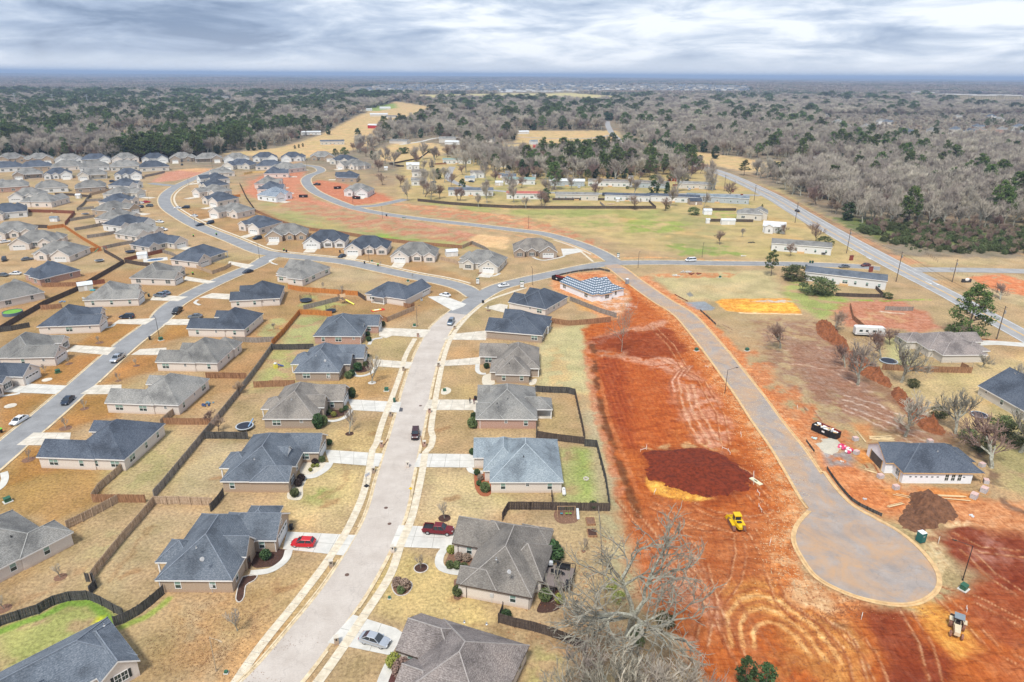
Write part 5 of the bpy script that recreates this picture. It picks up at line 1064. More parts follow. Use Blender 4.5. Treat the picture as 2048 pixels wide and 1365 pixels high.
tdef('cone0',pine_meshes(66,9,60,22,.36,LF_D,.27,.03,shape='cone'))
for i in range(2): tdef(f'shrub{i}',pine_meshes(70+i,4,40,60,.17,LF_S,.62,.03,shape='oval'))
tdef('russet',pine_meshes(75,11,46,24,.42,LF_O,.36,.15,shape='oval'))
TN={'bare':('bare_tree','tree'),'brown':('bare_tree','tree'),'pine':('pine_tree','tree'),'cedar':('evergreen_tree','tree'),'cone':('evergreen_tree','tree'),'shrub':('shrub','shrub'),'russet':('leafy_tree','tree')}
TROOT={}
TH={'bare':13,'brown':11,'pine':18,'cedar':10,'cone':9,'shrub':4,'russet':11}
rt=random.Random(99)
def tree(kind,loc,hgt,label,group=None,wide=1.0,rz=None):
    base=kind.rstrip('0123456789')
    r=empty(TN[base][0],(loc[0],loc[1],loc[2] if len(loc)>2 else 0),rt.random()*6.28 if rz is None else rz,label,TN[base][1],group)
    s=hgt/TH[base]; r.scale=(s*wide,s*wide,s)
    a,b=TREES[kind]; obj('trunk',a,r); obj('crown',b,r); return r
def tpx(kind,x,y,h,label,group=None,wide=1.0):
    p=at(x,y); return tree(kind,(p.x,p.y,0),h,label,group,wide)
# the big lichened tree by the clay site and the grove below it
a,b=bare_meshes(3,23,6,(6,4,3,3,3,3),.012,TW_P,BARK,spread=.70,r=.6,first=.36,up=.06,wig=.42,tl=2,rk=.54)
p=at(1256,1272); r=empty('bare_tree',(p.x,p.y,0),2.2,'large lichen-covered bare tree with mossy limbs at the edge of the red clay site','tree'); obj('trunk',a,r); obj('crown',b,r); r.scale=(.95,.95,1)
GB_=[bare_meshes(80+i,13,5,(5,3,3,3,3),.015,TW_P if i%2 else TW_G,BARK,spread=.62,first=.3,up=.2,wig=.3) for i in range(3)]
for i,(x,y,h) in enumerate([(1165,1330,12),(1235,1340,13),(1305,1335,12),(1375,1345,11),(1205,1365,12.5),(1275,1370,13),(1345,1372,12),(1130,1352,9),(1420,1368,8)]):
    p=at(x,y,h*.72); r=empty('bare_tree',(p.x,p.y,0),i*1.3,'pale bare tree in the grove at the bottom edge, '+ORD[1+sorted([1165,1235,1305,1375,1205,1275,1345,1130,1420]).index(x)],'tree','bare grove at the bottom edge'); r.scale=(h/13,h/13,h/13); obj('trunk',GB_[i%3][0],r); obj('crown',GB_[i%3][1],r)
for (x,y,h,l) in [(1330,1250,2.2,'green bush at the foot of the large bare tree'),(1275,1285,2.0,'dark green bush below the trunk of the large bare tree')]: tpx('shrub0',x,y,h,l)
for i,(x,y) in enumerate([(1222,1180),(1236,1205)]): 
    t=pine_meshes(90+i,2.2,20,20,.12,LF_Y,.5,.03,shape='oval'); p=at(x,y); r=empty('shrub',(p.x,p.y,0),0,'yellow flowering bush under the large bare tree, '+('upper' if i==0 else 'lower')+' of two','shrub'); obj('trunk',t[0],r); obj('crown',t[1],r)
for i,(x,y,h) in enumerate([(1490,1372,5),(1530,1378,4.5)]): tpx('cedar0',x,y,h,'young dark pine cut by the bottom edge, '+('left' if i==0 else 'right')+' of two')
# tall dying tree on the clay
a,b=bare_meshes(7,17.5,4,(9,4,3,3),.03,TW_P,BARK,spread=.95,r=.36,first=.9,up=.05,wig=.09); p=at(1243,704); r=empty('bare_tree',(p.x,p.y,0),1,'tall pale dead tree with short ragged limbs standing on the dark red pad','tree'); obj('trunk',a,r); obj('crown',b,r); r.scale=(.62,.62,1)
# scattered winter trees east of the new road
E_=[bare_meshes(100+i,11,5,(5,4,4,3,3),.017,[TW_G,TW_B,TW_P][i],BARK,spread=.72,first=.22,up=.16,wig=.3) for i in range(3)]
def near(x,y,h,l,v=0,wide=1,g=None):
    h*=1.25; wide/=1.15; p=at(x,y); r=empty('bare_tree',(p.x,p.y,0),rt.random()*6,l,'tree',g); r.scale=(h/11*wide,h/11*wide,h/11); obj('trunk',E_[v][0],r); obj('crown',E_[v][1],r)
near(1561,697,7.5,'small spreading bare tree on the scraped ground right of the new road',1,1.25); near(1715,770,11,'bare tree standing in the dirt in front of the brown berm',0); near(1802,765,10.5,'bare tree beside the board fence with the round pool',2)
near(1761,720,8,'thin bare tree behind the parked camper trailer',1); near(1810,873,9.5,'bare tree directly behind the unfinished house',0,1.1); near(1912,868,9,'bare tree with pale forked limbs right of the unfinished roof',2); near(1983,936,9.5,'wide twiggy tree beside the stacked block pallets at the right',1,1.3)
near(2040,905,9,'pale bare tree reaching in from the right edge',2,1.2); near(1690,735,6,'low bare tree along the brown berm',1); near(1665,665,6,'small bare tree at the upper end of the brown berm',1,1.2); near(2035,795,8,'bare tree in front of the dark-roofed house at the right edge',0)
near(2000,600,5,'reddish bare bush beside the highway grass',1,1.5); near(1964,735,3.5,'small bare bush at the corner of the cream house',2,1.3); near(1700,560,3,'little bare shrub by the park edge',1)
p=at(1936,672); P_=pine_meshes(5,17.5,120,46,.3,LF_P,.30,.08); r=empty('pine_tree',(p.x,p.y,0),1.2,'big dense pine beside the highway and the grey-brown roof','tree'); obj('trunk',P_[0],r); obj('crown',P_[1],r)
for (k,x,y,h,l,wd) in [('shrub0',1592,558,5.2,'rounded olive evergreen shrub, upper of the two large ones',1.9),('shrub1',1634,588,6.2,'rounded olive evergreen shrub, lower of the two large ones',1.7),('pine0',1542,552,11,'slim pine at the end of the cross road',.9),('shrub0',1775,597,2.2,'bush at the corner of the dark picket fence',1.3),('shrub1',1900,672,3.0,'dark bush at the foot of the leaning utility pole',1),
 ('shrub0',1996,862,3.8,'leafy green shrub near the right edge, behind the unfinished roof',1.2),('shrub1',2030,885,4.5,'dense green shrub at the right edge',1.3),('shrub0',1875,835,3,'green shrub above the brown berm',1),('shrub1',1825,775,2.4,'small green shrub at the fence end',1),('shrub0',1960,900,3.2,'dark green shrub under the bare trees right of the unfinished roof',1.3),('shrub1',1935,880,2.6,'low green shrub right of the unfinished roof',1.2),
 ('cone0',1333,398,11,'cone-shaped evergreen between the mobile home rows',1),('cedar0',1092,405,9,'dark evergreen beside the red-roofed mobile home',1.2),('cedar1',877,359,8.5,'dense round green conifer by the end of the park road',1.25),('pine1',690,318,11,'broad dark evergreen beyond the far houses',1.5),('pine2',671,318,10,'broad evergreen left of its darker neighbour beyond the far houses',1.2),('pine0',1523,425,5,'small palm-like tree beside the highway',.6),
 ('shrub1',1557,467,3.2,'round clipped bush in front of the white house',1),('shrub0',1387,430,4.5,'large bush by the park fence corner',1.2),('shrub1',1650,490,4,'green thicket at the roadside below the highway bend',1.6),('shrub0',1335,418,2.4,'small green bush on the park fence line',1),('shrub0',1255,378,2,'bush at the steps of the long white mobile home',1.2),('shrub1',875,386,3,'yellow-green bush by the fence of the park',1.6)]: tpx(k,x,y,h,l,None,wd)
for (x,y,h,v,l,wd) in [(1440,490,6,'brown0','bare thicket left of the fallen-tree yard',1.2),(1632,486,9,'brown1','brown bare tree by the highway, left of the green thicket',1),(1580,513,7,'brown0','round bare tree in front of the white mobile home',1.1),(1484,475,4,'bare1','stubby pruned tree in the park yard',1),(1270,420,8,'brown1','bare bushy tree inside the park fence',1.1),(1330,422,7,'brown0','bare bushy tree at the park fence corner',1.2),(1408,415,8,'bare2','grey bare tree right of the dark-roofed mobile home',1.1),(1143,380,8,'bare0','bare tree in front of the pale green mobile home',1.2),(1425,382,8,'bare1','bare tree at the right end of the back row',1.2),
 (757,345,9,'brown0','reddish round bare tree right of the far houses',1.2),(765,370,8,'brown1','reddish bare tree below its rounder neighbour',1.1),(800,375,8,'brown0','bare tree beside the white house with a grey roof',1.3),(815,402,12,'bare3','tall bare tree beside the end of the side spur',.8),(850,395,9,'brown1','dense bare tree on the park fence, leftmost',1.3),(880,398,8,'brown0','dense bare tree on the park fence, second',1.2),(920,402,8,'brown1','bare tree in front of the slate-roofed mobile home',1.1),(957,415,7,'bare2','whitish bare tree at the long board fence',1.2),(1052,418,6,'bare1','bare bush at the middle of the long board fence',1.2),(1088,416,8,'brown0','bare tree in front of the dark evergreen',1),
 (715,300,8,'brown1','bare tree in the tan field behind the far houses',1),(847,345,9,'bare0','tall bare tree among the white park houses',.9),(925,350,7,'brown0','round bare tree by the park road end',1.2),(950,320,9,'brown1','big bare tree above the park road',1.4),(1780,690,6,'brown0','twiggy brush along the ditch left of the camper',1.4),(1570,470,5,'brown1','low bare tree beside the bright white house',1),
 (437,862,4.5,'brown0','bare brushy tree on the dark fence line beside the trampoline yard',1.2),(425,848,3.5,'brown1','low brush on the dark fence line',1.4),(480,790,4,'brown0','bare bush beside the corner of the brown fence',1.2),(547,660,2.5,'bare1','small bare tree in the weedy yard left of the orange fence',1)]: tpx(v,x,y,h*(1.3 if y<500 else 1),l,None,wd)
# young street trees with mulch rings
YT=bare_meshes(44,5,4,(5,4,3,3),.018,TW_G,BARK,spread=.5,first=.4,up=.35)
MULCH=M('mulch_dark',(0.07,0.035,0.025),0.95,.35,3); MULCHR=M('mulch_brown',(0.20,0.11,0.07),0.95,.35,3); GRAV=M('gravel_pale',(0.60,0.54,0.43),0.95,.3,6); STONE=M('edging_stone',(0.55,0.5,0.44),0.9,.3,3)
def disc(name,px,mat,z=.03,edge=None,parent=None):
    P=smooth([tuple(at(*q)[:2]) for q in px+[px[0]]],.5)[:-1]; mb=MB(); mb.add([(p.x,p.y,z) for p in P],[tuple(range(len(P)))]); 
    me_=mb.mesh(name,mat); o=tag(obj(name,me_),kind='structure')
    if o.data.polygons[0].normal.z<0: o.data.flip_normals()
    if edge:
        P2=P+[P[0]]; e=ribbon(name+'_edging',P2,-.08,.08,0,edge,z2=.12)
    return o
def ring(x,y,r,mat,edge=None,z=.03):
    p=at(x,y); mb=MB(); n=18; mb.add([(p.x+r*math.cos(6.283*i/n)*(1+.07*math.sin(i*3)),p.y+r*math.sin(6.283*i/n),z) for i in range(n)],[tuple(range(n))]); o=tag(mb.build('mulch_ring',mat),kind='structure')
    if edge:
        P=[Vector((p.x+r*math.cos(6.283*i/24),p.y+r*math.sin(6.283*i/24))) for i in range(25)]; ribbon('mulch_edging',P,-.08,.08,0,edge,z2=.12)
for (x,y,h,mr,mat,ed,l) in [(699,868,6.5,1.0,MULCH,None,'slim bare tree in a dark mulch ring before the tan brick house'),(744,766,8.5,1.1,CONCL,None,'taller bare tree in a pale stone ring before the arched-porch house'),(889,1037,4.2,1.2,MULCH,None,'young bare tree with a mulch ring above the pickup'),(842,1137,3.2,1.2,MULCH,STONE,'young bare tree in an edged mulch ring below the pickup'),
 (475,1262,4.8,.01,MULCHR,None,'thin twiggy tree on the brown lawn at the bottom left'),(121,1155,3.2,1.0,MULCHR,None,'sapling in a mulch patch behind the grey-roofed house at the left edge'),(8,1218,3.0,1.1,MULCHR,None,'sapling in a mulch patch at the left edge above the curving black fence'),(1167,1103,3.2,.4,MULCHR,None,'sapling beside the deck yard wire fence'),
 (57,920,2.6,1.3,MULCHR,None,'sapling on the lawn below the lowest driveway of the left street'),(131,857,3,1.4,MULCHR,None,'sapling on the lawn left of the lowest charcoal roof'),(169,818,2.8,1.0,MULCHR,None,'sapling between two driveways of the left street'),(237,762,2.6,.8,MULCHR,None,'sapling above the grey roof on the left street'),(273,732,2.6,.9,MULCHR,None,'sapling below the hip-roofed house driveway'),(90,745,2.6,.01,MULCHR,None,'sapling near the green utility box by the left street'),(138,728,2.4,1.0,MULCHR,None,'sapling in a mulch spot left of the silver pickup'),
 (199,686,2.6,1.2,MULCHR,None,'sapling beside a red planting spot left of the street'),(683,590,4,1.7,MULCHR,None,'bare sapling in a mulch oval on the vacant lawn'),(645,579,3,1.4,MULCHR,None,'second sapling on the vacant lawn, left of the other'),(977,622,2.5,.8,MULCHR,None,'sapling on the corner lawn above the curved sidewalk'),(825,556,2.2,1.0,MULCHR,None,'sapling on the lawn in front of the four-light garage'),(760,532,2.2,.01,MULCHR,None,'sapling beside the street lamp on the cross street')]:
    p=at(x,y); r=empty('sapling',(p.x,p.y,0),rt.random()*6,l,'tree'); s=h/5; r.scale=(s,s,s); obj('trunk',YT[0],r); obj('crown',YT[1],r)
    if mr>.1: ring(x,y,mr,mat,ed)
for x,y,r_ in [(21,812,1.4),(94,760,1.3)]: ring(x,y,r_,CONC)
# planting beds and their bushes
disc('mulch_bed',[(500,1100),(560,1098),(572,1105),(570,1118),(555,1130),(530,1135),(505,1133)],MULCH); disc('mulch_bed',[(485,1155),(505,1150),(515,1152),(508,1162),(492,1172),(488,1195),(480,1205),(472,1200),(476,1175)],MULCH,.03,STONE)
disc('gravel_bed',[(600,925),(650,925),(655,935),(640,950),(612,953),(600,945)],GRAV); disc('gravel_bed',[(580,965),(600,955),(612,960),(606,975),(606,990),(600,1000),(582,1000),(574,994)],GRAV); disc('planting_bed',[(648,818),(690,810),(692,828),(670,836),(648,835)],MULCH)
disc('planting_bed',[(706,730),(736,722),(746,733),(735,743),(712,745)],MULCH); disc('mulch_bed',[(897,1110),(905,1100),(948,1105),(945,1125),(940,1138),(892,1133)],MULCHR); disc('mulch_bed',[(908,1160),(925,1158),(926,1195),(908,1198)],MULCHR,.03)
disc('planting_bed',[(783,1170),(800,1160),(822,1165),(823,1178),(812,1190),(797,1192),(787,1184)],MULCHR,.03,STONE); disc('mulch_bed',[(948,946),(968,946),(981,965),(981,990),(962,992),(950,975)],M('mulch_red',(.33,.11,.05),.95,.3,4)); disc('gravel_bed',[(966,752),(982,748),(990,765),(985,770),(967,770),(964,760)],GRAV); disc('gravel_bed',[(1057,762),(1073,758),(1071,768),(1060,771)],GRAV)
disc('mulch_bed',[(790,1330),(830,1340),(835,1370),(780,1420),(765,1380)],M('mulch_maroon',(.10,.04,.035),.95,.35,4)); disc('mulch_bed',[(1110,1020),(1152,1020),(1158,1035),(1150,1046),(1120,1047),(1108,1035)],MULCHR,.03); disc('planting_bed',[(78,710),(100,704),(135,706),(125,715),(75,716)],MULCHR); disc('planting_bed',[(170,650),(195,645),(225,645),(210,652),(175,653)],MULCHR); disc('planting_bed',[(322,712),(350,708),(358,718),(345,725),(328,722)],MULCHR)
disc('mulch_bed',[(1095,1160),(1120,1160),(1122,1215),(1075,1225),(1085,1195)],MULCH); disc('mulch_bed',[(1000,543),(985,548),(955,548),(970,543)],MULCHR); disc('mulch_bed',[(1080,517),(1120,512),(1100,519)],MULCHR); disc('gravel_bed',[(883,779),(893,775),(902,779),(900,786),(890,790),(882,788)],GRAV)
SB={'g':LF_S,'d':LF_D,'y':LF_Y,'p':LF_PU,'b':TW_B}
SHM={}
def bush(x,y,rad,c,l,tall=1.0,g=None):
    if c not in SHM:
        rng=random.Random(ord(c)); mb=MB()
        leafcloud(mb,rng,(0,0,.95),(1,1,.95),620,.16,0,shell=.75); leafcloud(mb,rng,(0,0,.8),(.8,.8,.75),300,.2,0,shell=.5)
        SHM[c]=mb.mesh('foliage',SB[c])
    p=at(x,y); o=obj('bush',SHM[c],None,(p.x,p.y,0),rt.random()*6); o.scale=(rad,rad,rad*tall); tag(o,l,'bush',g)
for a in [(630,929,.75,'p','dark purple ball bush in the gravel bed above the yellow ones'),(626,935,.45,'y','small yellow-green bush, left one in the pale gravel'),(635,934,.42,'y','small yellow-green bush, right one in the pale gravel'),(621,943,.45,'y','small yellow-green bush, lowest in the pale gravel'),(644,924,.75,'g','round green bush beside the white garage door of the dormer house'),(658,890,.8,'d','dark round bush at the garage corner of the dormer house'),
 (603,962,.85,'p','dark purple ball bush, upper of the pair at the brick corner'),(597,972,.85,'p','dark purple ball bush, lower of the pair at the brick corner'),(590,993,.95,'g','bright green bush at the bottom of the pale gravel bed'),(532,1118,1.0,'d','dark leafy bush in the black mulch bed'),
 (659,829,.7,'g','green bush in the flag bed, leftmost'),(668,833,.7,'y','yellow-green bush in the flag bed, lowest'),(674,817,.7,'g','green bush beside the flag'),(683,825,.6,'g','green bush in the flag bed, right one'),(692,821,.7,'d','round bush at the walk end of the flag bed'),(655,820,.8,'g','green bush in the flag bed, top left one'),(716,741,1.3,'d','large dark bush in the half-round bed'),(731,733,.8,'g','round bush near the walk of the arched-porch house'),(697,757,1.1,'g','green bush at the brick corner below the arched porch'),(704,752,1.0,'d','dark bush right of the brick corner below the arched porch'),
 (738,683,.9,'d','dark bush in the side bed of the red brick house, lower one'),(736,672,.8,'d','dark bush in the side bed of the red brick house, upper one'),(766,652,.9,'g','leafy shrub at the garage corner of the red brick house'),
 (902,1106,.8,'y','bright shrub at the front corner by the pickup'),(900,1136,.75,'g','grey-green ball bush before the deck house, leftmost of three'),(914,1137,.75,'g','grey-green ball bush before the deck house, middle of three'),(928,1139,.7,'g','grey-green ball bush before the deck house, rightmost of three'),(918,1120,.8,'b','brown bush in the front bed of the deck house, left'),(933,1122,.8,'b','brown bush in the front bed of the deck house, right'),(916,1190,.95,'g','dark olive bush at the lower corner of the deck house bed'),(922,1172,.7,'b','brown bush above the olive one at the deck house'),
 (795,1172,.9,'b','brown bush in the round island bed, left'),(810,1178,1.0,'b','brown bush in the round island bed, right'),(802,1186,.7,'g','green bush in the round island bed, lowest'),(789,1334,1.2,'y','bright green shrub beside the silver sedan driveway'),(806,1352,1.5,'b','tall brown grass-like shrub at the brown-roofed house'),
 (954,950,.7,'d','dark round bush, top one in the red mulch bed'),(961,960,.7,'b','brown bush in the red mulch bed'),(958,971,.6,'d','dark bush in the red mulch bed, middle'),(970,983,1.1,'g','large green bush at the bottom of the red mulch bed'),(946,855,1.4,'g','large yellowish shrub at the brick corner of the two-people house'),(948,838,.9,'d','dark shrub above the yellowish one at the two-people house'),(945,909,.8,'d','dark shrub at the garage of the pale blue-roofed house'),(973,737,.9,'d','dark small bush by the pale gravel bed right of the street'),
 (1108,1120,1.7,'d','dark climbing shrub at the back wall of the deck house'),(1105,1107,1.4,'d','dark shrub at the back wall of the deck house, upper'),(1090,1200,1.1,'g','shrub under the back deck, left'),(1120,1205,.9,'y','yellow-green bush beside the deck stairs'),(1066,652,1.0,'d','dark green bush against the brown fence, left'),(1077,653,.9,'d','dark green bush against the brown fence, right'),
 (1186,1018,.9,'d','dark shrub in the fence corner of the swing set yard'),(1012,1238,.9,'d','dark shrub inside the dark fence corner'),(637,857,1.3,'d','dark cone bush at the brick corner of the flag house'),(649,851,.9,'g','green bush beside the dark cone bush of the flag house'),(705,796,1.0,'d','tall dark cone bush at the garage of the flag house')]:
    bush(*a[:5],tall=1.6 if 'cone bush' in a[4] else 1.0)
# ------------------ woods: individually placed nearest trees, the rest scattered
WOODS=[ # polygon px, spacing m, mix weights (bare,brown,pine,cedar,shrub)
 ([(0,300),(60,303),(135,308),(235,318),(300,320),(395,320),(440,308),(480,300),(560,292),(610,275),(660,258),(700,235),(745,216),(800,200),(700,196),(400,190),(0,190)],9,(.60,.15,.15,.10,0)),
 ([(0,318),(100,314),(240,322),(400,322),(425,312),(395,306),(235,300),(130,298),(0,296)],6.5,(.42,.13,.23,.22,0)),
 ([(700,262),(770,262),(850,240),(880,215),(1000,208),(1270,210),(1245,240),(1210,268),(1000,285),(960,300),(900,290),(860,275),(800,280),(740,300),(710,310)],10,(.62,.22,.08,.08,0)),
 ([(1000,318),(1090,316),(1260,302),(1330,318),(1375,328),(1410,348),(1330,355),(1200,362),(1080,362),(990,345),(940,330),(930,308)],8,(.5,.34,.06,.10,0)),
 ([(1245,262),(1300,290),(1345,305),(1400,318),(1460,318),(1560,320),(1700,330),(1600,350),(1560,355),(1640,400),(1660,425),(1720,448),(1840,458),(2060,462),(2300,460),(2200,212),(1275,212),(1240,235)],8.5,(.76,.17,.035,.035,0)),
 ([(1560,345),(1700,330),(2048,300),(2048,420),(1700,415),(1610,385)],8,(.76,.2,.02,.02,0)),
 ([(800,325),(1000,300),(1330,330),(1510,398),(1400,414),(1040,413),(850,402)],22,(.60,.34,.01,.05,0)),
 ([(700,300),(960,300),(1000,320),(810,328),(760,345),(730,320)],24,(.6,.25,.05,.1,0)),([(1470,330),(1560,345),(1640,385),(1700,425),(1700,448),(1640,415),(1560,380)],9,(.7,.2,.05,.05,0)),([(1240,260),(1300,285),(1480,316),(1480,340),(1340,312),(1225,275)],14,(.6,.2,.08,.12,0)),
 ([(700,215),(830,190),(1270,184),(1540,186),(2048,190),(2048,212),(1540,212),(1270,208),(1180,207),(880,212),(800,220)],14,(.7,.14,.1,.06,0)),
]
CLEAR=[f for f in FIELDS]+[[(1035,262),(1100,260),(1235,262),(1245,290),(1150,292),(1030,290)]]
SUBR=W([(1640,234),(2100,232),(2100,290),(1800,288),(1640,268)]); APC=W([(1800,190),(2100,194),(2100,222),(1930,222),(1900,208),(1810,203)]); rw=random.Random(7); CL=[W(c) for c in CLEAR]; PLACED=[]
HOUSEXY=[(o.location.x,o.location.y) for o in COL.objects if o.name.split('.')[0] in('house','mobile_home','farm_building')]
HX=np.array(HOUSEXY)
HWs=[P_hw[i] for i in range(0,len(P_hw),2)]
def okspot(x,y):
    if y>2100 and inP(Vector((x,y)),APC): return False
    if len(HX) and np.min(np.hypot(HX[:,0]-x,HX[:,1]-y))<13+ (max(0,y-620)*.022): return False
    q=Vector((x,y))
    for P,w_ in ((P_hw,13),(P_mp,7),(P_far,7),(P_f2,6)):
        if abs(P[0].y-y)>900: pass
        if dist_line(q,P[::4]+[P[-1]])<w_: return False
    for c in CL:
        if inP(q,c): return False
    return True
for wi,(poly,sp,mixw) in enumerate(WOODS):
    Wp=W(poly); xs=[p[0] for p in Wp]; ys=[p[1] for p in Wp]; y=min(ys)
    while y<min(max(ys),2600):
        s=sp*(1+max(0,y-900)/1600); x=max(min(xs),-y*.86); xe=min(max(xs),y*.86)
        while x<xe:
            px=x+rw.uniform(-.5,.5)*s; py=y+rw.uniform(-.5,.5)*s; x+=s
            if not inP(Vector((px,py)),Wp) or not okspot(px,py): continue
            if rw.random()<.12: continue
            cl=float(wob(np.array(px),np.array(py),160,12)); wts=list(mixw); wts[2]*=max(.05,1+3.0*cl) ; wts[3]*=max(.05,1+2.2*float(wob(np.array(px),np.array(py),70,15)))
            k=rw.choices(['bare','brown','pine','cedar','shrub'],wts)[0]; PLACED.append((px,py,k,wi))
        y+=s*.9
def kd(k): return k+str(rw.randrange({'bare':4,'brown':2,'pine':3,'cedar':2,'shrub':2}[k]))
HR={'bare':(12,20),'brown':(8,14),'pine':(15,24),'cedar':(8,14),'shrub':(2,4)}
vis=sorted([t for t in PLACED if abs(t[0])/t[1]<.76],key=lambda t:t[1])
lim={'bare':120,'brown':75,'pine':150,'cedar':130,'shrub':0}; cnt={k:0 for k in lim}; indiv=set()
GRPS={'bare':'grey bare trees','brown':'brownish bare trees','pine':'pines','cedar':'dark evergreens'}
LBL={'bare':'grey leafless tree ','brown':'low brownish leafless tree ','pine':'tall green pine ','cedar':'short dense dark evergreen '}
WH=['deep in the left woods','in the belt just behind the farthest houses','around the centre field','in the belt beyond the mobile homes','right of the highway','far right of the highway','inside the mobile home park','on the bare lots above the park','close along the right side of the highway','along the far bend of the highway','at the far skyline woods']
for t in vis:
    k=t[2]
    if inP(Vector(t[:2]),SUBR) and rw.random()<.5: continue
    if cnt[k]<lim[k]: cnt[k]+=1; indiv.add(t); tree(kd(k),(t[0],t[1],0),rw.uniform(*HR[k]),LBL[k]+' '+WH[t[3]],GRPS[k]+' '+WH[t[3]],wide=rw.uniform(.85,1.3))
rest=[t for t in PLACED if t not in indiv and not(inP(Vector(t[:2]),SUBR) and rw.random()<.4)]
# far canopy groves out to the horizon
y=2600
FAR=[]; SUBP=[W([(690,186),(700,178),(1240,177),(1500,181),(1510,190),(1240,189),(700,189)]),W([(1800,190),(2100,194),(2100,222),(1930,222),(1900,208),(1810,203)])]
while y<27000:
    s=26*(1+(y-2600)/5200); x=-y*.8
    while x<y*.8:
        px=x+rw.uniform(-.5,.5)*s; py=y+rw.uniform(-.5,.5)*s; x+=s
        q=Vector((px,py))
        if any(inP(q,c) for c in CL[:2]+SUBP) : continue
        pn=float(wob(np.array(px),np.array(py),900,21)); FAR.append((px,py,'pine' if rw.random()<.34+.5*pn else 'bare',s))
    y+=s*.8
def proto_collection(name,meshes):
    c=bpy.data.collections.new(name)
    for i,m_ in enumerate(meshes):
        o=bpy.data.objects.new(f'{name}_{i:02d}',m_); c.objects.link(o)
    return c
def scatter(name,pts,coll,label,cat):
    'pts: (x,y,z,scale xyz,rot,idx); one stuff object, instances by geometry nodes'
    me_=bpy.data.meshes.new(name); me_.from_pydata([p[0] for p in pts],[],[])
    for nm,ty,dat in (('rot','FLOAT_VECTOR',[(0,0,p[2]) for p in pts]),('scl','FLOAT_VECTOR',[p[1] for p in pts]),('pick','INT',[p[3] for p in pts])):
        a_=me_.attributes.new(nm,ty,'POINT')
        if ty=='INT': a_.data.foreach_set('value',dat)
        else: a_.data.foreach_set('vector',np.array(dat,dtype=np.float32).ravel())
    o=obj(name,me_); tag(o,label,cat,kind='stuff'); g=bpy.data.node_groups.new(name,'GeometryNodeTree'); g.interface.new_socket('Geometry',in_out='INPUT',socket_type='NodeSocketGeometry'); g.interface.new_socket('Geometry',in_out='OUTPUT',socket_type='NodeSocketGeometry')
    gi=g.nodes.new('NodeGroupInput'); go=g.nodes.new('NodeGroupOutput'); ip=g.nodes.new('GeometryNodeInstanceOnPoints'); ci=g.nodes.new('GeometryNodeCollectionInfo'); ci.inputs[0].default_value=coll; ci.inputs[1].default_value=True; ci.inputs[2].default_value=True
    ip.inputs['Pick Instance'].default_value=True
    def at_(nm,ty): n=g.nodes.new('GeometryNodeInputNamedAttribute'); n.data_type=ty; n.inputs[0].default_value=nm; return n.outputs[0]
    g.links.new(gi.outputs[0],ip.inputs['Points']); g.links.new(ci.outputs[0],ip.inputs['Instance']); g.links.new(at_('pick','INT'),ip.inputs['Instance Index']); g.links.new(at_('rot','FLOAT_VECTOR'),ip.inputs['Rotation']); g.links.new(at_('scl','FLOAT_VECTOR'),ip.inputs['Scale']); g.links.new(ip.outputs[0],go.inputs[0])
    md=o.modifiers.new('scatter','NODES'); md.node_group=g; return o
keys=['bare0','bare1','bare2','bare3','brown0','brown1','pine0','pine1','pine2','cedar0','cedar1','russet']
CO=proto_collection('woodland_tree',[joined('woodland_tree',*TREES[k]) for k in keys])
ix={'bare':(0,1,2,3),'brown':(4,5),'pine':(6,7,8),'cedar':(9,10)}
pts=[]
for x,y,k,_w in rest:
    b_=k.rstrip('0123456789'); h_=rw.uniform(*HR[k]); s=h_/TH[b_]*(1+max(0,y-900)/2600)*(.5 if inP(Vector((x,y)),SUBR) else 1); wd=rw.uniform(.9,1.35)*(1+max(0,y-900)/1800)
    pts.append(((x,y,float(gz(np.array(x),np.array(y)))),(s*wd,s*wd,s if y<1500 else s*.85),rw.random()*6.28,rw.choice(ix[k])))
scatter('woodland',pts,CO,'bare and evergreen woodland stretching behind the nearer trees','woodland')
def grove(seed,mat1,mat2,n,s):
    rng=random.Random(seed); mb=MB()
    for i in range(n):
        x,y=rng.uniform(-.5,.5),rng.uniform(-.5,.5); r_=rng.uniform(.09,.17); h_=rng.uniform(.3,.5)
        leafcloud(mb,rng,(x,y,h_-r_*.5),(r_,r_,r_*.9),16,.045,rng.choice((0,0,1)),shell=.6); leafcloud(mb,rng,(x,y,h_*.4),(r_*.9,r_*.9,h_*.4),8,.06,0,shell=.4)
    return mb.mesh('grove',[mat1,mat2])
CG=proto_collection('far_grove',[grove(1,TW_G,TW_B,16,1),grove(2,TW_G,TW_B,16,1),grove(3,TW_B,TW_G,16,1),grove(4,LF_P,LF_D,16,1),grove(5,LF_D,LF_P,16,1),grove(6,TW_G,LF_P,16,1)])
pts=[]
for x,y,k,s in FAR:
    w_=s*1.35; pts.append(((x,y,float(gz(np.array(x),np.array(y)))),(w_,w_,26+min(22,(y-2600)/500)),rw.random()*6.28,rw.choice((3,4,5)) if k=='pine' else rw.choice((0,1,2,0,1,5))))
scatter('far_woodland',pts,CG,'hazy woodland reaching to the horizon','woodland')
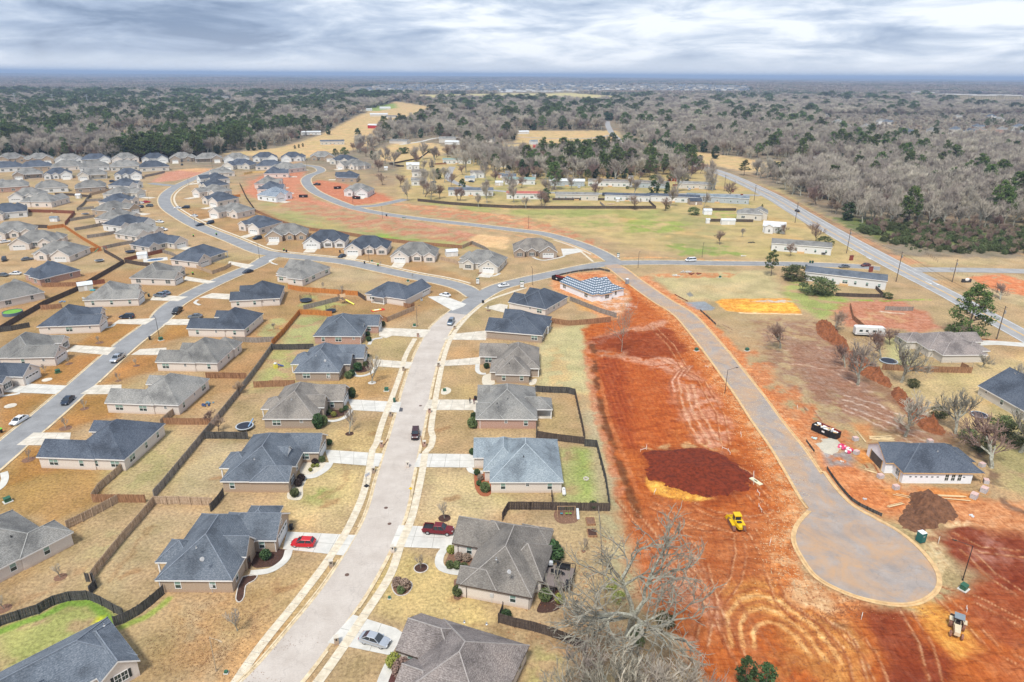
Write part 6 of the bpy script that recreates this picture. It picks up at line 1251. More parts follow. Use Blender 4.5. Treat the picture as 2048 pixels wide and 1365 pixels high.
# bramble and ground cover by the highway
pts=[]; Wp=W([(1700,455),(1760,482),(1840,505),(2080,512),(2080,462),(1850,448),(1760,450)])
CS=proto_collection('bramble',[joined('bramble',*TREES['shrub0']),joined('bramble',*TREES['brown0']),joined('bramble',*TREES['shrub1'])])
xs=[p[0] for p in Wp]; ys=[p[1] for p in Wp]
for _ in range(1700):
    q=Vector((rw.uniform(min(xs),max(xs)),rw.uniform(min(ys),max(ys))))
    if inP(q,Wp) and dist_line(q,P_hw[::3])>12 and float(wob(np.array(q.x),np.array(q.y),26,3))+rw.random()>.25: k=rw.random(); pts.append(((q.x,q.y,0),((.25+.75*rw.random()**2,)*3) if k<.78 else ((.25+.35*rw.random(),)*3),rw.random()*6,rw.choice((0,2)) if k<.78 else 1))
scatter('bramble_thicket',pts,CS,'green bramble thicket between the highway and the woods','thicket')
for (x,y,h,l) in [(495,248,15,'russet-leaved tree among grey woods left of centre'),(90,232,14,'russet-leaved tree far in the left woods')]:
    p=at(x,y); tree('russet',(p.x,p.y,0),h,l,None,1.3)
# hedge of young pines before the farthest houses
for i,(x,y,h,k) in enumerate([(497,302,8,'cedar0'),(508,302,9,'cedar1'),(520,300,8,'cedar0'),(530,299,8,'cedar1'),(590,298,4,'cedar0'),(598,296,4,'cedar1'),(606,294,4,'cedar0'),(716,278,13,'cedar1'),(719,292,13,'cone0'),(935,292,15,'cedar0'),(1198,306,13,'cedar1'),(1213,302,12,'pine1'),(1330,316,17,'cedar0'),(1365,326,12,'cedar1'),(1398,338,12,'cedar0'),(1488,352,13,'pine0'),(1430,318,13,'cedar1'),(860,306,4,'shrub0'),(802,308,6,'shrub1'),(812,307,6,'shrub0'),(657,270,12,'cedar0'),(540,268,9,'cedar1'),(560,268,9,'cedar0'),(525,266,9,'shrub0'),(1228,364,9,'cone0'),(1175,362,9,'pine1'),(1110,358,8,'pine2'),(1190,358,9,'cedar1'),(1310,366,6,'shrub1'),(1340,362,5,'shrub0'),(1370,362,5,'shrub1'),(1630,248,22,'pine0'),(1500,226,20,'cedar0')]):
    p=at(x,y); pos='left' if x<560 else ('centre' if x<1000 else 'right'); tree(k,(p.x,p.y,0),h,f'deep green evergreen standing clear of the woods at the {pos} of the middle distance','evergreens standing clear of the woods, '+pos,1.2)
# ------------------------------------------------------------------ fences
def fmat(n,a,b_): return M(n,a,0.9,0.3,1.2,col2=b_,stretch=(5,5,.5),detail=6)
FM={'black':fmat('fence_blackened',(.035,.034,.032),(.11,.105,.10)),'tan':fmat('fence_tan',(.40,.27,.165),(.50,.38,.27)),'grey':fmat('fence_grey',(.20,.17,.145),(.33,.295,.26)),'orange':fmat('fence_orange',(.44,.155,.035),(.54,.22,.06)),
 'brown':fmat('fence_brown',(.20,.095,.045),(.36,.20,.11)),'dark':fmat('fence_dark_brown',(.055,.04,.033),(.11,.085,.072)),'redbrown':fmat('fence_redbrown',(.17,.06,.035),(.26,.10,.06)),'yellow':fmat('fence_new',(.62,.42,.16),(.7,.5,.22))}
def fence(px,mat,label,h=1.8,rail=1,style='board',world=False):
    'board fence following px ground points; rails and posts on the right-hand side of travel when rail>0'
    P=[Vector((p[0],p[1])) for p in (px if world else [at(*q) for q in px])]; o=P[0]; root=empty('wooden_fence' if style!='silt' else 'silt_fence',(o.x,o.y,0),0,label,'fence')
    pb,rb_,ps=MB(),MB(),MB(); m=FM[mat]
    for i in range(len(P)-1):
        a,b=P[i]-o,P[i+1]-o; d=(b-a); L=d.length
        if L<.1: continue
        d/=L; n=Vector((-d.y,d.x)); rng=random.Random(i+int(L*10)); 
        if style=='board':
            k=max(1,int(L/.45))
            for j in range(k):
                u=a+d*(L*j/k+.01); v=a+d*(L*(j+1)/k-.01); t=h+rng.uniform(-.03,.03); pb.add([(u.x,u.y,0),(v.x,v.y,0),(v.x,v.y,t),(u.x,u.y,t),(u.x+n.x*.03,u.y+n.y*.03,0),(v.x+n.x*.03,v.y+n.y*.03,0),(v.x+n.x*.03,v.y+n.y*.03,t),(u.x+n.x*.03,u.y+n.y*.03,t)],[(0,1,2,3),(5,4,7,6),(3,2,6,7),(0,3,7,4),(1,5,6,2)])
            nn=-n if rail>0 else n; off=.0 if rail>0 else .03
            for z in (.35,h*.5+.1,h-.25):
                u=a+nn*(.06+off); v=b+nn*(.06+off); q0=u-nn*.035; q1=v-nn*.035
                rb_.add([(u.x,u.y,z),(v.x,v.y,z),(v.x,v.y,z+.11),(u.x,u.y,z+.11),(q0.x,q0.y,z),(q1.x,q1.y,z),(q1.x,q1.y,z+.11),(q0.x,q0.y,z+.11)],[(0,1,2,3),(3,2,6,7),(0,4,5,1)])
            k=max(1,round(L/2.4))
            for j in range(k+1):
                u=a+d*(L*j/k)+nn*(.11+off); ps.box(u.x-.055,u.x+.055,u.y-.055,u.y+.055,0,h+.03)
        elif style=='silt':
            pb.add([(a.x,a.y,0),(b.x,b.y,0),(b.x,b.y,h),(a.x,a.y,h),(a.x+n.x*.02,a.y+n.y*.02,0),(b.x+n.x*.02,b.y+n.y*.02,0),(b.x+n.x*.02,b.y+n.y*.02,h),(a.x+n.x*.02,a.y+n.y*.02,h)],[(0,1,2,3),(5,4,7,6),(3,2,6,7)])
            k=max(1,round(L/2.5))
            for j in range(k+1): u=a+d*(L*j/k); ps.box(u.x-.04,u.x+.04,u.y-.04,u.y+.04,0,h+.15)
        elif style=='wire':
            k=max(1,round(L/2.6))
            for j in range(k+1): u=a+d*(L*j/k); ps.cyl((u.x,u.y,0),(u.x,u.y,h),.05,n=5)
            for z in (h*.3,h*.65,h*.97): rb_.cyl((a.x,a.y,z),(b.x,b.y,z),.018,n=3)
    if pb.v: pb.build('boards' if style=='board' else 'fabric',m,root)
    if rb_.v: rb_.build('rails' if style=='board' else 'wires',m,root)
    if ps.v: ps.build('posts',m if style!='silt' else WOOD,root)
    return root
for a in [([(-12,1256),(0,1253),(40,1240),(78,1228),(108,1211),(140,1202),(177,1200),(205,1212),(229,1226),(249,1236)],'black','black weathered fence curving across the bottom left lawn',1.9,1),
 ([(229,1253),(249,1247),(280,1229.6),(305,1210),(330,1188)],'black','black fence piece running up to the corner of the slate-roofed brick house',1.9,-1),
 ([(182,1166),(195,1147),(222,1113),(250,1079),(281,1044),(309,1009)],'tan','light tan fence running diagonally up the yards at the left',1.9,1),([(180,1191),(193,1177),(187,1164),(172,1164)],'black','short black fence corner at the foot of the light diagonal fence',1.8,1),
 ([(134,1059),(165,1044),(205,1023),(240,1004)],'tan','tan railed fence from the grey-roofed house at the left',1.9,1),([(186,1005),(240,1005.5),(291,1006)],'brown','brown fence closing the lower end of the weedy yard',1.9,-1),([(309,1009),(360,1009),(426,1012)],'tan','tan paneled fence below the narrow yard, left of the slate-roofed house',1.9,1),
 ([(423,1024),(434,1012),(449,992)],'black','dark fence between two slate-roofed tan brick houses',1.9,-1),([(185,1003),(199,982),(222,962),(243,943),(230,935),(244,925)],'tan','light stepped fence at the back corner of the lowest charcoal roof',1.8,1),
 ([(308,997),(330,972),(358,938),(385,905),(411,873),(440,837),(473,796),(497,764),(513,743),(545,698)],'grey','long grey-green fence running up between the back yards',1.9,1),([(411,878),(450,878),(497,879)],'black','blackened fence across the yard beside the round trampoline',1.9,1),
 ([(328,849),(370,850),(423,850)],'brown','brown fence below the toy-strewn yard',1.8,-1),([(321,853),(338,838),(353,826)],'tan','pale short fence at the corner of the lower grey roof',1.8,1),([(413,757),(450,757),(494,758)],'brown','light brown fence above the toy-strewn yard',1.8,1),
 ([(466,684),(512,686),(549,684)],'grey','grey fence above the weedy green yard',1.8,-1),([(544,692),(565,671),(585,647),(599,629)],'orange','new orange fence, the diagonal run',1.9,1),([(599,629),(630,630.5),(664,633)],'orange','new orange fence behind the red brick house',1.9,-1),
 ([(543,700),(580,700),(628,699)],'black','black fence between the orange one and the arched-porch house',1.9,1),([(508,776),(545,774),(590,773)],'brown','dark patched fence above the flag house',1.9,-1),([(774,644.5),(800,633.5),(829,621.5)],'tan','pale fence on the lawn below the corner lamp',1.8,1),
 ([(763,640),(774,645)],'brown','short brown fence piece joining the pale one',1.8,-1),([(808,615),(822,618),(829,615)],'brown','brown fence piece at the corner of the white sedan house',1.8,1),([(576,578),(600,583),(650,587),(716,592)],'orange','orange-brown fence along the vacant lawn',1.9,-1),
 ([(716,592),(731,602)],'dark','dark fence piece next to the white sedan house',1.8,-1),([(608,620),(645,611),(687,600)],'grey','grey fence behind the wooden play set',1.8,-1),([(1070,784),(1100,786),(1134,787),(1150,791)],'black','black railed fence above the narrow lawn of the two-people house',1.9,1),
 ([(1150,791),(1156,820),(1164,855),(1169,881)],'dark','dark fence down the right side of the narrow lawn',1.9,1),([(1073.8,876),(1110,882),(1169,889)],'dark','dark fence below the narrow lawn',1.9,1),([(1169,893),(1193,895)],'black','short black railed fence piece at the clay site corner',1.9,1),
 ([(1193,895),(1202,930),(1211,965),(1219,1018)],'black','dark fence along the clay site beside the fire ring lawn',1.9,1),([(1074,862),(1073,878)],'black','black fence stub at the wall of the two-people house',1.8,1),([(1016,1020),(1060,1020),(1104,1020.5)],'dark','dark paneled fence above the swing set yard',1.9,1),
 ([(1104,1021),(1160,1022),(1219,1023)],'dark','plain dark boarded fence below the fire ring lawn',1.9,-1),([(1004,1042),(1010,1031),(1016,1021)],'dark','dark side fence at the top of the deck house yard',1.9,1),([(1103.8,994.8),(1105,1006),(1105,1019)],'dark','dark fence stub below the pale blue roof',1.8,1),
 ([(998,1246),(1030,1255),(1070,1264),(1105,1275),(1133,1286),(1168,1301)],'dark','dark curving fence below the deck house yard',1.9,1),([(998,1246),(1007,1223)],'dark','dark side fence beside the wall of the deck house',1.9,-1),
 ([(1139.7,601.8),(1170,614),(1200,626),(1233,636)],'grey','grey paneled fence beside the striped-felt house',1.8,1),([(1097,645.7),(1138,652),(1175,649),(1221.7,644)],'brown','brown board fence closing the triangular yard',1.9,-1),
 ([(1764,740),(1800,742),(1852,744.6),(1900,746),(1943,746.8)],'brown','long brown board fence in front of the round pool',1.9,-1),([(1922,735),(1936,742)],'brown','short leaning fence piece behind the long brown one',1.6,1),([(1671,593),(1720,595),(1769,596)],'dark','dark picket fence below the dark-roofed mobile home',1.5,-1),([(1769,596),(1752,580),(1739,567)],'dark','dark picket fence right of the dark-roofed mobile home',1.5,1),
 ([(1770,621),(1800,622),(1826,622)],'grey','grey fence right of the camper trailer',1.6,-1),([(1700,615),(1706,640),(1765,690)],'brown','brown fence along the brush left of the camper',1.6,1),
 ([(57,425),(100,426),(150,428)],'redbrown','red-brown fence above the fenced lawn, top run',1.9,-1),([(150,428),(140,440),(131,451)],'redbrown','red-brown fence, right side of the fenced lawn',1.9,1),([(0,456),(50,456),(96,457)],'dark','dark fence below the fenced lawn at the left edge',1.9,-1),
 ([(96,459),(128,455)],'orange','orange fence run above the covered boat',1.9,-1),([(128,455),(165,480),(203,502)],'orange','orange fence running diagonally by the dense left cluster',1.9,1),([(203,502),(175,505)],'orange','orange fence return at the swing set yard',1.9,-1),
 ([(208,505),(230,517),(248,528)],'dark','dark fence continuing below the orange one',1.8,-1),([(248,528),(205,553),(150,585),(88,612),(40,640),(0,664)],'dark','long dark fence between the left back yards',1.9,1),([(250,526),(276,531),(300,534)],'dark','dark fence above the small pool',1.8,-1),
 ([(250,524),(290,514),(330,505)],'redbrown','grey-red fence below the netted trampoline',1.8,-1),([(207,499),(240,492),(268,487)],'grey','grey fence left of the nearest charcoal roof by the curve',1.7,-1),([(175,477),(205,473),(232,468)],'grey','grey fence in the left yards, middle run',1.7,-1),([(150,462),(185,456),(212,450)],'grey','grey fence in the left yards, upper middle run',1.7,-1),([(141,443),(165,439),(190,435)],'grey','grey fence in the left yards, upper run',1.7,-1),
 ([(154,422),(168,410),(176,398),(183,390)],'grey','grey fence up the side of the shed yard',1.7,1),([(156,421),(188,418)],'grey','short grey fence near the shed',1.7,-1),([(172,404),(205,402)],'grey','short grey fence right of the shed',1.7,-1),([(110,391),(145,392),(183,396)],'dark','dark fence behind the white shed',1.7,-1),([(180,392),(205,386),(232,381)],'tan','light tan fence beside the white shed yard',1.8,-1),
 ([(85,575),(120,574),(155,573)],'brown','brown fence behind the pink brick house',1.8,-1),([(155,572),(190,570),(210,567)],'redbrown','red-brown fence above the cluttered yard',1.8,-1),([(0,665),(24,662),(60,655)],'black','dark side fence beside the green round pool',1.8,1),([(82,620),(103,619),(124,617)],'brown','light brown fence right of the green pool',1.8,-1),
 ([(380,531),(400,540),(425,549),(450,540),(463,532)],'tan','tan fence around the patio of the long charcoal house',1.6,-1),([(326,506),(345,512),(360,520)],'grey','grey fence by the corner of the long charcoal house',1.7,1),
 ([(290,355),(310,351),(330,346)],'grey','grey fence beside the red vacant lot',1.8,-1),([(488,350),(505,347),(540,346)],'yellow','small yellow new fence behind the dark-gabled house',1.8,-1),([(443,395),(462,396),(481,394)],'orange','orange fence behind the houses inside the curve',1.8,-1),([(480,370),(493,398),(512,425)],'dark','dark fence behind the houses inside the curve',1.7,1),
 ([(512,425),(545,440),(572,450),(620,462),(687,470),(760,482),(830,490),(924,498)],'brown','long brown back fence behind the cross street houses',1.8,-1),([(924,498),(944,489)],'tan','pale fence piece at the shed corner, left',1.8,1),([(944,489),(969,500),(978,506)],'grey','grey fence piece at the shed corner, right',1.8,1),([(880,521),(905,526),(925,533)],'tan','pale fence in front of the white shed',1.8,-1),
 ([(835,403),(900,410),(960,414),(1024,417),(1100,418),(1200,418),(1312,418)],'dark','very long dark fence along the mobile home park',1.9,-1),([(1294,401),(1303,410),(1312,418)],'dark','short dark fence climbing between the mobile homes',1.7,1),([(1405,421),(1440,422),(1472,422)],'dark','dark fence above the two small sheds',1.7,-1),([(1420,444),(1460,444),(1506,445)],'dark','dark fence below the two small sheds',1.7,-1),
 ([(1105,401),(1154,401),(1225,401)],'dark','dark fence behind the cream mobile home row',1.5,-1),([(1200,408),(1206,413),(1211,418)],'grey','weathered fence beside the sand pile yard',1.6,1),([(865,299),(840,318),(779,330)],'dark','dark fence from the bare field to the park',1.5,1),([(779,330),(800,334),(808,334)],'dark','dark low fence at the top of the park',1.5,-1),([(1346,373),(1372,373)],'redbrown','dark red fence by the red sheds',1.6,-1),([(870,330),(893,329)],'brown','brown fence near the green-roofed mobile home',1.5,-1)]:
    fence(*a[:3],h=a[3],rail=a[4])
fence([(1195,1011),(1200,1060),(1202,1096),(1206,1160),(1211,1225)],'grey','thin wire fence under the large bare tree',1.5,1,'wire')
fence([(1850,725),(1880,728),(1945,734)],'grey','faint wire fence between the two right-hand houses',1.2,1,'wire'); fence([(1850,507),(1875,525)],'dark','dark pipe gate fence at the private lane',1.3,1,'wire'); fence([(1900,540),(1915,548),(1945,556)],'brown','red-brown rail fence at the lane entrance',1.3,1,'wire')
fence([(1653,938),(1664,955),(1675,970),(1688,986),(1702,1001),(1718,1012),(1734,1020),(1764,1034)],'black','long black silt fence curving along the kerb of the turning circle',.75,1,'silt')
fence([(1612,883),(1620,894),(1629,906)],'black','short black silt fence piece by the kerb and the sand pile',.6,1,'silt'); fence([(1104,557),(1125,551),(1148,546),(1175,542),(1199,540),(1220,544.5)],'black','black silt fence above the striped-felt house',.9,1,'silt'); fence([(1400,622),(1416,636),(1432,651)],'black','black silt fence along the new road, upper right side',.7,1,'silt')
fence([(1349,590),(1362,597),(1376,604)],'redbrown','fallen rusty silt fence at the kerb of the new road',.4,1,'silt')
# ------------------------------------------------------------------ vehicles
def paint(name,c,metal=.3): return M(name,c,.28,.0,spec=.6,metal=metal)
LAMP=M('lamp_lens',(.75,.76,.75),.15,0,spec=.7); TAIL=M('tail_lens',(.35,.01,.01),.2,0,spec=.6)
VEH={
'sedan':dict(L=4.8,w=.92,st=[(-2.4,.35,.78,.78),(-2.2,.25,.88,.9),(-1.35,.22,.98,.95),(0,.22,.92,.95),(1.0,.22,.9,.95),(1.9,.25,.78,.92),(2.3,.3,.62,.84),(2.42,.4,.52,.7)],cab=(-1.9,-1.05,.35,1.15,.93,1.43),wh=(1.45,-1.4,.33)),
'hatch':dict(L=4.3,w=.9,st=[(-2.15,.4,.85,.78),(-2.05,.28,.98,.88),(-1.2,.22,1.0,.93),(0,.22,.96,.93),(.9,.22,.94,.93),(1.7,.25,.82,.9),(2.05,.3,.66,.82),(2.16,.4,.55,.68)],cab=(-2.0,-1.6,.2,1.1,.97,1.52),wh=(1.3,-1.25,.33)),
'suv':dict(L=4.9,w=.97,st=[(-2.45,.45,1.0,.85),(-2.38,.32,1.1,.95),(-1.2,.28,1.12,.98),(0,.28,1.1,.98),(1.0,.28,1.1,.98),(1.9,.32,1.0,.96),(2.3,.38,.85,.9),(2.44,.45,.7,.78)],cab=(-2.35,-2.05,.35,1.2,1.1,1.75),wh=(1.5,-1.45,.38)),
'van':dict(L=5.1,w=.98,st=[(-2.55,.4,1.0,.88),(-2.5,.28,1.1,.97),(-1.2,.24,1.1,1.0),(0,.24,1.08,1.0),(1.2,.24,1.05,1.0),(2.1,.28,.9,.95),(2.45,.34,.72,.85),(2.56,.42,.6,.7)],cab=(-2.5,-2.3,.9,1.9,1.07,1.75),wh=(1.6,-1.5,.34)),
'pickup':dict(L=5.8,w=1.0,st=[(-2.9,.5,1.05,.9),(-2.85,.42,1.12,.98),(-1.0,.38,1.14,1.0),(0,.38,1.14,1.0),(1.2,.38,1.16,1.0),(2.2,.4,1.12,.99),(2.7,.45,1.0,.95),(2.86,.5,.85,.85)],cab=(-.85,-.7,.75,1.45,1.14,1.85),wh=(1.85,-1.85,.42),bed=(-2.75,-1.0)),
'jeep':dict(L=4.6,w=.88,st=[(-2.1,.55,1.05,.85),(-2.05,.45,1.15,.88),(-1,.42,1.15,.88),(0,.42,1.15,.88),(.9,.42,1.15,.86),(1.6,.45,1.12,.72),(2.1,.5,1.08,.66),(2.18,.55,1.0,.62)],cab=(-2.0,-1.95,.55,.85,1.15,1.85),wh=(1.45,-1.35,.42),fl=1)}
VCACHE={}
def vehicle(kind,pname,x,y,tx,ty,label,detail=1,sc=1.0):
    'tx,ty: pixel the vehicle points towards'
    p=at(x,y); q=at(tx,ty); d=q-p; rz=math.atan2(d.y,d.x); key=(kind,pname,detail); pm=MATS[pname]; V=VEH[kind]
    nm={'sedan':'parked_car','hatch':'hatchback','suv':'suv','van':'minivan','pickup':'pickup_truck','jeep':'off_road_car'}[kind]; zf=.06
    if key in VCACHE: return dup(VCACHE[key],(p.x,p.y,zf),rz,label)
    root=empty(nm,(p.x,p.y,zf),rz,label,'pickup' if kind=='pickup' else 'car'); mb=MB(); st=V['st']; rings=[]
    for (sx,zl,zh,w_) in st:
        zm=(zl+zh)/2; rings.append([(sx,-w_*.9,zl),(sx,-w_,zl+.12),(sx,-w_,zm+.05),(sx,-w_*.95,zh-.04),(sx,-w_*.82,zh),(sx,w_*.82,zh),(sx,w_*.95,zh-.04),(sx,w_,zm+.05),(sx,w_,zl+.12),(sx,w_*.9,zl)])
    n=10; vs=[v for r in rings for v in r]; fs=[(i*n+j,i*n+(j+1)%n,(i+1)*n+(j+1)%n,(i+1)*n+j) for i in range(len(st)-1) for j in range(n)]; fs+=[tuple(range(n))[::-1],tuple(range((len(st)-1)*n,len(st)*n))]
    mb.add(vs,fs,0)
    x0,x1,x2,x3,zb,zt=V['cab']; wb,wt=V['w']*.9,V['w']*.72
    if kind in('jeep',): wt=V['w']*.82
    # roof skin and pillars
    mb.add([(x1,-wt,zt),(x2,-wt,zt),(x2,wt,zt),(x1,wt,zt),(x1+.08,-wt*.9,zt+.05),(x2-.08,-wt*.9,zt+.05),(x2-.08,wt*.9,zt+.05),(x1+.08,wt*.9,zt+.05)],[(4,5,6,7),(0,1,5,4),(1,2,6,5),(2,3,7,6),(3,0,4,7)],0)
    for s in (-1,1):
        for (a,b) in ((x3,x2),(x0,x1),((x0+x3)/2-.1,(x1+x2)/2-.05)):
            mb.cyl((a,s*wb,zb-.03),(b,s*wt,zt+.01),.055,n=4)
    if 'bed' in V:
        a,b=V['bed']; w_=V['w']
        mb.box(a+.1,b,-w_*.78,w_*.78,1.15,1.16,1); 
    mb.box(x0+.1,x1+.1,.0,.0,zb,zb,0) if 0 else None
    mb.box(st[-1][0]-.05,st[-1][0]+.02,-.45,.45,.45,.62,1); 
    for s in (-1,1): mb.box(x3-.25,x3-.05,s*wb-.0,s*(wb+.16) if s>0 else s*wb,zb,zb+.14,0) if s>0 else mb.box(x3-.25,x3-.05,-(wb+.16),-wb,zb,zb+.14,0)
    body=mb.build('body',[pm,BLACK],root)
    if detail: 
        for poly in body.data.polygons: poly.use_smooth=False
    g=MB(); e=.985
    g.add([(x0,-wb*e,zb-.02),(x3,-wb*e,zb-.02),(x3,wb*e,zb-.02),(x0,wb*e,zb-.02),(x1,-wt*e,zt-.005),(x2,-wt*e,zt-.005),(x2,wt*e,zt-.005),(x1,wt*e,zt-.005)],[(0,1,5,4),(1,2,6,5),(2,3,7,6),(3,0,4,7)]); g.build('windows',CGL,root)
    if 'bed' in V:
        a,b=V['bed']; w_=V['w']; k=MB(); k.box(a,a+.06,-w_*.9,w_*.9,1.1,1.4); k.box(a,b,-w_*.95,-w_*.87,1.1,1.4); k.box(a,b,w_*.87,w_*.95,1.1,1.4); k.build('bed',pm,root)
        k=MB(); k.box(a+.06,b,-w_*.86,w_*.86,1.12,1.18); k.build('bed_liner',BLACK,root)
    f_,r_,rr=V['wh']
    for wx in (f_,r_):
        for s in (-1,1):
            t=MB(); yy=s*(V['w']-.02); t.cyl((wx,yy-s*.2,rr),(wx,yy+s*.02,rr),rr,n=14); wo=t.build('wheel',TIRE,root)
            if detail: t=MB(); t.cyl((wx,yy,rr),(wx,yy+s*.035,rr),rr*.62,n=10); t.build('rim',RIM,wo)
    if detail:
        for s in (-1,1):
            t=MB(); fx=st[-2][0]; t.box(fx-.12,fx+.09,s*V['w']*.62-.16,s*V['w']*.62+.16,st[-2][2]-.14,st[-2][2]-.0); t.build('headlight',LAMP,root)
            t=MB(); bx=st[1][0]; t.box(bx-.16,bx+.03,s*V['w']*.78-.12,s*V['w']*.78+.12,st[1][2]-.26,st[1][2]-.06); t.build('taillight',TAIL,root)
    if kind=='jeep': t=MB(); t.cyl((-2.12,0,1.0),(-2.35,0,1.0),.38,n=14); t.build('spare_wheel',TIRE,root)
    VCACHE[key]=root; return root
for n_,c_,m_ in (('paint_red',(.55,.012,.02),.1),('paint_maroon',(.16,.008,.015),.2),('paint_wine',(.05,.012,.014),.2),('paint_silver',(.50,.53,.57),.5),('paint_white',(.75,.76,.76),.0),('paint_navy',(.03,.045,.075),.4),('paint_black',(.015,.017,.02),.2),('paint_grey',(.17,.19,.21),.5),('paint_bluegrey',(.22,.27,.34),.5),('paint_darkred',(.14,.02,.02),.2)): paint(n_,c_,m_)
for a in [('hatch','paint_red',607,1091,560,1089,'bright red hatchback on the driveway of the slate-roofed brick house'),('pickup','paint_maroon',877,1066,940,1071,'dark red pickup truck on the driveway below the young tree'),('sedan','paint_silver',750,1286,800,1300,'silver sedan on the lowest driveway'),
 ('jeep','paint_wine',831,874,824,930,'dark red boxy off-road car parked at the right kerb of the wide street'),('suv','paint_bluegrey',902,648,893,662,'dark blue-grey suv driving at the top of the pale street'),
 ('sedan','paint_white',39,845,18,858,'white sedan on the left street, nearest the camera'),('sedan','paint_navy',136,805,122,818,'dark blue sedan on the left street'),('pickup','paint_silver',236,721,222,731,'silver pickup truck parked on the left street'),('pickup','paint_black',355,626,345,634,'black pickup truck farther up the left street'),
 ('suv','paint_navy',254,637,230,637,'dark blue suv on the driveway of the charcoal-roofed house at the left'),('sedan','paint_grey',391,636,365,637,'grey car half hidden beside the charcoal roof, right of the left street'),('suv','paint_bluegrey',320,594,300,592,'blue-grey suv on the driveway, front one of two side by side'),('sedan','paint_bluegrey',331,589,312,585,'blue-grey sedan behind the matching suv'),
 ('sedan','paint_navy',496,546,484,549,'dark sedan driving where the left street leaves the curve'),('sedan','paint_white',890,593,875,590,'white sedan on the corner house driveway'),('sedan','paint_white',1007,574,990,576,'white sedan driving towards the junction'),('sedan','paint_navy',684,515,674,519,'dark blue sedan at the foot of a driveway on the cross street'),
 ('van','paint_white',1381,523,1365,524,'white minivan on the cross road beside the vacant meadow'),('sedan','paint_darkred',1731,533,1712,535,'dark red car leaving the private drive beside the highway'),('sedan','paint_grey',1688,536,1670,536,'grey car behind the dark-roofed mobile home'),('pickup','paint_black',1646,508,1648,515,'dark pickup beside the white mobile home near the highway'),
 ('sedan','paint_black',1594,424,1570,412,'dark car driving on the highway by the utility pole')]: vehicle(*a)
for a in [('suv','paint_navy',280,416,262,415,'dark blue suv in the curve driveways, left one'),('suv','paint_grey',299,414,282,413,'grey suv in the curve driveways, right one'),('sedan','paint_white',281,408,265,407,'white car behind the dark blue suv by the curve'),('sedan','paint_red',293,406,305,405,'red car on a driveway left of the curve'),
 ('sedan','paint_white',303,445,285,444,'white car left of the curve, first of a touching pair'),('sedan','paint_white',320,446,335,447,'white car left of the curve, second of a touching pair'),('pickup','paint_white',325,462,345,463,'white pickup beside the grey roof at the curve'),('suv','paint_navy',372,417,355,417,'dark blue suv on a driveway inside the curve'),
 ('sedan','paint_white',355,418,345,418,'white car behind the kerb inside the curve'),('sedan','paint_white',388,434,375,433,'white car on the lawn drive inside the curve, alone'),('sedan','paint_navy',400,452,388,454,'dark sedan inside the curve, left of a pair'),('suv','paint_navy',421,448,410,451,'dark suv inside the curve, right of a pair'),
 ('suv','paint_navy',226,365,240,364,'dark suv beside the dormered houses at upper left'),('sedan','paint_black',364,331,360,338,'black car in front of a brick house in the farthest row'),('sedan','paint_white',11,486,25,484,'white car in the dense left cluster'),('sedan','paint_grey',55,521,70,519,'grey car beside a grey roof in the left cluster'),
 ('suv','paint_black',9,522,7,532,'black suv at the left edge below the cluster'),('sedan','paint_white',31,550,10,550,'white car beside the pink brick house'),('sedan','paint_grey',6,553,-8,552,'grey car at the left edge beside the pink brick house'),
 ('pickup','paint_black',634,371,618,371,'black pickup on the red lots of the far loop'),('suv','paint_navy',515,479,505,481,'dark suv left of the white-fronted house'),('sedan','paint_grey',867,366,850,365,'grey car by the park road end'),('sedan','paint_black',864,335,875,334,'dark car between the white park houses'),
 ('sedan','paint_white',1158,376,1158,385,'small pale car by the pale green mobile home'),('pickup','paint_navy',1207,391,1207,399,'dark pickup on the park road below the back row'),('sedan','paint_white',1379,380,1372,384,'pale car at the right end mobile home'),('sedan','paint_black',1293,392,1292,400,'dark car between two mobile homes'),('sedan','paint_navy',943,365,955,366,'dark blue car under the carport in the park')]: vehicle(*a,detail=0)
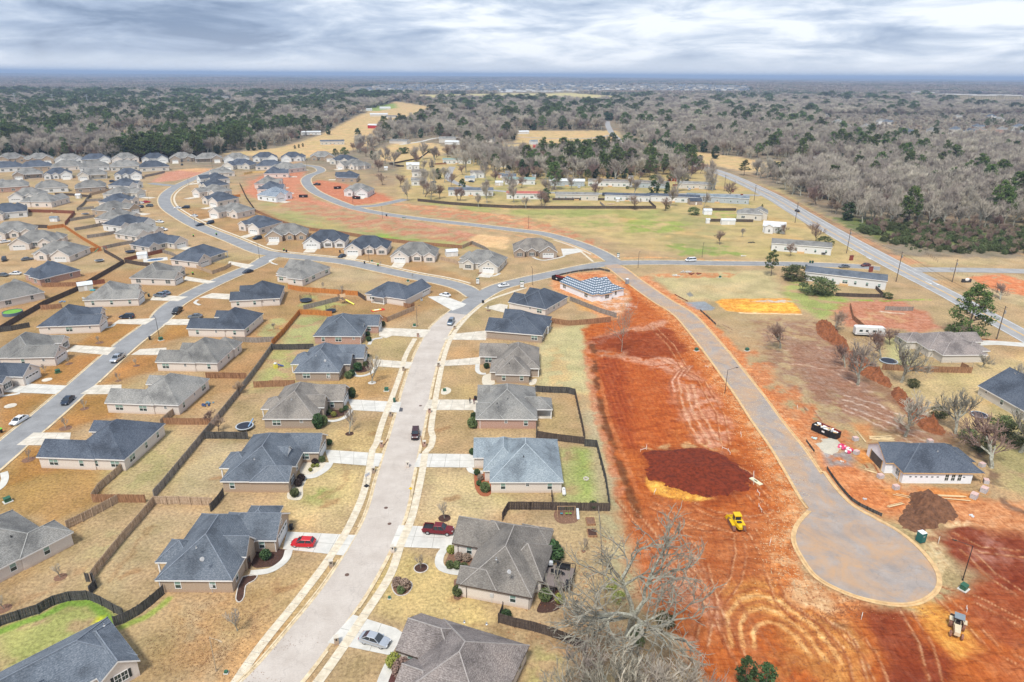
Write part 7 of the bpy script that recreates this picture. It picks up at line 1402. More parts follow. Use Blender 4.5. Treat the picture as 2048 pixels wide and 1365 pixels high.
# ------------------------------------------------------------------ lamps, poles, wires
def pole_lamp(x,y,h,label,mat=POLED,arm=None,lean=0):
    p=at(x,y); r=empty('street_lamp',(p.x,p.y,0),0,label,'street lamp'); mb=MB(); mb.cyl((0,0,0),(0,0,h),.085,.06,8); mb.build('pole',mat,r)
    a=Vector(arm or (1.8,0)); mb=MB(); mb.cyl((0,0,h-.15),(a.x,a.y,h+.25),.045,n=6); mb.build('arm',mat,r); e=Vector((a.x,a.y,h+.22)); d=a.normalized(); mb=MB(); mb.cyl((e.x,e.y,e.z),(e.x+d.x*.65,e.y+d.y*.65,e.z+.0),.13,.09,8); mb.build('lamp_head',mat,r); MB().cyl((0,0,0),(0,0,.25),.16,.12,8).build('base',mat,r); return r
for a in [(432.5,1343,6.4,'pale wooden-looking street lamp on the brown lawn at the bottom left',M('pole_wood_pale',(.42,.33,.22),.9,.2,2),(1.7,-.9)),(1925,1161,7.2,'black street lamp beside the turning circle',POLED,(-2.2,1.0)),(1449.6,787,7.0,'black street lamp on the clay verge of the new road',POLED,(2.4,.8)),(319,677,7.0,'black street lamp beside the green box on the left street',POLED,(-1,1)),
 (834.5,653,7.0,'brown street lamp on the corner lawn above the red brick house',BARKD,(.6,.6)),(519,517,7,'black street lamp at the fork of the left street and cross street',POLED,(-1,-1)),(738.5,525,7,'black street lamp on the cross street lawn',POLED,(0,-1)),(1064.5,570,7,'black street lamp before the striped-felt house',POLED,(-.4,1)),
 (1276,536,7,'black street lamp at the junction of the new road',POLED,(.5,1)),(1404,515,7,'black street lamp by the vacant meadow road',POLED,(0,-1)),(1057,457,7,'black street lamp on the loop street',POLED,(0,-1)),(765,437,7,'black street lamp on the far loop street',POLED,(0,-1)),(614,338,7,'black street lamp at the far loop head',POLED,(1,0)),(390,447,7,'black street lamp inside the big curve',POLED,(-1,0)),(378,375,7,'black street lamp at the top of the big curve',POLED,(1,0)),(298,405,7,'black street lamp left of the big curve',POLED,(1,0)),(425,336,7,'black street lamp in the far cul-de-sac',POLED,(1,0)),(706,410,7,'short lamp post beside the small dumpster of the loop',POLED,(1,0))]: pole_lamp(*a)
UW=M('pole_creosote',(.12,.095,.075),.95,.3,3)
UP=[]
def upole(x,y,h,label,wh=1):
    p=at(x,y); r=empty('utility_pole',(p.x,p.y,0),0,label,'utility pole'); mb=MB(); mb.cyl((0,0,0),(0,0,h),.18,.12,8); mb.build('pole',UW,r)
    d=Vector((.5,-.86)).orthogonal() if 0 else Vector((.94,.34)); MB().cyl((-d.x*1.1,-d.y*1.1,h-.6),(d.x*1.1,d.y*1.1,h-.6),.06,n=5).build('crossarm',UW,r)
    if wh: MB().cyl((.3,-.1,h-2.6),(.3,-.1,h-1.6),.25,n=8).build('transformer',STEEL,r)
    UP.append((p,h)); return r
for a in [(1448,383,12,'utility pole on the near side of the highway, second from the far end'),(1508,402,11,'utility pole at the park entrance'),(1590,446,12,'utility pole with a lamp arm beside the highway, above the lane'),(1693,507,12,'pale-based utility pole left of the highway paint arrows'),(1792,564,13,'tall leaning utility pole in the grass near the highway'),(1904,565,10,'utility pole beside the lane sign'),(1993,679,11.5,'black leaning utility pole beside the big pine'),(1563,360,12,'utility pole at the highway, far side')]: upole(*a)
mb=MB()
cable=[UP[i] for i in (0,2,3,4,6)]
for dz,dx in ((-.2,0),(-.6,1),(-.6,-1),(-2.2,0)):
    for (p,h),(q,g) in zip(cable,cable[1:]):
        a=Vector((p.x+dx,p.y,h+dz)); b=Vector((q.x+dx,q.y,g+dz)); prev=a
        for i in range(1,9):
            t=i/8; c=a.lerp(b,t)-Vector((0,0,4*1.1*t*(1-t))); mb.cyl(prev,c,.022,n=3,cap=False); prev=c
tag(mb.build('overhead_cables',BLACK),'overhead power cables strung between the highway poles','cable')
for i,(x,y,h) in enumerate([(34,217,34),(89,213,28),(109,217,32),(178,218,32),(320,212,34),(484,202,36),(507,193,36),(571,184,36),(588,182,34),(608,182,36),(1058,190,34),(1165,188,34),(1274,186,34),(1356,190,34),(1436,192,34),(1516,193,36),(1555,192,30),(1627,191,32),(2018,190,44)]):
    p=at(x,y); r=MB(); r.cyl((0,0,0),(0,0,h),1.1,.5,6); r.box(-5,5,-.3,.3,h*.82,h*.84) ; r.box(-4,4,-.3,.3,h*.93,h*.95); o=r.build('transmission_pole',STEEL,None,(p.x,p.y,0)); tag(o,'pale steel transmission pole on the far power line','pylon','transmission poles on the far power line')
# apartments, warehouses and the distant suburb
for i,(x,y,L) in enumerate([(1838,196,70),(1855,198,40),(1897,202,75),(1925,203,80),(1962,205,85),(1995,204,75),(2020,205,60)]):
    p=at(x,y); r=empty('apartment_building',(p.x,p.y,0),R(12-i*3),'cream apartment block with a pale roof in the line far right, '+ORD[i+1],'building'); mb=MB(); mb.box(-L/2,L/2,-9,9,0,22); 
    for k in range(int(L/9)): mb.box(-L/2+9*k+1,-L/2+9*k+5,-10.5,-9,0,21)
    mb.build('wall',M('apartment_cream',(.55,.47,.33),.9,.1,.05),r); MB().box(-L/2-.6,L/2+.6,-11,9.6,22.01,25).build('roof',M('apartment_roof',(.62,.6,.56),.8,.1,.05),r)
    mb=MB()
    for k in range(int(L/4.5)):
        for f_ in range(5): mb.box(-L/2+4.5*k+1.4 if k%2 else -L/2+4.5*k+5.6-4.2,-L/2+4.5*k+2.8 if k%2 else -L/2+4.5*k+7-4.2,-10.62,-8.98,2+f_*4,3.8+f_*4)
    mb.build('windows',GLASS,r)
WH_=M('warehouse_white',(.72,.73,.74),.8,.08,.02)
for i,(x,y,L,wd,h_) in enumerate([(95,153,330,90,14),(1730,163,90,30,12),(2010,170,120,40,12),(1960,217,60,20,7),(2000,216,50,18,7),(345,200,60,20,8),(375,199,70,22,8),(410,198,80,25,8),(440,198,60,22,8),(1660,189,60,20,8),(1010,187,70,20,8)]):
    p=at(x,y); r=empty('warehouse',(p.x,p.y,float(gz(np.array(p.x),np.array(p.y)))),0,'bright white warehouse far off, '+['the one on the left horizon','small one near the right horizon','low one at the right horizon','left of two below the apartments','right of two below the apartments','leftmost of four in the left woods','second of four in the left woods','third of four in the left woods','rightmost of four in the left woods','beside the power line right of centre','at the edge of the far pasture'][i],'building')
    MB().box(-L/2,L/2,-wd/2,wd/2,0,h_).build('wall',WH_,r); MB().add([(-L/2-1,-wd/2-1,h_+.02),(L/2+1,-wd/2-1,h_+.02),(L/2+1,wd/2+1,h_+.02),(-L/2-1,wd/2+1,h_+.02),(-L/2-1,0,h_+3),(L/2+1,0,h_+3)],[(0,1,5,4),(2,3,4,5),(3,0,4),(1,2,5)]).build('roof',SH['white'],r)
def smallhouse(i,rm,wm):
    mb=MB(); mb.box(-8,8,-5,5,0,5,0); mb.add([(-8.6,-5.6,5.01),(8.6,-5.6,5.01),(8.6,5.6,5.01),(-8.6,5.6,5.01),(-8.6 if i%2 else -4,0,8.6),(8.6 if i%2 else 4,0,8.6)],[(0,1,5,4),(2,3,4,5),(3,0,4),(1,2,5)],1); mb.add([(-8,-5,5),(-8,5,5),(-8,0,8.2)],[(0,1,2)],0) if i%2 else None; mb.box(-1,6,-7.5,-4.9,0,4.6,0)
    return mb.mesh('suburban_house',[wm,rm])
CH=proto_collection('suburban_house',[smallhouse(0,SH['slate'],BR['white']),smallhouse(1,SH['grey'],BR['siding']),smallhouse(1,SH['slate'],BR['siding']),smallhouse(0,SH['taupe'],BR['white'])])
pts=[]
for poly,n in (([(700,188),(760,179),(1000,177.5),(1230,178),(1240,187),(1000,188)],620),([(1230,178),(1490,182),(1500,189),(1240,188)],240),([(380,196),(500,194),(500,205),(390,206)],30),([(520,190),(620,192),(615,204),(515,203)],40)):
    Wp=W(poly); xs=[p[0] for p in Wp]; ys=[p[1] for p in Wp]; k=0
    while k<n:
        q=Vector((rw.uniform(min(xs),max(xs)),rw.uniform(min(ys),max(ys))))
        if inP(q,Wp): k+=1; pts.append(((q.x,q.y,float(gz(np.array(q.x),np.array(q.y)))+1),(1.5,1.5,1.7),rw.random()*6.28,rw.randrange(4)))
scatter('far_suburb',pts,CH,'dense pale suburb of small houses beyond the far pasture','suburb')
# ------------------------------------------------------------------ site machines
YEL=M('machine_yellow',(.72,.46,.01),.45,.1,1.5); CRM=M('machine_cream',(.62,.52,.36),.5,.12,1.5); TRK=M('track_clay',(.23,.11,.075),.9,.3,3); MUD=M('machine_dark',(.05,.035,.03),.7,.2,2)
def RM(p,rz): return Matrix.Translation(p)@Matrix.Rotation(rz,4,'Z')
# yellow tracked loader: front (bucket) towards the upper left of the photo
p=at(1467,1062); q=at(1445,1022); a=math.atan2((q-p).y,(q-p).x); r=empty('crawler_loader',((p.x+at(1478,1045).x)/2,(p.y+at(1478,1045).y)/2,0),a,'yellow tracked loader with its bucket turned left on the red clay','machine')
for s in (-1,1):
    mb=MB(); y=s*.98
    prof=[(-1.75,.35),(-1.55,.08),(1.45,.08),(1.75,.35),(1.7,.7),(1.45,.92),(-1.4,.98),(-1.7,.75)]; n=len(prof)
    mb.add([(x_,y-.25,z_) for x_,z_ in prof]+[(x_,y+.25,z_) for x_,z_ in prof],[tuple(range(n)),tuple(range(n,2*n))[::-1]]+[(i,(i+1)%n,n+(i+1)%n,n+i)[::-1] for i in range(n)])
    for k in range(12): x_=-1.5+k*.27; mb.box(x_,x_+.08,y-.27,y+.27,.95,1.0)
    mb.build('track',TRK,r)
    mb=MB(); mb.cyl((1.2,s*.75,1.1),(2.5,s*.85,.75),.11,n=6); mb.cyl((.5,s*.75,1.3),(1.6,s*.8,1.0),.07,n=6,m=0); mb.build('lift_arm',YEL,r)
mb=MB(); mb.box(-.4,1.55,-.7,.7,.55,1.25); mb.add([(-2.1,-.35,.8),(-.4,-.72,.8),(-.4,.72,.8),(-2.1,.35,.8),(-2.1,-.3,1.3),(-.4,-.7,1.75),(-.4,.7,1.75),(-2.1,.3,1.3)],[(0,1,2,3)[::-1],(4,5,6,7),(0,1,5,4),(1,2,6,5),(2,3,7,6),(3,0,4,7)]); mb.box(-1.1,.9,-1.28,-.72,1.0,1.12); mb.box(-1.1,.9,.72,1.28,1.0,1.12); mb.build('body',YEL,r)
mb=MB(); mb.add([(-.35,-.6,1.25),(.95,-.6,1.25),(.95,.6,1.25),(-.35,.6,1.25),(-.25,-.55,2.5),(.75,-.55,2.5),(.75,.55,2.5),(-.25,.55,2.5)],[(0,1,5,4),(1,2,6,5),(2,3,7,6),(3,0,4,7)]); mb.build('cab_glass',CGL,r)
mb=MB(); mb.box(-.45,.95,-.68,.68,2.5,2.68); [mb.cyl((x_,y_,1.2),(x_*.9,y_*.93,2.5),.05,n=4) for x_ in(-.36,.96) for y_ in(-.61,.61)]; mb.build('cab_roof',YEL,r); MB().box(-1.3,-.75,-.45,.45,1.76,1.82).build('engine_grille',MUD,r)
mb=MB(); mb.add([(2.3,-1.25,.1),(3.1,-1.25,.05),(3.1,1.25,.05),(2.3,1.25,.1),(2.35,-1.25,1.0),(2.35,1.25,1.0)],[(0,1,2,3),(0,3,5,4)[::-1],(0,4,1),(3,2,5)]); mb.box(2.25,2.36,-1.25,1.25,.1,1.05); mb.build('bucket',YEL,r)
# cream skip loader at the bottom right
p=at(1912,1262); q=at(1910,1310); a=math.atan2((q-p).y,(q-p).x); r=empty('wheel_tractor',(p.x,p.y,0),a,'cream wheeled tractor loader with a grey canopy on the orange clay strip','machine')
mb=MB(); mb.add([(.3,-.48,.7),(2.1,-.4,.7),(2.1,.4,.7),(.3,.48,.7),(.3,-.45,1.5),(2.1,-.36,1.35),(2.1,.36,1.35),(.3,.45,1.5)],[(0,3,2,1),(4,5,6,7),(0,1,5,4),(1,2,6,5),(2,3,7,6),(3,0,4,7)]); mb.box(-1.3,.3,-.5,.5,.6,1.05); mb.build('body',CRM,r)
mb=MB(); mb.box(-1.1,.35,-.7,.7,2.5,2.62); mb.build('canopy',M('canopy_grey',(.22,.26,.29),.6,.1,1),r); mb=MB(); [mb.cyl((x_,y_,1.0),(x_,y_,2.5),.045,n=5) for x_ in(-1,.25) for y_ in(-.6,.6)]; mb.build('canopy_post',MUD,r); MB().box(-.55,-.1,-.28,.28,1.05,1.5).box(-.65,-.55,-.28,.28,1.05,1.9).build('seat',MUD,r)
for x_,rr,w_ in ((-.75,.72,.42),(1.65,.48,.28)):
    for s in (-1,1): mb=MB(); mb.cyl((x_,s*.62,rr),(x_,s*(.62+w_),rr),rr,n=16); t=mb.build('wheel',TRK,r); MB().cyl((x_,s*(.62+w_),rr),(x_,s*(.64+w_),rr),rr*.5,n=10).build('rim',CRM,t)
for s in (-1,1): mb=MB(); mb.box(-1.3,-.2,s*.9-.28,s*.9+.28,1.47,1.53); mb.build('fender',CRM,r)
mb=MB(); mb.cyl((-1.3,-.3,.8),(-2.4,-.4,1.1),.09,n=6); mb.cyl((-1.3,.3,.8),(-2.4,.4,1.1),.09,n=6); mb.box(-2.6,-2.4,-1.0,1.0,.3,1.0); [mb.cyl((-2.5,y_,.4),(-2.7,y_,-.02),.05,n=5) for y_ in(-.8,-.4,0,.4,.8)]; mb.build('scarifier',MUD,r)
# portable toilets
def toilet(x,y,mat,label,rz=0.3):
    p=at(x,y); r=empty('portable_toilet',(p.x,p.y,0),rz,label,'portable toilet'); mb=MB(); mb.box(-.56,.56,-.56,.56,.08,2.05); [mb.box(-.56+.28*k,-.5+.28*k,-.59,-.56,.1,2.0) for k in(0,4)]; mb.build('cabin',mat,r); MB().box(-.42,.42,-.6,-.565,.15,1.95).build('door',mat,r); MB().box(-.18,.18,-.612,-.6,1.35,1.5).build('door_plate',CONCL,r)
    mb=MB(); mb.add([(-.6,-.6,2.06),(.6,-.6,2.06),(.6,.6,2.06),(-.6,.6,2.06),(-.35,-.35,2.3),(.35,-.35,2.3),(.35,.35,2.3),(-.35,.35,2.3)],[(4,5,6,7),(0,1,5,4),(1,2,6,5),(2,3,7,6),(3,0,4,7)]); mb.build('roof',M('toilet_roof',(.72,.74,.74),.5,.05,1),r); MB().box(-.6,.6,-.6,.6,0,.08).build('skid',MUD,r)
toilet(1840,1083,M('toilet_green',(.02,.13,.12),.5,.1,1),'dark green portable toilet with a white roof beside the turning circle'); toilet(1254,568,M('toilet_grey',(.28,.31,.34),.5,.1,1),'grey portable toilet on the verge near the striped-felt house')
# green transformer boxes
GB2=M('box_green',(.035,.12,.07),.5,.1,1.5); 
for i,(x,y,s,rz,l) in enumerate([(1927,1179,1.0,.6,'green utility box on a white pad beside the turning circle lamp'),(16,1004,1.0,.9,'green utility box on the brown lawn at the left edge'),(116,746,1.0,.9,'green utility box on a green pad by the left street'),(322,681,1.0,.9,'green utility box at the foot of the left street lamp'),(1393,702,.9,.5,'green utility box at the kerb of the new road, left side'),(1494,702,.9,.5,'green utility box right of the new road'),(829,653,.8,0,'green utility box at the foot of the brown corner lamp'),(816,564,.8,0,'green utility box on the vacant lawn by the cross street'),
 (744,524,.7,0,'green utility box on the cross street lawn'),(773,782,.9,0,'grey-green utility box with a white cabinet by the left pavement'),(889,783,.7,.3,'green box in the stone ring right of the street'),(572.5,1345,.0,0,''),(779,1198,.35,0,'tiny green marker box on the lawn by the island bed'),(452.5,1347,.4,0,'small green pedestal beside the pale lamp at the bottom left'),(1440,556,.8,0,'grey box on the meadow side of the cross road'),(700,505,.01,0,'')]):
    if not l: continue
    p=at(x,y); r=empty('utility_box',(p.x,p.y,0),rz,l,'utility box'); MB().box(-.8*s,.8*s,-.7*s,.7*s,0,.14).build('pad',CONCL if i!=2 else LF_S,r); MB().box(-.55*s,.55*s,-.45*s,.45*s,.14,.14+.8*s).add([(-.6*s,-.5*s,.14+.8*s),(.6*s,-.5*s,.14+.8*s),(.6*s,.5*s,.14+.9*s),(-.6*s,.5*s,.14+.9*s)],[(0,1,2,3)]).build('cabinet',GB2,r)
# wheeled bins
BING=M('bin_green',(.02,.09,.055),.5,.1,1); LIDG=M('bin_lid_lime',(.18,.55,.05),.5,.1,1)
for (x,y,m_,lid,l) in [(583,1060,BLACK,BLACK,'black wheelie bin beside the white garage of the red hatchback house'),(789,805,BING,BING,'dark green wheelie bin standing at the kerb by the flag house driveway'),(737,716,BING,BLACK,'teal wheelie bin at the garage of the arched-porch house'),(951,801,BLACK,BLACK,'dark wheelie bin beside the two standing people'),(300,680,BLACK,BLACK,'black wheelie bin at the kerb below the left street lamp'),(46,763,BLACK,LIDG,'lime-lidded wheelie bin beside the white garage at the left edge'),(966,607,BLACK,BLACK,'black wheelie bin at the kerb of the corner lawn'),(729,528,BLACK,BLACK,'black wheelie bin on the cross street kerb, left of the lime-lidded one'),
 (756,533,BLACK,LIDG,'lime-lidded wheelie bin on the cross street kerb'),(568,503,BLACK,LIDG,'lime-lidded bin at the kerb, left of a pair on the cross street'),(573,505,BLACK,BLACK,'black bin at the kerb, right of a pair on the cross street'),(433,471,BLACK,LIDG,'lime-lidded bin inside the big curve'),(387,474,BLACK,LIDG,'lime-lidded bin left of the big curve'),(773,433,BLACK,BLACK,'black bin beside the far loop lamp'),(386,550,BLACK,LIDG,'lime-lidded bin at the garage of the grey roof in the street bend'),(298,594,BLACK,BING,'dark green bin at the garage with two parked cars'),(680,506,BLACK,BLACK,'black bin beside the dark blue sedan'),(1620,527,BING,BING,'green bin on the private drive, left of a pair'),(1625,527,BING,BLACK,'dark green bin on the private drive, right of a pair'),(1612,535,BING,BLACK,'green bin near the round evergreens'),(3,866,BLACK,LIDG,'lime-lidded bin at the left edge kerb')]:
    p=at(x,y); r=empty('wheelie_bin',(p.x,p.y,.06),rt.random()*1.0,l,'bin'); mb=MB(); mb.add([(-.24,-.26,.05),(.24,-.26,.05),(.24,.26,.05),(-.24,.26,.05),(-.32,-.38,1.0),(.32,-.38,1.0),(.32,.38,1.0),(-.32,.38,1.0)],[(3,2,1,0),(0,1,5,4),(1,2,6,5),(2,3,7,6),(3,0,4,7)]); mb.build('bin_body',m_,r)
    mb=MB(); mb.add([(-.34,-.4,1.01),(.34,-.4,1.01),(.34,.42,1.06),(-.34,.42,1.06),(-.3,-.3,1.12),(.3,-.3,1.12),(.3,.36,1.14),(-.3,.36,1.14)],[(4,5,6,7),(0,1,5,4),(1,2,6,5),(2,3,7,6),(3,0,4,7)]); mb.build('lid',lid,r); [MB().cyl((s*.3,.3,.12),(s*.36,.3,.12),.13,n=8).build('wheel',TIRE,r) for s in(-1,1)]
# brick mailboxes
for (x,y,m_,l) in [(674,990,'brown',''),(662.5,1134,'brown','brown brick mailbox by the red hatchback driveway'),(673.5,1288,'tan','tan brick mailbox at the lowest driveway'),(785,1105,'cream','pale brick mailbox below the pickup driveway'),(747,946,'brown','brown brick mailbox by the dormer house driveway'),(781,833,'brown','brown brick mailbox below the flag house driveway'),(763,894,'red','red brick mailbox with a leaning board at the left kerb'),(849,893,'red','red brick mailbox with a leaning board at the right kerb'),(859,826,'red','red brick mailbox at the two-people driveway'),(877,734,'brown','dark mailbox post by the grey-taupe house driveway'),(909,659,'tan','tan brick mailbox at the top of the pale street'),(836,674,'red','red brick mailbox at the red brick house driveway'),(807,742,'brown','brown mailbox at the arched-porch driveway'),(815,935,'cream','pale mailbox at the pale blue-roof driveway')]:
    if not l: continue
    p=at(x,y); r=empty('mailbox',(p.x,p.y,0),.3,l,'mailbox'); MB().box(-.33,.33,-.33,.33,0,1.35).build('pillar',BR[m_],r); mb=MB(); mb.box(-.38,.38,-.38,.38,1.36,1.44); mb.build('cap',CONC,r); MB().box(-.12,.12,-.4,-.331,.95,1.2).build('box_door',BLACK,r)
# leaning boards on the two kerb mailboxes
for (x,y,x2,y2,l) in [(766,893,776,878,'long dark board lying from the left kerb mailbox'),(845,892,841,872,'long dark board lying from the right kerb mailbox')]:
    a,b=at(x,y,.35),at(x2,y2,.2); mb=MB(); mb.cyl(a,b,.12,n=4); tag(mb.build('timber',FM['brown']),l,'board')
# sign posts
def flat(r,nm,x0,x1,z0,z1,y,mat): MB().box(x0,x1,y-.02,y+.02,z0,z1).build(nm,mat,r)
p=at(822,995); r=empty('warning_sign',(p.x,p.y,0),.1,'yellow diamond road sign at the right kerb of the wide street','sign'); MB().cyl((0,0,0),(0,0,2.3),.035,n=6).build('post',POLED,r); MB().add([(0,-.05,1.75),(.38,-.05,2.13),(0,-.05,2.51),(-.38,-.05,2.13)],[(0,1,2,3)]).build('plate',M('sign_yellow',(.8,.55,.02),.4,0),r)
p=at(733,973); r=empty('basketball_hoop',(p.x,p.y,0),.9,'portable basketball hoop with a black base at the left kerb','basketball hoop'); MB().add([(-.5,-.6,0),(.5,-.6,0),(.5,.5,0),(-.5,.5,0),(-.3,-.2,.3),(.3,-.2,.3),(.3,.3,.3),(-.3,.3,.3)],[(4,5,6,7),(0,1,5,4),(1,2,6,5),(2,3,7,6),(3,0,4,7)]).build('base',BLACK,r); MB().cyl((0,.2,.2),(0,-.3,3),.05,n=6).build('post',POLED,r); MB().box(-.6,.6,-.62,-.58,2.7,3.4).build('backboard',M('backboard',(.6,.62,.65),.3,0),r); MB().cyl((0,-.85,2.85),(0,-.85,2.88),.23,n=12,cap=False).build('rim',M('rim_orange',(.6,.12,.02),.5,0),r)
def board(x,y,h,w_,l,legs=True,rz=0.0,txt=True):
    p=at(x,y); r=empty('sign_board',(p.x,p.y,0),rz,l,'sign'); MB().box(-w_/2,w_/2,-.04,.04,.5,h).build('panel',M('sign_white',(.74,.75,.73),.5,.05,1),r); mb=MB(); [mb.box(s*w_/2-.05,s*w_/2+.05,-.05,.05,0,h+.1) for s in(-1,1)]; mb.build('post',BLACK,r); MB().box(-w_/2+.05,w_/2-.05,-.055,-.042,h-.5,h-.1).build('heading_band',GB2,r); MB().box(-w_/2+.2,w_/2-.3,-.055,-.042,h*.5,h*.5+.25).build('text_band',BLACK,r)
board(955.5,570,3.0,1.3,'tall white sign board with a dark heading before the corner house'); board(1044,577,3.2,1.6,'tall white sign board with a logo by the charcoal roof at the junction',rz=.2); board(1236,517,2.6,1.2,'small white sign board on the meadow corner of the junction'); board(808,440,1.6,1.6,'white board at the kerb of the far loop'); 
p=at(1954,720); 
# two people
def person(x,y,rz,label,top,leg,pose):
    p=at(x,y); r=empty('person',(p.x,p.y,.07),rz,label,'person'); V_=[((0,0,.92),.15),((0,0,1.2),.16),((0,0,1.42),.15),((0,0,1.52),.065),((0,0.01,1.66),.10),((0,0.01,1.74),.085)]
    E_=[(0,1),(1,2),(2,3),(3,4),(4,5)]
    def ch(start,pts):
        k=start
        for c,rad in pts: V_.append((c,rad)); E_.append((k,len(V_)-1)); k=len(V_)-1
    for s in(-1,1):
        ch(0,[((s*.1,0,.86),.1),((s*.12,.02*s,.48),.068),((s*.13,.05*s*pose,.09),.045),((s*.14,-.12+.05*s*pose,.04),.04)]); ch(2,[((s*.2,0,1.4),.065),((s*.27,.03,1.12),.045),((s*.26,-.1*pose,.88),.034),((s*.26,-.13*pose,.78),.03)])
    m_=bpy.data.meshes.new('body'); m_.from_pydata([v for v,_ in V_],E_,[]); o=obj('body',m_,r); sk=o.modifiers.new('skin','SKIN')
    for i,(c,rad) in enumerate(V_): m_.skin_vertices[0].data[i].radius=(rad,rad*.8); 
    m_.skin_vertices[0].data[0].use_root=True; ss=o.modifiers.new('sub','SUBSURF'); ss.levels=1; ss.render_levels=2; m_.materials.append(M('person_'+top,{'black':(.02,.02,.025),'maroon':(.12,.02,.03)}[top],.9,.1,3))
    MB().blob((0,.02,1.72),.1,.11,.12,nu=8,nv=6).build('hair',M('hair_dark',(.02,.015,.012),.9,.1,3),r); MB().blob((0,-.055,1.66),.07,.06,.09,nu=8,nv=6).build('face',M('skin',(.35,.2,.14),.6,.05,2),r)
person(940,808,.4,'person in black standing on the driveway, left of two',top='black',leg='black',pose=1); person(948,809,-.3,'person in dark maroon top standing on the driveway, right of two',top='maroon',leg='black',pose=-1)
# trampolines and pools
def trampoline(x,y,rad,label,net=True,legs=.85,mat='mat_dark'):
    p=at(x,y); r=empty('trampoline',(p.x,p.y,0),0,label,'trampoline'); n=24; mb=MB(); [mb.add([(rad*k*math.cos(6.283*i/n),rad*k*math.sin(6.283*i/n),legs+(.0)) for k in (.86,1.0) for i in range(n)],[(i,(i+1)%n,n+(i+1)%n,n+i)]) for i in range(0)]
    vs=[(rad*k*math.cos(6.283*i/n),rad*k*math.sin(6.283*i/n),z) for k,z in((.86,legs+.02),(1.0,legs+.02),(1.0,legs-.12)) for i in range(n)]; mb.add(vs,[(i,n+i,n+(i+1)%n,(i+1)%n) for i in range(n)]+[(n+i,2*n+i,2*n+(i+1)%n,n+(i+1)%n) for i in range(n)]); mb.build('rim_pad',M('pad_grey' if not net else 'pad_blue',(.42,.45,.47) if not net else (.06,.09,.16),.5,.05,1),r)
    MB().add([(rad*.87*math.cos(6.283*i/n),rad*.87*math.sin(6.283*i/n),legs) for i in range(n)],[tuple(range(n))]).build('mat',M('trampoline_mat',(.025,.03,.045),.7,.1,2),r)
    for k in range(6): a_=k*math.pi/3; MB().cyl((rad*math.cos(a_),rad*math.sin(a_),0),(rad*math.cos(a_),rad*math.sin(a_),legs+(1.9 if net else 0)),.03,n=5).build('leg',STEEL if not net else POLED,r)
    if net:
        m_=M('trampoline_net',(.03,.03,.035),.9,0); mb=MB(); 
        for k in range(36): a_=6.283*k/36; mb.cyl((rad*.97*math.cos(a_),rad*.97*math.sin(a_),legs),(rad*.97*math.cos(a_),rad*.97*math.sin(a_),legs+1.85),.012,n=3,cap=False)
        for z in(.3,.6,.9,1.2,1.5,1.85): pr=[(rad*.97*math.cos(6.283*i/18),rad*.97*math.sin(6.283*i/18),legs+z) for i in range(19)]; [mb.cyl(pr[i],pr[i+1],.013,n=3,cap=False) for i in range(18)]
        mb.build('net',m_,r)
    return r
trampoline(490,858,2.1,'large open trampoline with a grey rim in the flag house back yard',False); trampoline(612,604,2.2,'netted trampoline on the green lawn by the orange-brown fence'); trampoline(662,625,1.8,'smaller netted trampoline behind the red brick house'); trampoline(261,506,2.2,'netted trampoline in the upper left yard'); trampoline(171,430,2.0,'round trampoline in a fenced strip yard at upper left',False); trampoline(1777,724,2.6,'low round trampoline at the left end of the long brown fence',False,.35); trampoline(1958,832,2.0,'dark round trampoline near the bare trees at the right',False,.4); trampoline(199,524,1.9,'trampoline below the green swing set at the left',False)
mb=MB(); a=at(497,854,.85); b=at(506,838,.9); mb.cyl(a,b,.18,n=6); tag(mb.build('toy_slide',M('toy_blue',(.25,.4,.6),.5,0)),'pale blue toy slide leaning behind the open trampoline','toy')
def pool(x,y,rad,label,water,wall=(.10,.14,.2),h=1.1):
    p=at(x,y); r=empty('swimming_pool',(p.x,p.y,0),0,label,'pool'); n=28; vs=[(rad*k*math.cos(6.283*i/n),rad*k*math.sin(6.283*i/n),z) for k,z in((1,0),(1,h),(.93,h),(.93,h-.2)) for i in range(n)]; MB().add(vs,[(j*n+i,j*n+(i+1)%n,(j+1)*n+(i+1)%n,(j+1)*n+i) for j in range(3) for i in range(n)]).build('pool_wall',M('pool_wall_%d'%int(x),wall,.5,.1,1),r); MB().add([(rad*.94*math.cos(6.283*i/n),rad*.94*math.sin(6.283*i/n),h-.15) for i in range(n)],[tuple(range(n))]).build('water',M('pool_water_%d'%int(x),water,.1,.1,1,spec=.6),r)
pool(26,629,3.1,'round above-ground pool with bright green water at the left edge',(.16,.42,.03)); 
p=at(311,520); r=empty('swimming_pool',(p.x,p.y,0),.5,'small blue in-ground pool with pale deck in the upper left yard','pool'); MB().box(-5,5,-3.2,3.2,.0,.08).build('deck',CONCL,r); MB().add([(3.4*math.cos(i*.5236),1.9*math.sin(i*.5236),.1) for i in range(12)],[tuple(range(12))]).build('water',M('pool_blue',(.02,.13,.30),.1,.05,1,spec=.6),r); 
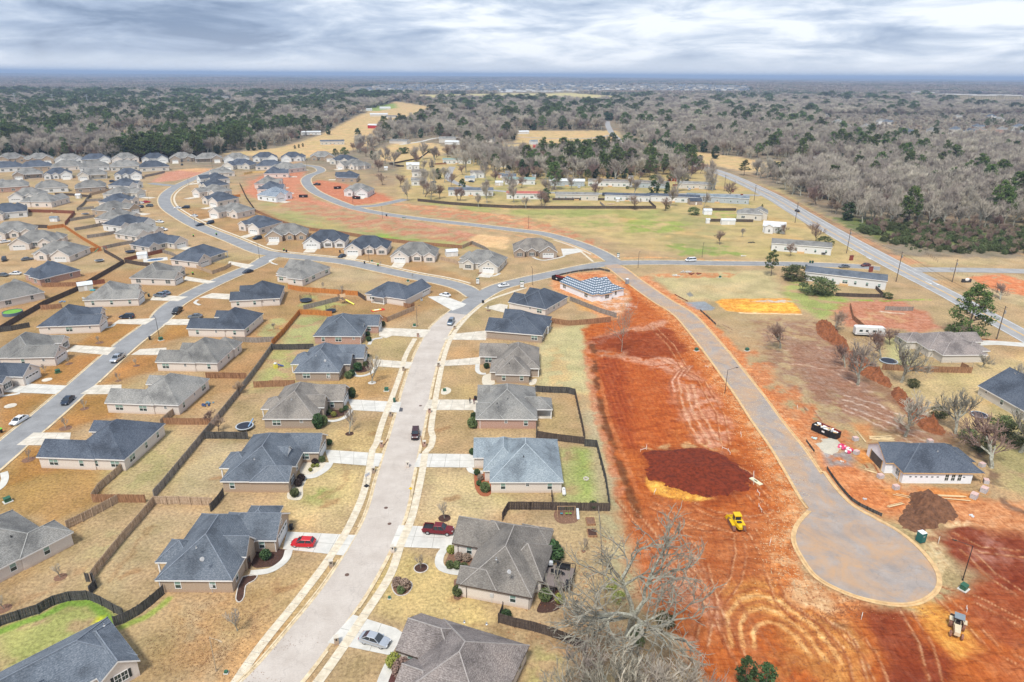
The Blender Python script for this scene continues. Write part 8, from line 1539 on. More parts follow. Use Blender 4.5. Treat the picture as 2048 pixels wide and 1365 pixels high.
# play sets
PLW=M('playset_wood',(.45,.30,.17),.85,.2,2)
p=at(1132,1032); r=empty('swing_set',(p.x,p.y,0),.02,'swing set with a pale slide in the mulch bed by the dark fence','swing set'); mb=MB(); [mb.cyl((x_,y_,0),(x_,0,2.2),.05,n=5) for x_ in(-1.7,1.7) for y_ in(-.5,.5)]; mb.cyl((-1.8,0,2.2),(1.8,0,2.2),.05,n=5); mb.build('frame',PLW,r)
for x_,c in ((-.9,(.05,.25,.32)),(.1,(.15,.35,.05)),(.8,(.15,.35,.05))): MB().box(x_-.25,x_+.25,-.15,.15,.55,.62).cyl((x_-.22,0,.6),(x_-.22,0,2.2),.012,n=3).cyl((x_+.22,0,.6),(x_+.22,0,2.2),.012,n=3).build('swing',M('swing_%d'%int(x_*10+20),c,.5,0),r)
MB().add([(2.0,.5,1.4),(2.45,.5,1.4),(2.5,-1.3,.2),(2.0,-1.3,.2),(2.0,.5,1.3),(2.45,.5,1.3),(2.5,-1.3,.1),(2.0,-1.3,.1)],[(0,3,2,1),(4,5,6,7),(0,1,5,4),(3,7,6,2),(0,4,7,3),(1,2,6,5)]).build('slide',M('slide_pale',(.55,.6,.62),.4,0),r)
p=at(697,606); r=empty('play_set',(p.x,p.y,0),.5,'large wooden play set with a bright yellow slide','play set'); mb=MB(); [mb.cyl((x_,y_,0),(x_,y_,3.0),.06,n=4) for x_ in(-3,-1.2) for y_ in(-.9,.9)]; mb.box(-3,-1.2,-.9,.9,1.5,1.6); mb.cyl((-1.2,0,2.5),(3,0,2.5),.07,n=4); mb.cyl((3,0,2.5),(3.2,-1,0),.06,n=4); mb.cyl((3,0,2.5),(3.2,1,0),.06,n=4); mb.add([(-3.2,-1.1,2.8),(-1,-1.1,2.8),(-1,0,3.8),(-3.2,0,3.8),(-1,1.1,2.8),(-3.2,1.1,2.8)],[(0,1,2,3),(3,2,4,5)]); mb.build('frame',PLW,r); MB().cyl((-1.2,-.6,1.6),(1.2,-3.4,.15),.28,n=6).build('slide',M('slide_yellow',(.75,.68,.05),.4,0),r)
for (x,y,rz,l) in [(562,660,.3,'small weathered wooden play frame in the weedy yard'),(62,602,.2,'wooden swing frame behind the covered patio at the left edge')]:
    p=at(x,y); r=empty('swing_set',(p.x,p.y,0),rz,l,'swing set'); mb=MB(); [mb.cyl((x_,y_,0),(x_,0,2.1),.06,n=4) for x_ in(-1.5,1.5) for y_ in(-.6,.6)]; mb.cyl((-1.6,0,2.1),(1.6,0,2.1),.06,n=4); mb.build('frame',WOOD,r); MB().box(-.4,.4,-.15,.15,.5,.58).cyl((-.35,0,.5),(-.35,0,2.1),.015,n=3).cyl((.35,0,.5),(.35,0,2.1),.015,n=3).build('swing',YEL,r)
p=at(557,735); r=empty('climbing_toy',(p.x,p.y,0),.6,'yellow and blue plastic climbing toy on the greenish lawn','toy'); MB().box(-1.3,-.3,-.5,.5,0,1.1).build('tower',M('toy_yellow',(.7,.62,.1),.5,0),r); MB().cyl((-.3,0,1.0),(1.4,-.1,.1),.26,n=6).build('slide',M('toy_navy',(.08,.12,.35),.5,0),r); MB().blob((-.8,0,1.4),.5,.5,.3,nu=8,nv=5).build('roof',M('toy_pale',(.6,.62,.6),.5,0),r)
p=at(757,621); r=empty('play_mat',(p.x,p.y,.0),.5,'flat red, yellow and white inflatable lying on the brown yard','toy'); MB().box(-2.6,2.2,-.9,.9,.03,.18).build('sheet',M('toy_red',(.6,.03,.02),.5,0),r); MB().box(-2.2,1.0,-.6,.6,.181,.3).build('cushion',M('toy_yellow2',(.75,.65,.1),.5,0),r); MB().box(-1.6,.2,-.45,.2,.301,.36).build('panel',TRIM,r)
p=at(206,503); r=empty('swing_set',(p.x,p.y,0),.4,'green and red swing set in the left cluster yard','swing set'); MB().cyl((-1.5,0,2.2),(1.5,0,2.2),.08,n=5).cyl((-1.5,0,2.2),(-1.8,-.8,0),.06,n=5).cyl((1.5,0,2.2),(1.8,-.8,0),.06,n=5).cyl((-1.5,0,2.2),(-1.8,.8,0),.06,n=5).cyl((1.5,0,2.2),(1.8,.8,0),.06,n=5).build('frame',M('swing_red',(.4,.04,.03),.5,0),r); MB().cyl((-1.5,0,1.6),(-3.4,-1,.1),.25,n=6).build('slide',M('slide_green',(.03,.2,.1),.5,0),r)
# toys and bits in the cluttered yards
for i,(x,y,c,l) in enumerate([(412,812,(.05,.08,.18),'dark blue toy heap in the toy-strewn yard, left'),(420,808,(.15,.25,.3),'pale blue toy in the toy-strewn yard, right'),(395,786,(.05,.1,.18),'blue toy boat by the wall of the second grey-roofed house'),(168,598,(.6,.6,.58),'white clutter below the small shed'),(125,605,(.2,.3,.45),'blue tarpaulin heap in the cluttered yard'),(186,582,(.1,.4,.45),'teal toys beside the small shed'),(117,613,(.15,.25,.5),'blue clutter behind the charcoal-roofed house'),(105,427,(.6,.5,.3),'small sand heap on the fenced lawn')]):
    p=at(x,y); mb=MB(); rng=random.Random(i); [mb.blob((rng.uniform(-.9,.9),rng.uniform(-.5,.5),.25),rng.uniform(.2,.5),rng.uniform(.2,.4),rng.uniform(.2,.4),nu=6,nv=4,jit=.2,rng=rng) for _ in range(6)]; o=mb.build('toy_heap',M('clutter_%d'%i,c,.6,.3,3),None,(p.x,p.y,0)); tag(o,l,'clutter')
# sheds
def shed(x,y,L,wd,h_,rz,wm,rm,l,door=True):
    p=at(x,y); r=empty('garden_shed',(p.x,p.y,0),rz,l,'shed'); P1=h_+wd*.28; MB().add([(-L/2,-wd/2,0),(L/2,-wd/2,0),(L/2,wd/2,0),(-L/2,wd/2,0),(-L/2,-wd/2,h_),(L/2,-wd/2,h_),(L/2,wd/2,h_),(-L/2,wd/2,h_),(-L/2,0,P1),(L/2,0,P1)],[(0,1,5,4),(2,3,7,6),(1,2,6,9,5),(3,0,4,8,7)]).build('wall',BR[wm],r)
    mb=MB(); e=.2; mb.add([(-L/2-e,-wd/2-e,h_-.08),(L/2+e,-wd/2-e,h_-.08),(L/2+e,0,P1+.06),(-L/2-e,0,P1+.06),(L/2+e,wd/2+e,h_-.08),(-L/2-e,wd/2+e,h_-.08)],[(0,1,2,3),(3,2,4,5)]); mb.build('roof',SH[rm],r)
    if door: MB().box(-.5,.5,-wd/2-.05,-wd/2-.0,.1,1.95).build('door',TRIM,r)
for a in [(903,512,5.5,3.4,2.4,.35,'white','white','white shed beside the grey-roofed corner house'),(158,397,3,3,2.3,.2,'siding','white','small cream shed in the yard right of the two bright gables'),(172,580,5,3.6,2.4,.6,'siding','white','cream shed with teal toys beside it in the cluttered yard'),(110,443,4,3,2.2,.1,'white','blue','pale blue-roofed shed on the fenced lawn'),(286,517,4,3,2.2,.3,'wrap','white','white pavilion roof beside the small blue pool'),
 (1414,429,5,3.5,2.6,0,'wrap','white','white shed inside the fenced strip, near the bush'),(1455,449,8,3,2.6,0,'white','white','long white trailer shed on the meadow edge'),(1415,447,2.2,1.6,2.4,0,'white','white','small white hut beside the meadow corner'),(1261,360,4,3,2.6,0,'white','grey','little white shed behind the long mobile home'),(1103,359,5,3,2.6,0,'white','white','white shed behind the bare trees of the back row'),(1068,357,3,3,2.4,0,'white','white','tiny white shed at the left end of the back row'),(1389,409,8,6,2.6,.1,'brown','dark','dark-roofed carport shed between the mobile home rows'),
 (1342,362,4,3,2.5,0,'redbarn','redmetal','red shed behind the rows, left of a pair'),(1354,363,3,3,2.5,0,'redbarn','redmetal','red shed behind the rows, right of a pair'),(1235,404,2.5,2,2.2,0,'siding','white','little beige hut by the sand pile'),(772,341,3,3,2.5,.3,'siding','white','small white hut right of the round reddish tree'),(1002,356,5,4,3,0,'red','grey','pink shed right of the park road'),(1015,353,4,4,3.4,0,'siding','grey','tall pale shed right of the pink one'),(1072,296,7,4,2.6,0,'redbarn','redmetal','orange-red tank shed beside the pale blue house'),(326,233,4,4,5,0,'white','white','white silo-like hut in the left woods'),(940,362,8,5,2.6,0,'white','blue','white carport roof beside the brown-roofed house'),(998,371,6,4,2.4,.2,'grey' if 0 else 'siding','white','pale arched shelter with a dark car below it')]: shed(*a)
# camper trailer
p=at(1737,672); r=empty('camper_trailer',(p.x,p.y,0),-.12,'white camper trailer with dark windows parked beside the ditch','trailer'); mb=MB(); mb.add([(-4.8,-1.2,.7),(4.6,-1.2,.7),(4.9,-1.2,1.6),(4.5,-1.2,3.1),(3.9,-1.2,3.3),(-4.4,-1.2,3.3),(-4.8,-1.2,3.0)]+[(-4.8,1.2,.7),(4.6,1.2,.7),(4.9,1.2,1.6),(4.5,1.2,3.1),(3.9,1.2,3.3),(-4.4,1.2,3.3),(-4.8,1.2,3.0)],[tuple(range(7)),tuple(range(7,14))[::-1]]+[(i,i+7,(i+1)%7+7,(i+1)%7) for i in range(7)]); mb.build('body',M('camper_white',(.72,.73,.72),.4,.04,1),r)
for x_,w_ in ((-3.6,1.0),(-1.6,.8),(.6,1.2),(2.6,.7)): MB().box(x_,x_+w_,-1.225,-1.2,1.7,2.4).build('window',GLASS,r)
MB().box(-4.2,4.2,-1.22,-1.2,1.0,1.2).build('stripe',M('stripe_grey',(.3,.33,.36),.5,0),r); [MB().cyl((x_,s*1.05,.38),(x_,s*1.22,.38),.38,n=12).build('wheel',TIRE,r) for x_ in(-.5,.5) for s in(-1,1)]; MB().box(-1,-.3,-.4,.4,3.301,3.6).build('air_conditioner',TRIM,r); MB().cyl((4.6,0,.8),(6,0,.5),.08,n=5).build('hitch',MUD,r)
# dumpsters
def dumpster(x,y,tx,ty,label,L=6.2,junk=True):
    p=at(x,y); q=at(tx,ty); rz=math.atan2((q-p).y,(q-p).x); r=empty('dumpster',(p.x,p.y,0),rz,label,'dumpster'); mb=MB(); W_=1.2; h_=1.7; mb.box(-L/2,L/2,-W_,-W_+.08,.2,h_); mb.box(-L/2,L/2,W_-.08,W_,.2,h_,1); mb.box(-L/2,-L/2+.08,-W_+.08,W_-.08,.2,h_); mb.box(L/2-.08,L/2,-W_+.08,W_-.08,.2,h_); mb.box(-L/2,L/2,-W_,W_,.12,.2); [mb.box(-L/2+k*.75,-L/2+k*.75+.08,-W_-.07,-W_,.2,h_) for k in range(9)]; mb.build('container',[M('dumpster_black',(.02,.02,.022),.6,.15,2),M('dumpster_red',(.25,.03,.025),.6,.2,2)],r)
    MB().box(-.35,.35,-W_-.1,-W_-.075,.75,1.15).build('label_plate',TRIM,r)
    if junk:
        mb=MB(); rng=random.Random(int(x)); 
        for k in range(34): a_=Matrix.Translation((rng.uniform(-L/2+.5,L/2-.5),rng.uniform(-.9,.9),rng.uniform(1.2,1.65)))@Matrix.Rotation(rng.uniform(0,3),4,'Z')@Matrix.Rotation(rng.uniform(-.4,.4),4,'X'); mb.box(-.45,.45,-.2,.2,0,.12,rng.choice((0,0,1,2)),a_)
        mb.build('rubble',[TRIM,WOOD,M('rubble_grey',(.4,.4,.4),.9,.3,3)],r)
dumpster(1651,868,1671,877,'black dumpster with a red far side, full of rubble, beside the sand pile'); dumpster(607,395,620,395,'black dumpster beside the striped-felt house on the far loop',5.5,False); dumpster(713,398,725,399,'black dumpster in front of the bare white house',5,False); dumpster(675,378,690,377,'rusty dumpster beside the tan brick house',5,False); dumpster(1117,561,1135,566,'dark dumpster behind the silt fence of the striped-felt house',5.5,False)
# building material
PAL=M('block_grey',(.50,.47,.47),.9,.25,5); PALT=M('block_banded',(.60,.42,.38),.9,.25,5)
for i,(x,y,rz,l) in enumerate([(1710,882,.2,'pallet of wrapped bricks beside the pink insulation'),(1712,909,.5,'pallet of bricks near the grey gravel patch'),(1760,957,.2,'pallet of bricks left of the unfinished house'),(1791,979,.2,'pallet of bricks in front of the unfinished porch'),(1947,997,.7,'large pallet of bricks, left one of the right-hand pair'),(1967,985,.7,'large pallet of bricks, right one of the right-hand pair'),(1971,967,1.2,'pallet of bricks beside the right porch post'),(1963,934,.3,'pallet of bricks behind the unfinished roof corner'),(1859,887,.1,'pale stack behind the unfinished house roof')]):
    p=at(x,y); s=1.15 if 'large' in l else .95; r=empty('brick_pallet',(p.x,p.y,0),rz,l,'brick pallet'); MB().box(-.6*s,.6*s,-.5*s,.5*s,0,.12).build('pallet',WOOD,r); mb=MB(); mb.box(-.6*s,.6*s,-.5*s,.5*s,.12,1.0*s); mb.build('bricks',PAL,r); mb=MB(); mb.box(-.61*s,.61*s,-.51*s,.51*s,1.0*s,1.05*s); mb.build('top_layer',PALT,r)
def lumber(x0,y0,x1,y1,n,label,spread=.35,jit=.12,sd=1):
    a,b=at(x0,y0),at(x1,y1); rng=random.Random(sd); mb=MB(); d=(b-a).normalized(); nn=Vector((-d.y,d.x,0))
    for k in range(n): o=nn*rng.uniform(-spread,spread)+d*rng.uniform(-.4,.4); t=nn*rng.uniform(-jit,jit)*(b-a).length; z=Vector((0,0,.08+.06*(k%3))); mb.cyl(a+o+z,b+o+t+z,.06,n=4)
    return tag(mb.build('lumber',M('lumber_fresh',(.74,.58,.34),.8,.12,3)),label,'lumber')
lumber(1740,878,1785,878,14,'scattered pile of fresh lumber behind the unfinished roof',.9,.16,2); lumber(1714,863,1733,885,3,'three loose planks left of the scattered lumber',.3,.05,3); lumber(1789,990,1818,996,4,'short lumber stack left of the dark earth mound',.3,.03,4); lumber(1775,1015,1806,1009,5,'lumber stack below the dark earth mound on its left',.3,.05,5); lumber(1866,992,1930,995,8,'long lumber stack in front of the unfinished house',.4,.02,6); lumber(1892,998,1938,1002,5,'lower long lumber stack right of the dark mound',.25,.02,7); lumber(1732,941,1750,945,7,'pile of offcuts near the unfinished garage',.5,.2,8)
# sand, insulation, gravel, mounds
def mound(name,px,h_,mat,label,cat,seed=1,rough=.15,res=34):
    P=W(px); xs=[p[0] for p in P]; ys=[p[1] for p in P]; gx=np.linspace(min(xs)-.5,max(xs)+.5,res*2); gy=np.linspace(min(ys)-.5,max(ys)+.5,res*2); X,Y=np.meshgrid(gx,gy); Xw=X+.9*wob(X,Y,4,seed+20); Yw=Y+.9*wob(X,Y,4,seed+50); ins=inpoly(P,Xw,Yw); sd_=segdist(P,Xw,Yw); d=np.where(ins,sd_,-sd_); mx=max(d.max(),.1)
    Z=h_*np.clip(d/mx,0,1)**.75*(1+rough*wob(X,Y,2.5,seed))+.10*np.clip(d,-.6,.3)*.6+rough*.25*wob(X,Y,.9,seed+3)*np.clip(d,0,.6); Z=np.where(d<-.35,-.3,Z); k=2*res
    vs=list(zip(X.ravel().tolist(),Y.ravel().tolist(),Z.ravel().tolist())); fs=[(j*k+i,j*k+i+1,(j+1)*k+i+1,(j+1)*k+i) for j in range(k-1) for i in range(k-1) if d[j,i]>-.6 or d[j+1,i+1]>-.6]
    me_=bpy.data.meshes.new(name); me_.from_pydata(vs,[],fs); me_.materials.append(mat); me_.polygons.foreach_set('use_smooth',[True]*len(me_.polygons)); return tag(obj(name,me_),label,cat)
EARTH=M('earth_dark',(.16,.075,.04),.95,.4,1.5,bump=.6); EARTHR=M('earth_red',(.24,.085,.035),.95,.4,1.5,bump=.6)
mound('sand_pile',[(1637,888),(1648,878),(1662,878),(1676,886),(1685,898),(1672,906),(1660,909),(1645,902)],.8,M('sand_pale',(.50,.46,.37),.95,.1,4),'pale round sand pile beside the dumpster','sand pile')
mound('earth_mound',[(1820,995),(1830,986),(1850,985),(1870,992),(1890,1003),(1905,1018),(1905,1032),(1880,1050),(1850,1055),(1830,1045),(1822,1020)],2.4,EARTH,'large dark brown earth mound in front of the unfinished house','earth mound',3,.3)
tag(None,None) if 0 else None
mound('earth_spill',[(1800,1030),(1822,1012),(1850,1050),(1850,1062),(1825,1062),(1795,1050)],.5,EARTH,'low spread of brown earth at the left foot of the dark mound','earth mound',5,.4)
mound('earth_berm',[(1633,648),(1645,642),(1660,650),(1680,672),(1700,695),(1693,702),(1670,692),(1645,675),(1634,660)],2.2,EARTHR,'dark brown earth berm, the upper one beside the bare trees','earth mound',7,.8)
mound('earth_berm',[(1700,705),(1720,712),(1750,735),(1785,765),(1780,775),(1755,768),(1720,745),(1698,722)],2.1,EARTHR,'dark brown earth berm, the middle one','earth mound',9,.8)
mound('earth_berm',[(1785,775),(1810,790),(1850,830),(1890,860),(1885,872),(1850,862),(1815,830),(1788,795)],2.1,EARTHR,'dark red earth berm, the lower one behind the unfinished house','earth mound',11,.8)
mound('earth_mound',[(1292,905),(1330,899),(1400,899),(1440,908),(1474,925),(1502,948),(1492,975),(1455,994),(1420,996),(1380,984),(1340,971),(1300,958),(1295,930)],.9,M('clay_darkred',(.15,.023,.006),.95,.45,1.2,bump=.7),'low plateau of dark red clay with a yellow edge','clay pad',13,.12,48)
p=at(1690,900); r=empty('insulation_bale',(p.x,p.y,0),.4,'pink and white heap of insulation wrap beside the sand pile','insulation'); mb=MB(); rng=random.Random(3); [mb.blob((rng.uniform(-.9,.9),rng.uniform(-1.6,1.6),.35),.42,.35,.35,rng.choice((0,0,1)),6,4,.25,rng) for _ in range(26)]; mb.build('bale',[M('insulation_pink',(.65,.06,.16),.6,.2,3),TRIM],r)
# small site bits
for (x,y,c,s,l) in [(1513,965,(.68,.66,.5),1.0,''),(1629,878,(.5,.62,.6),.8,'pale green bag heap left of the sand pile'),(1838,918,(0,0,0),0,''),(1942,1033,(.6,.62,.62),.7,'white sack lying right of the dark mound'),(1730,1000,(.55,.53,.52),.5,'small white stake box on the clay'),(1683,924,(.65,.6,.55),.5,'white scrap on the grey gravel')]:
    if not l: continue
    p=at(x,y); mb=MB(); rng=random.Random(int(x)); [mb.blob((rng.uniform(-s,s)*.6,rng.uniform(-s,s)*.5,.15),.35*s,.3*s,.22,nu=7,nv=4,jit=.2,rng=rng) for _ in range(5)]; tag(mb.build('sack',M('sack_%d'%int(x),c,.7,.15,3),None,(p.x,p.y,0)),l,'sack')
p=at(1512,964); r=empty('form_panel',(p.x,p.y,0),-1.1,'pale wooden form panel lying on the clay above the yellow loader','panel'); MB().box(-1.5,1.5,-.5,.5,.05,.2).build('sheet',M('panel_pale',(.66,.62,.42),.8,.1,2),r); MB().box(-.5,.3,-.12,.12,.2,.26).build('hole_cover',BLACK,r)
for i,(pts_,l) in enumerate([([(1281,904),(1293,900),(1293,895)],'white batter board corner at the left of the dark red pad'),([(1444,899),(1456,903),(1460,910)],'white batter board corner at the right of the dark red pad'),([(1507,948),(1507,970)],'white stake board beside the pale form panel'),([(1514,985),(1519,992)],'short white stake below the form panel'),([(1517,1014),(1523,1025)],'white lath standing right of the yellow loader'),([(1539,1092),(1541,1084)],'white lath on the clay below the loader'),([(1308,990),(1311,983)],'white stakes at the yellow clay edge'),([(1722,1240),(1724,1232)],'white lath by the debris patch'),([(1482,875),(1481,868)],'white pipe stub on the clay, near the kerb'),([(1410,735),(1416,737)],'white board stub on the pink verge'),([(1595,820),(1594,815)],'pale stub on the right verge of the new road'),([(1876,1088),(1878,1080)],'white lath right of the portable toilet'),([(1933,1225),(1932,1218)],'white lath near the cream tractor')]):
    mb=MB(); Q=[at(x,y) for x,y in pts_]; o=Q[0]
    for a,b in zip(Q,Q[1:]): mb.cyl(Vector((a.x-o.x,a.y-o.y,.5)),Vector((b.x-o.x,b.y-o.y,.5)),.055,n=4)
    for a in Q: mb.cyl((a.x-o.x,a.y-o.y,0),(a.x-o.x,a.y-o.y,.75),.045,n=4)
    tag(mb.build('wooden_stake',M('stake_white',(.72,.68,.6),.8,.1,3),None,(o.x,o.y,0)),l,'stake')
# straw strewn over the verges (loose clumps)
def litter(name,centre_px,wd,n,mat,s,label,sd=1):
    rng=random.Random(sd); P=smooth(PX(centre_px)); FR=frames(P); mb=MB()
    for _ in range(n):
        i_=rng.randrange(len(FR)-1); p,nn=FR[i_]; q=p.lerp(FR[i_+1][0],rng.random())+nn*rng.gauss(0,wd*.4)
        if inP(q,BULB): continue
        k=rng.uniform(.4,1.3)*s; a=rng.random()*6.28; c,d=math.cos(a)*k,math.sin(a)*k; z=.03+rng.random()*.03
        mb.add([(q.x-c,q.y-d,z),(q.x+d*.25,q.y-c*.25,z+.05),(q.x+c,q.y+d,z),(q.x-d*.25,q.y+c*.25,z+.04)],[(0,1,2,3)])
    return tag(mb.build(name,mat),label,'straw',kind='stuff')
STR=M('straw',(.66,.53,.33),.9,.2,3)
litter('straw',[(1300,595),(1350,633),(1395,690),(1435,745),(1485,822),(1535,905),(1570,970),(1588,1020),(1560,1080),(1572,1135),(1620,1188)],6.5,5200,STR,.19,'straw strewn along the left verge of the new road',4)
litter('straw',[(1325,592),(1385,626),(1445,690),(1505,770),(1565,850),(1625,925)],4.5,2200,STR,.19,'straw strewn along the right verge of the new road',5)
CLOD=M('clay_clods',(.33,.12,.05),.95,.4,2)
litter('clay_clods',[(1300,1000),(1400,1050),(1500,1120),(1560,1250),(1700,1330)],45,5200,CLOD,.22,'loose clay clods over the graded site',6)
litter('dry_leaves',[(360,1230),(480,1290),(420,1350)],14,2600,M('leaves_brown',(.20,.09,.04),.95,.3,3),.12,'fallen brown leaves on the lawn below the slate-roofed house',7)
litter('dry_leaves',[(1180,1010),(1195,1100),(1215,1200),(1180,1300)],10,2600,M('leaves_tan',(.42,.30,.17),.95,.3,3),.14,'leaf litter along the wire fence',8)
litter('dry_leaves',[(690,745),(740,775),(770,760)],9,1500,M('leaves_brown',(.20,.09,.04),.95,.3,3),.11,'fallen leaves around the taller bare tree',9)
# ditch stones, lawn bits and deck
DK=M('deck_board',(.20,.165,.15),.85,.15,2,stretch=(6,.4,1)); DKD=M('deck_dark',(.06,.05,.045),.85,.15,2)
c_=at(1084,1160); rot=R(-14.4); r=empty('back_deck',(c_.x,c_.y,0),rot,'raised wooden deck with stairs behind the taupe-roofed house','deck')
MB().box(0,5.3,-2.6,2.6,1.25,1.4).build('floor',DK,r)
for (a,b) in (((0,2.6),(5.3,2.6)),((5.3,2.6),(5.3,-2.6)),((5.3,-2.6),(2.6,-2.6)),((1.2,-2.6),(0,-2.6))):
    mb=MB(); mb.cyl((a[0],a[1],2.35),(b[0],b[1],2.35),.06,n=4); L_=math.hypot(a[0]-b[0],a[1]-b[1]); n=int(L_/.28)
    for k in range(n+1): t=k/n; x_,y_=a[0]+(b[0]-a[0])*t,a[1]+(b[1]-a[1])*t; mb.cyl((x_,y_,1.4),(x_,y_,2.35),.025,n=4)
    mb.build('railing',DKD,r)
mb=MB(); [mb.box(x_-.08,x_+.08,y_-.08,y_+.08,0,1.25) for x_ in(.2,2.7,5.1) for y_ in(-2.5,2.5)]; mb.build('posts',DKD,r)
st=MB(); [st.box(1.25,2.55,-2.6-.3*(k+1),-2.6-.3*k,1.2-.2*k-.05,1.2-.2*k) for k in range(6)]; st.box(1.2,1.27,-4.4,-2.6,0,.1); st.build('stairs',DKD,r); 
Rd=Matrix.Rotation(rot,3,'Z')
def onDeck(x_,y_): v=Rd@Vector((x_,y_,0)); return (c_.x+v.x,c_.y+v.y,1.4)
q=onDeck(2.6,.2); r=empty('patio_table',q,0,'round dark table on the back deck','table'); MB().cyl((0,0,.7),(0,0,.75),.55,n=14).build('table_top',BLACK,r); MB().cyl((0,0,0),(0,0,.7),.06,n=6).build('leg',BLACK,r)
for k,(x_,y_) in enumerate(((1.7,.2),(3.5,.4),(2.6,-.8))):
    q=onDeck(x_,y_); r=empty('patio_chair',q,k*2.0,'dark patio chair on the back deck, '+['left of','right of','below'][k]+' the round table','chair'); MB().box(-.25,.25,-.25,.25,.4,.46).build('seat',BLACK,r); MB().box(-.25,.25,.2,.26,.46,.95).build('backrest',BLACK,r); [MB().cyl((a,b,0),(a,b,.4),.025,n=4).build('leg',BLACK,r) for a in(-.22,.22) for b in(-.22,.22)]
q=onDeck(1.0,2.0); r=empty('grill',q,0,'pale covered grill on the back deck','grill'); MB().box(-.4,.4,-.3,.3,.5,1.0).build('firebox',M('grill_cover',(.5,.52,.54),.6,.1,2),r); MB().box(-.35,.35,-.25,.25,0,.5).build('cart',BLACK,r); MB().blob((0,0,1.0),.4,.3,.22,nu=8,nv=4).build('hood',M('grill_cover',(.5,.52,.54)),r)
q=onDeck(3.2,2.1); r=empty('outdoor_sofa',q,rot,'dark outdoor sofa along the deck railing','sofa'); MB().box(-1.2,1.2,-.35,.35,0,.42).build('seat',BLACK,r); MB().box(-1.2,1.2,.3,.42,.42,.85).build('backrest',BLACK,r)
q=onDeck(4.6,-1.8); r=empty('outdoor_sofa',q,rot-1.57,'dark sofa at the right corner of the deck','sofa'); MB().box(-.9,.9,-.35,.35,0,.42).build('seat',BLACK,r); MB().box(-.9,.9,.3,.42,.42,.85).build('backrest',BLACK,r)
# raised garden beds, propane tank, fire ring
for i,(x,y) in enumerate([(1181,1045),(1184,1068)]):
    p=at(x,y); r=empty('raised_bed',(p.x,p.y,0),.03,['upper','lower'][i]+' of the two raised garden beds by the wire fence','raised bed'); mb=MB(); w_,l_=.85,1.1; mb.box(-w_,w_,-l_,-l_+.1,0,.4); mb.box(-w_,w_,l_-.1,l_,0,.4); mb.box(-w_,-w_+.1,-l_+.1,l_-.1,0,.4); mb.box(w_-.1,w_,-l_+.1,l_-.1,0,.4); mb.build('frame',FM['brown'],r); MB().box(-w_+.1,w_-.1,-l_+.1,l_-.1,0,.33).build('soil',MULCH if i else MULCHR,r)
p=at(1127.5,988); r=empty('propane_tank',(p.x,p.y,0),0,'white propane tank beside the wall of the pale blue-roofed house','tank'); mb=MB(); mb.cyl((0,-.9,.6),(0,.9,.6),.4,n=14); mb.blob((0,-.9,.6),.4,.3,.4,nu=12,nv=6); mb.blob((0,.9,.6),.4,.3,.4,nu=12,nv=6); mb.build('vessel',M('tank_white',(.75,.75,.74),.35,0,spec=.5),r); MB().cyl((0,0,1.0),(0,0,1.15),.12,n=8).build('valve_cap',STEEL,r); mb=MB(); mb.box(-.3,.3,-.6,-.5,0,.25); mb.box(-.3,.3,.5,.6,0,.25); mb.build('foot',CONC,r)
p=at(1172,959); r=MB(); r2=[( .55*k*math.cos(6.283*i/16),.55*k*math.sin(6.283*i/16),z) for k,z in((1.1,0),(1.1,.28),(.75,.28),(.75,0)) for i in range(16)]; r.add(r2,[(j*16+i,j*16+(i+1)%16,(j+1)*16+(i+1)%16,(j+1)*16+i) for j in range(3) for i in range(16)]); tag(r.build('fire_ring',STONE,None,(p.x,p.y,0)),'stone fire ring on the fenced green lawn','fire ring')
p=at(1152,1105); tag(MB().blob((0,0,.3),.35,.3,.3,nu=8,nv=5,jit=.15).build('planter',BLACK,None,(at(1154,1207).x,at(1154,1207).y,0)),'small black pot on the grass right of the deck','pot')
# flag in the front bed
p=at(667.5,812); r=empty('flagpole',(p.x,p.y,0),.2,'short flagpole with a red and white striped flag in the front bed','flag'); MB().cyl((0,0,0),(0,0,3.6),.03,n=6).build('pole',STEEL,r); FR_=M('flag_red',(.5,.02,.03),.7,0); FW=M('flag_white',(.75,.75,.75),.7,0); FB=M('flag_blue',(.02,.03,.16),.7,0)
mb=MB(); 
for k in range(7): mb.box(.03,.75-.04*k,-.015,.015,3.5-.14*(k+1),3.5-.14*k,(k%2)); 
mb.box(.03,.36,-.022,.022,2.95,3.51,2); mb.build('flag_cloth',[FR_,FW,FB],r)
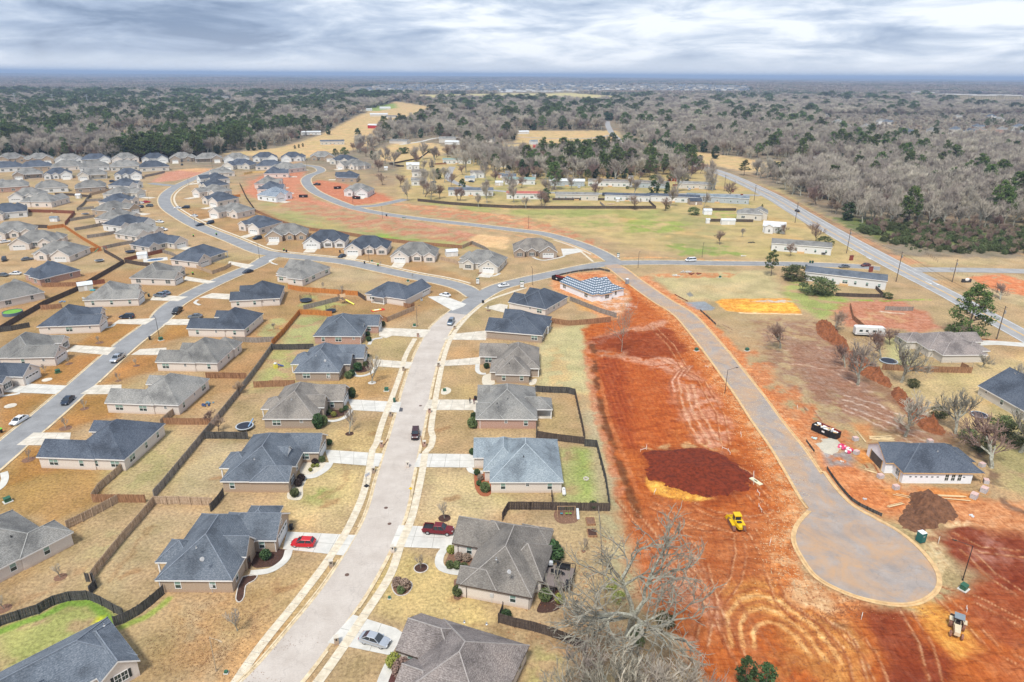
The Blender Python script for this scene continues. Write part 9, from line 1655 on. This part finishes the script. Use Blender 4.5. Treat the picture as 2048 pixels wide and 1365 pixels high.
# ac unit and vacant-lot scraps
for (x,y,l) in [(843,602,'grey air conditioner at the wall of the white sedan house'),(595,592,'')]:
    if l: p=at(x,y); r=empty('air_conditioner',(p.x,p.y,0),.3,l,'air conditioner'); MB().box(-.4,.4,-.4,.4,.05,.85).build('casing',M('ac_grey',(.4,.42,.43),.5,.1,2),r); MB().cyl((0,0,.85),(0,0,.9),.3,n=12).build('fan_grille',MUD,r)
for i,(x,y,s,c,l) in enumerate([(1372,545,2.2,(.5,.48,.44),'pale concrete debris on the vacant corner lot'),(1390,549,2.4,(.22,.07,.04),'rusty red debris on the vacant corner lot'),(1352,552,1.3,(.65,.64,.6),'small white debris left of the rusty heap'),(1487,513,1.2,(.7,.68,.62),'white concrete piece at the meadow edge'),(1225,409,3,(.5,.38,.25),'sand heap inside the park fence'),(1502,486,1.4,(.06,.06,.05),'dark scrap in the park yard')]):
    p=at(x,y); mb=MB(); rng=random.Random(i+5); 
    for _ in range(9): a_=Matrix.Translation((rng.uniform(-s,s),rng.uniform(-s*.5,s*.5),.1))@Matrix.Rotation(rng.uniform(0,3),4,'Z')@Matrix.Rotation(rng.uniform(-.3,.3),4,'X'); mb.box(-.6*s*.5,.6*s*.5,-.2*s*.5,.2*s*.5,0,.3,0,a_)
    tag(mb.build('debris_heap',M('debris_%d'%i,c,.9,.25,2),None,(p.x,p.y,0)),l,'debris')
for i,(x,y,l) in enumerate([(1465,385,'rust-red gate pier at the park entrance, right'),(1483,395,'rust-red gate pier at the park entrance, left'),(1702,521,'rust-brown gate pier above the dark red car'),(1741,544,'rust-brown gate pier below the dark red car')]):
    p=at(x,y); r=empty('brick_pier',(p.x,p.y,0),.3,l,'pier'); MB().box(-.8,.8,-.4,.4,0,2.2).build('pillar',M('pier_rust',(.25,.06,.04),.9,.2,2),r); MB().box(-.9,.9,-.5,.5,2.2,2.35).build('cap',M('pier_cap',(.2,.07,.05),.9,.1,2),r)
p=at(1932,565); r=empty('stone_sign',(p.x,p.y,0),.1,'low dark stone sign with a white emblem beside the private lane','sign'); MB().box(-2,2,-.4,.4,0,1.4).build('block',M('stone_dark',(.05,.05,.055),.8,.2,2),r); MB().blob((0,-.35,1.3),1.0,.25,.7,nu=12,nv=6).build('emblem',TRIM,r)
# ------------------------------------------------------------------ haze
hm=bpy.data.materials.new('haze_air'); hm.use_nodes=True; nt=hm.node_tree; nt.nodes.clear(); o=N(nt,'ShaderNodeOutputMaterial'); v=N(nt,'ShaderNodeVolumePrincipled'); v.inputs['Color'].default_value=(.50,.66,.93,1); v.inputs['Density'].default_value=HAZE; v.inputs['Anisotropy'].default_value=.0; nt.links.new(v.outputs[0],o.inputs['Volume'])
if HAZE>0: mb=MB(); mb.box(-43000,43000,-500,46000,-60,130); o=mb.build('haze',hm); tag(o,'thin blue haze that far woods fade into','haze',kind='stuff')
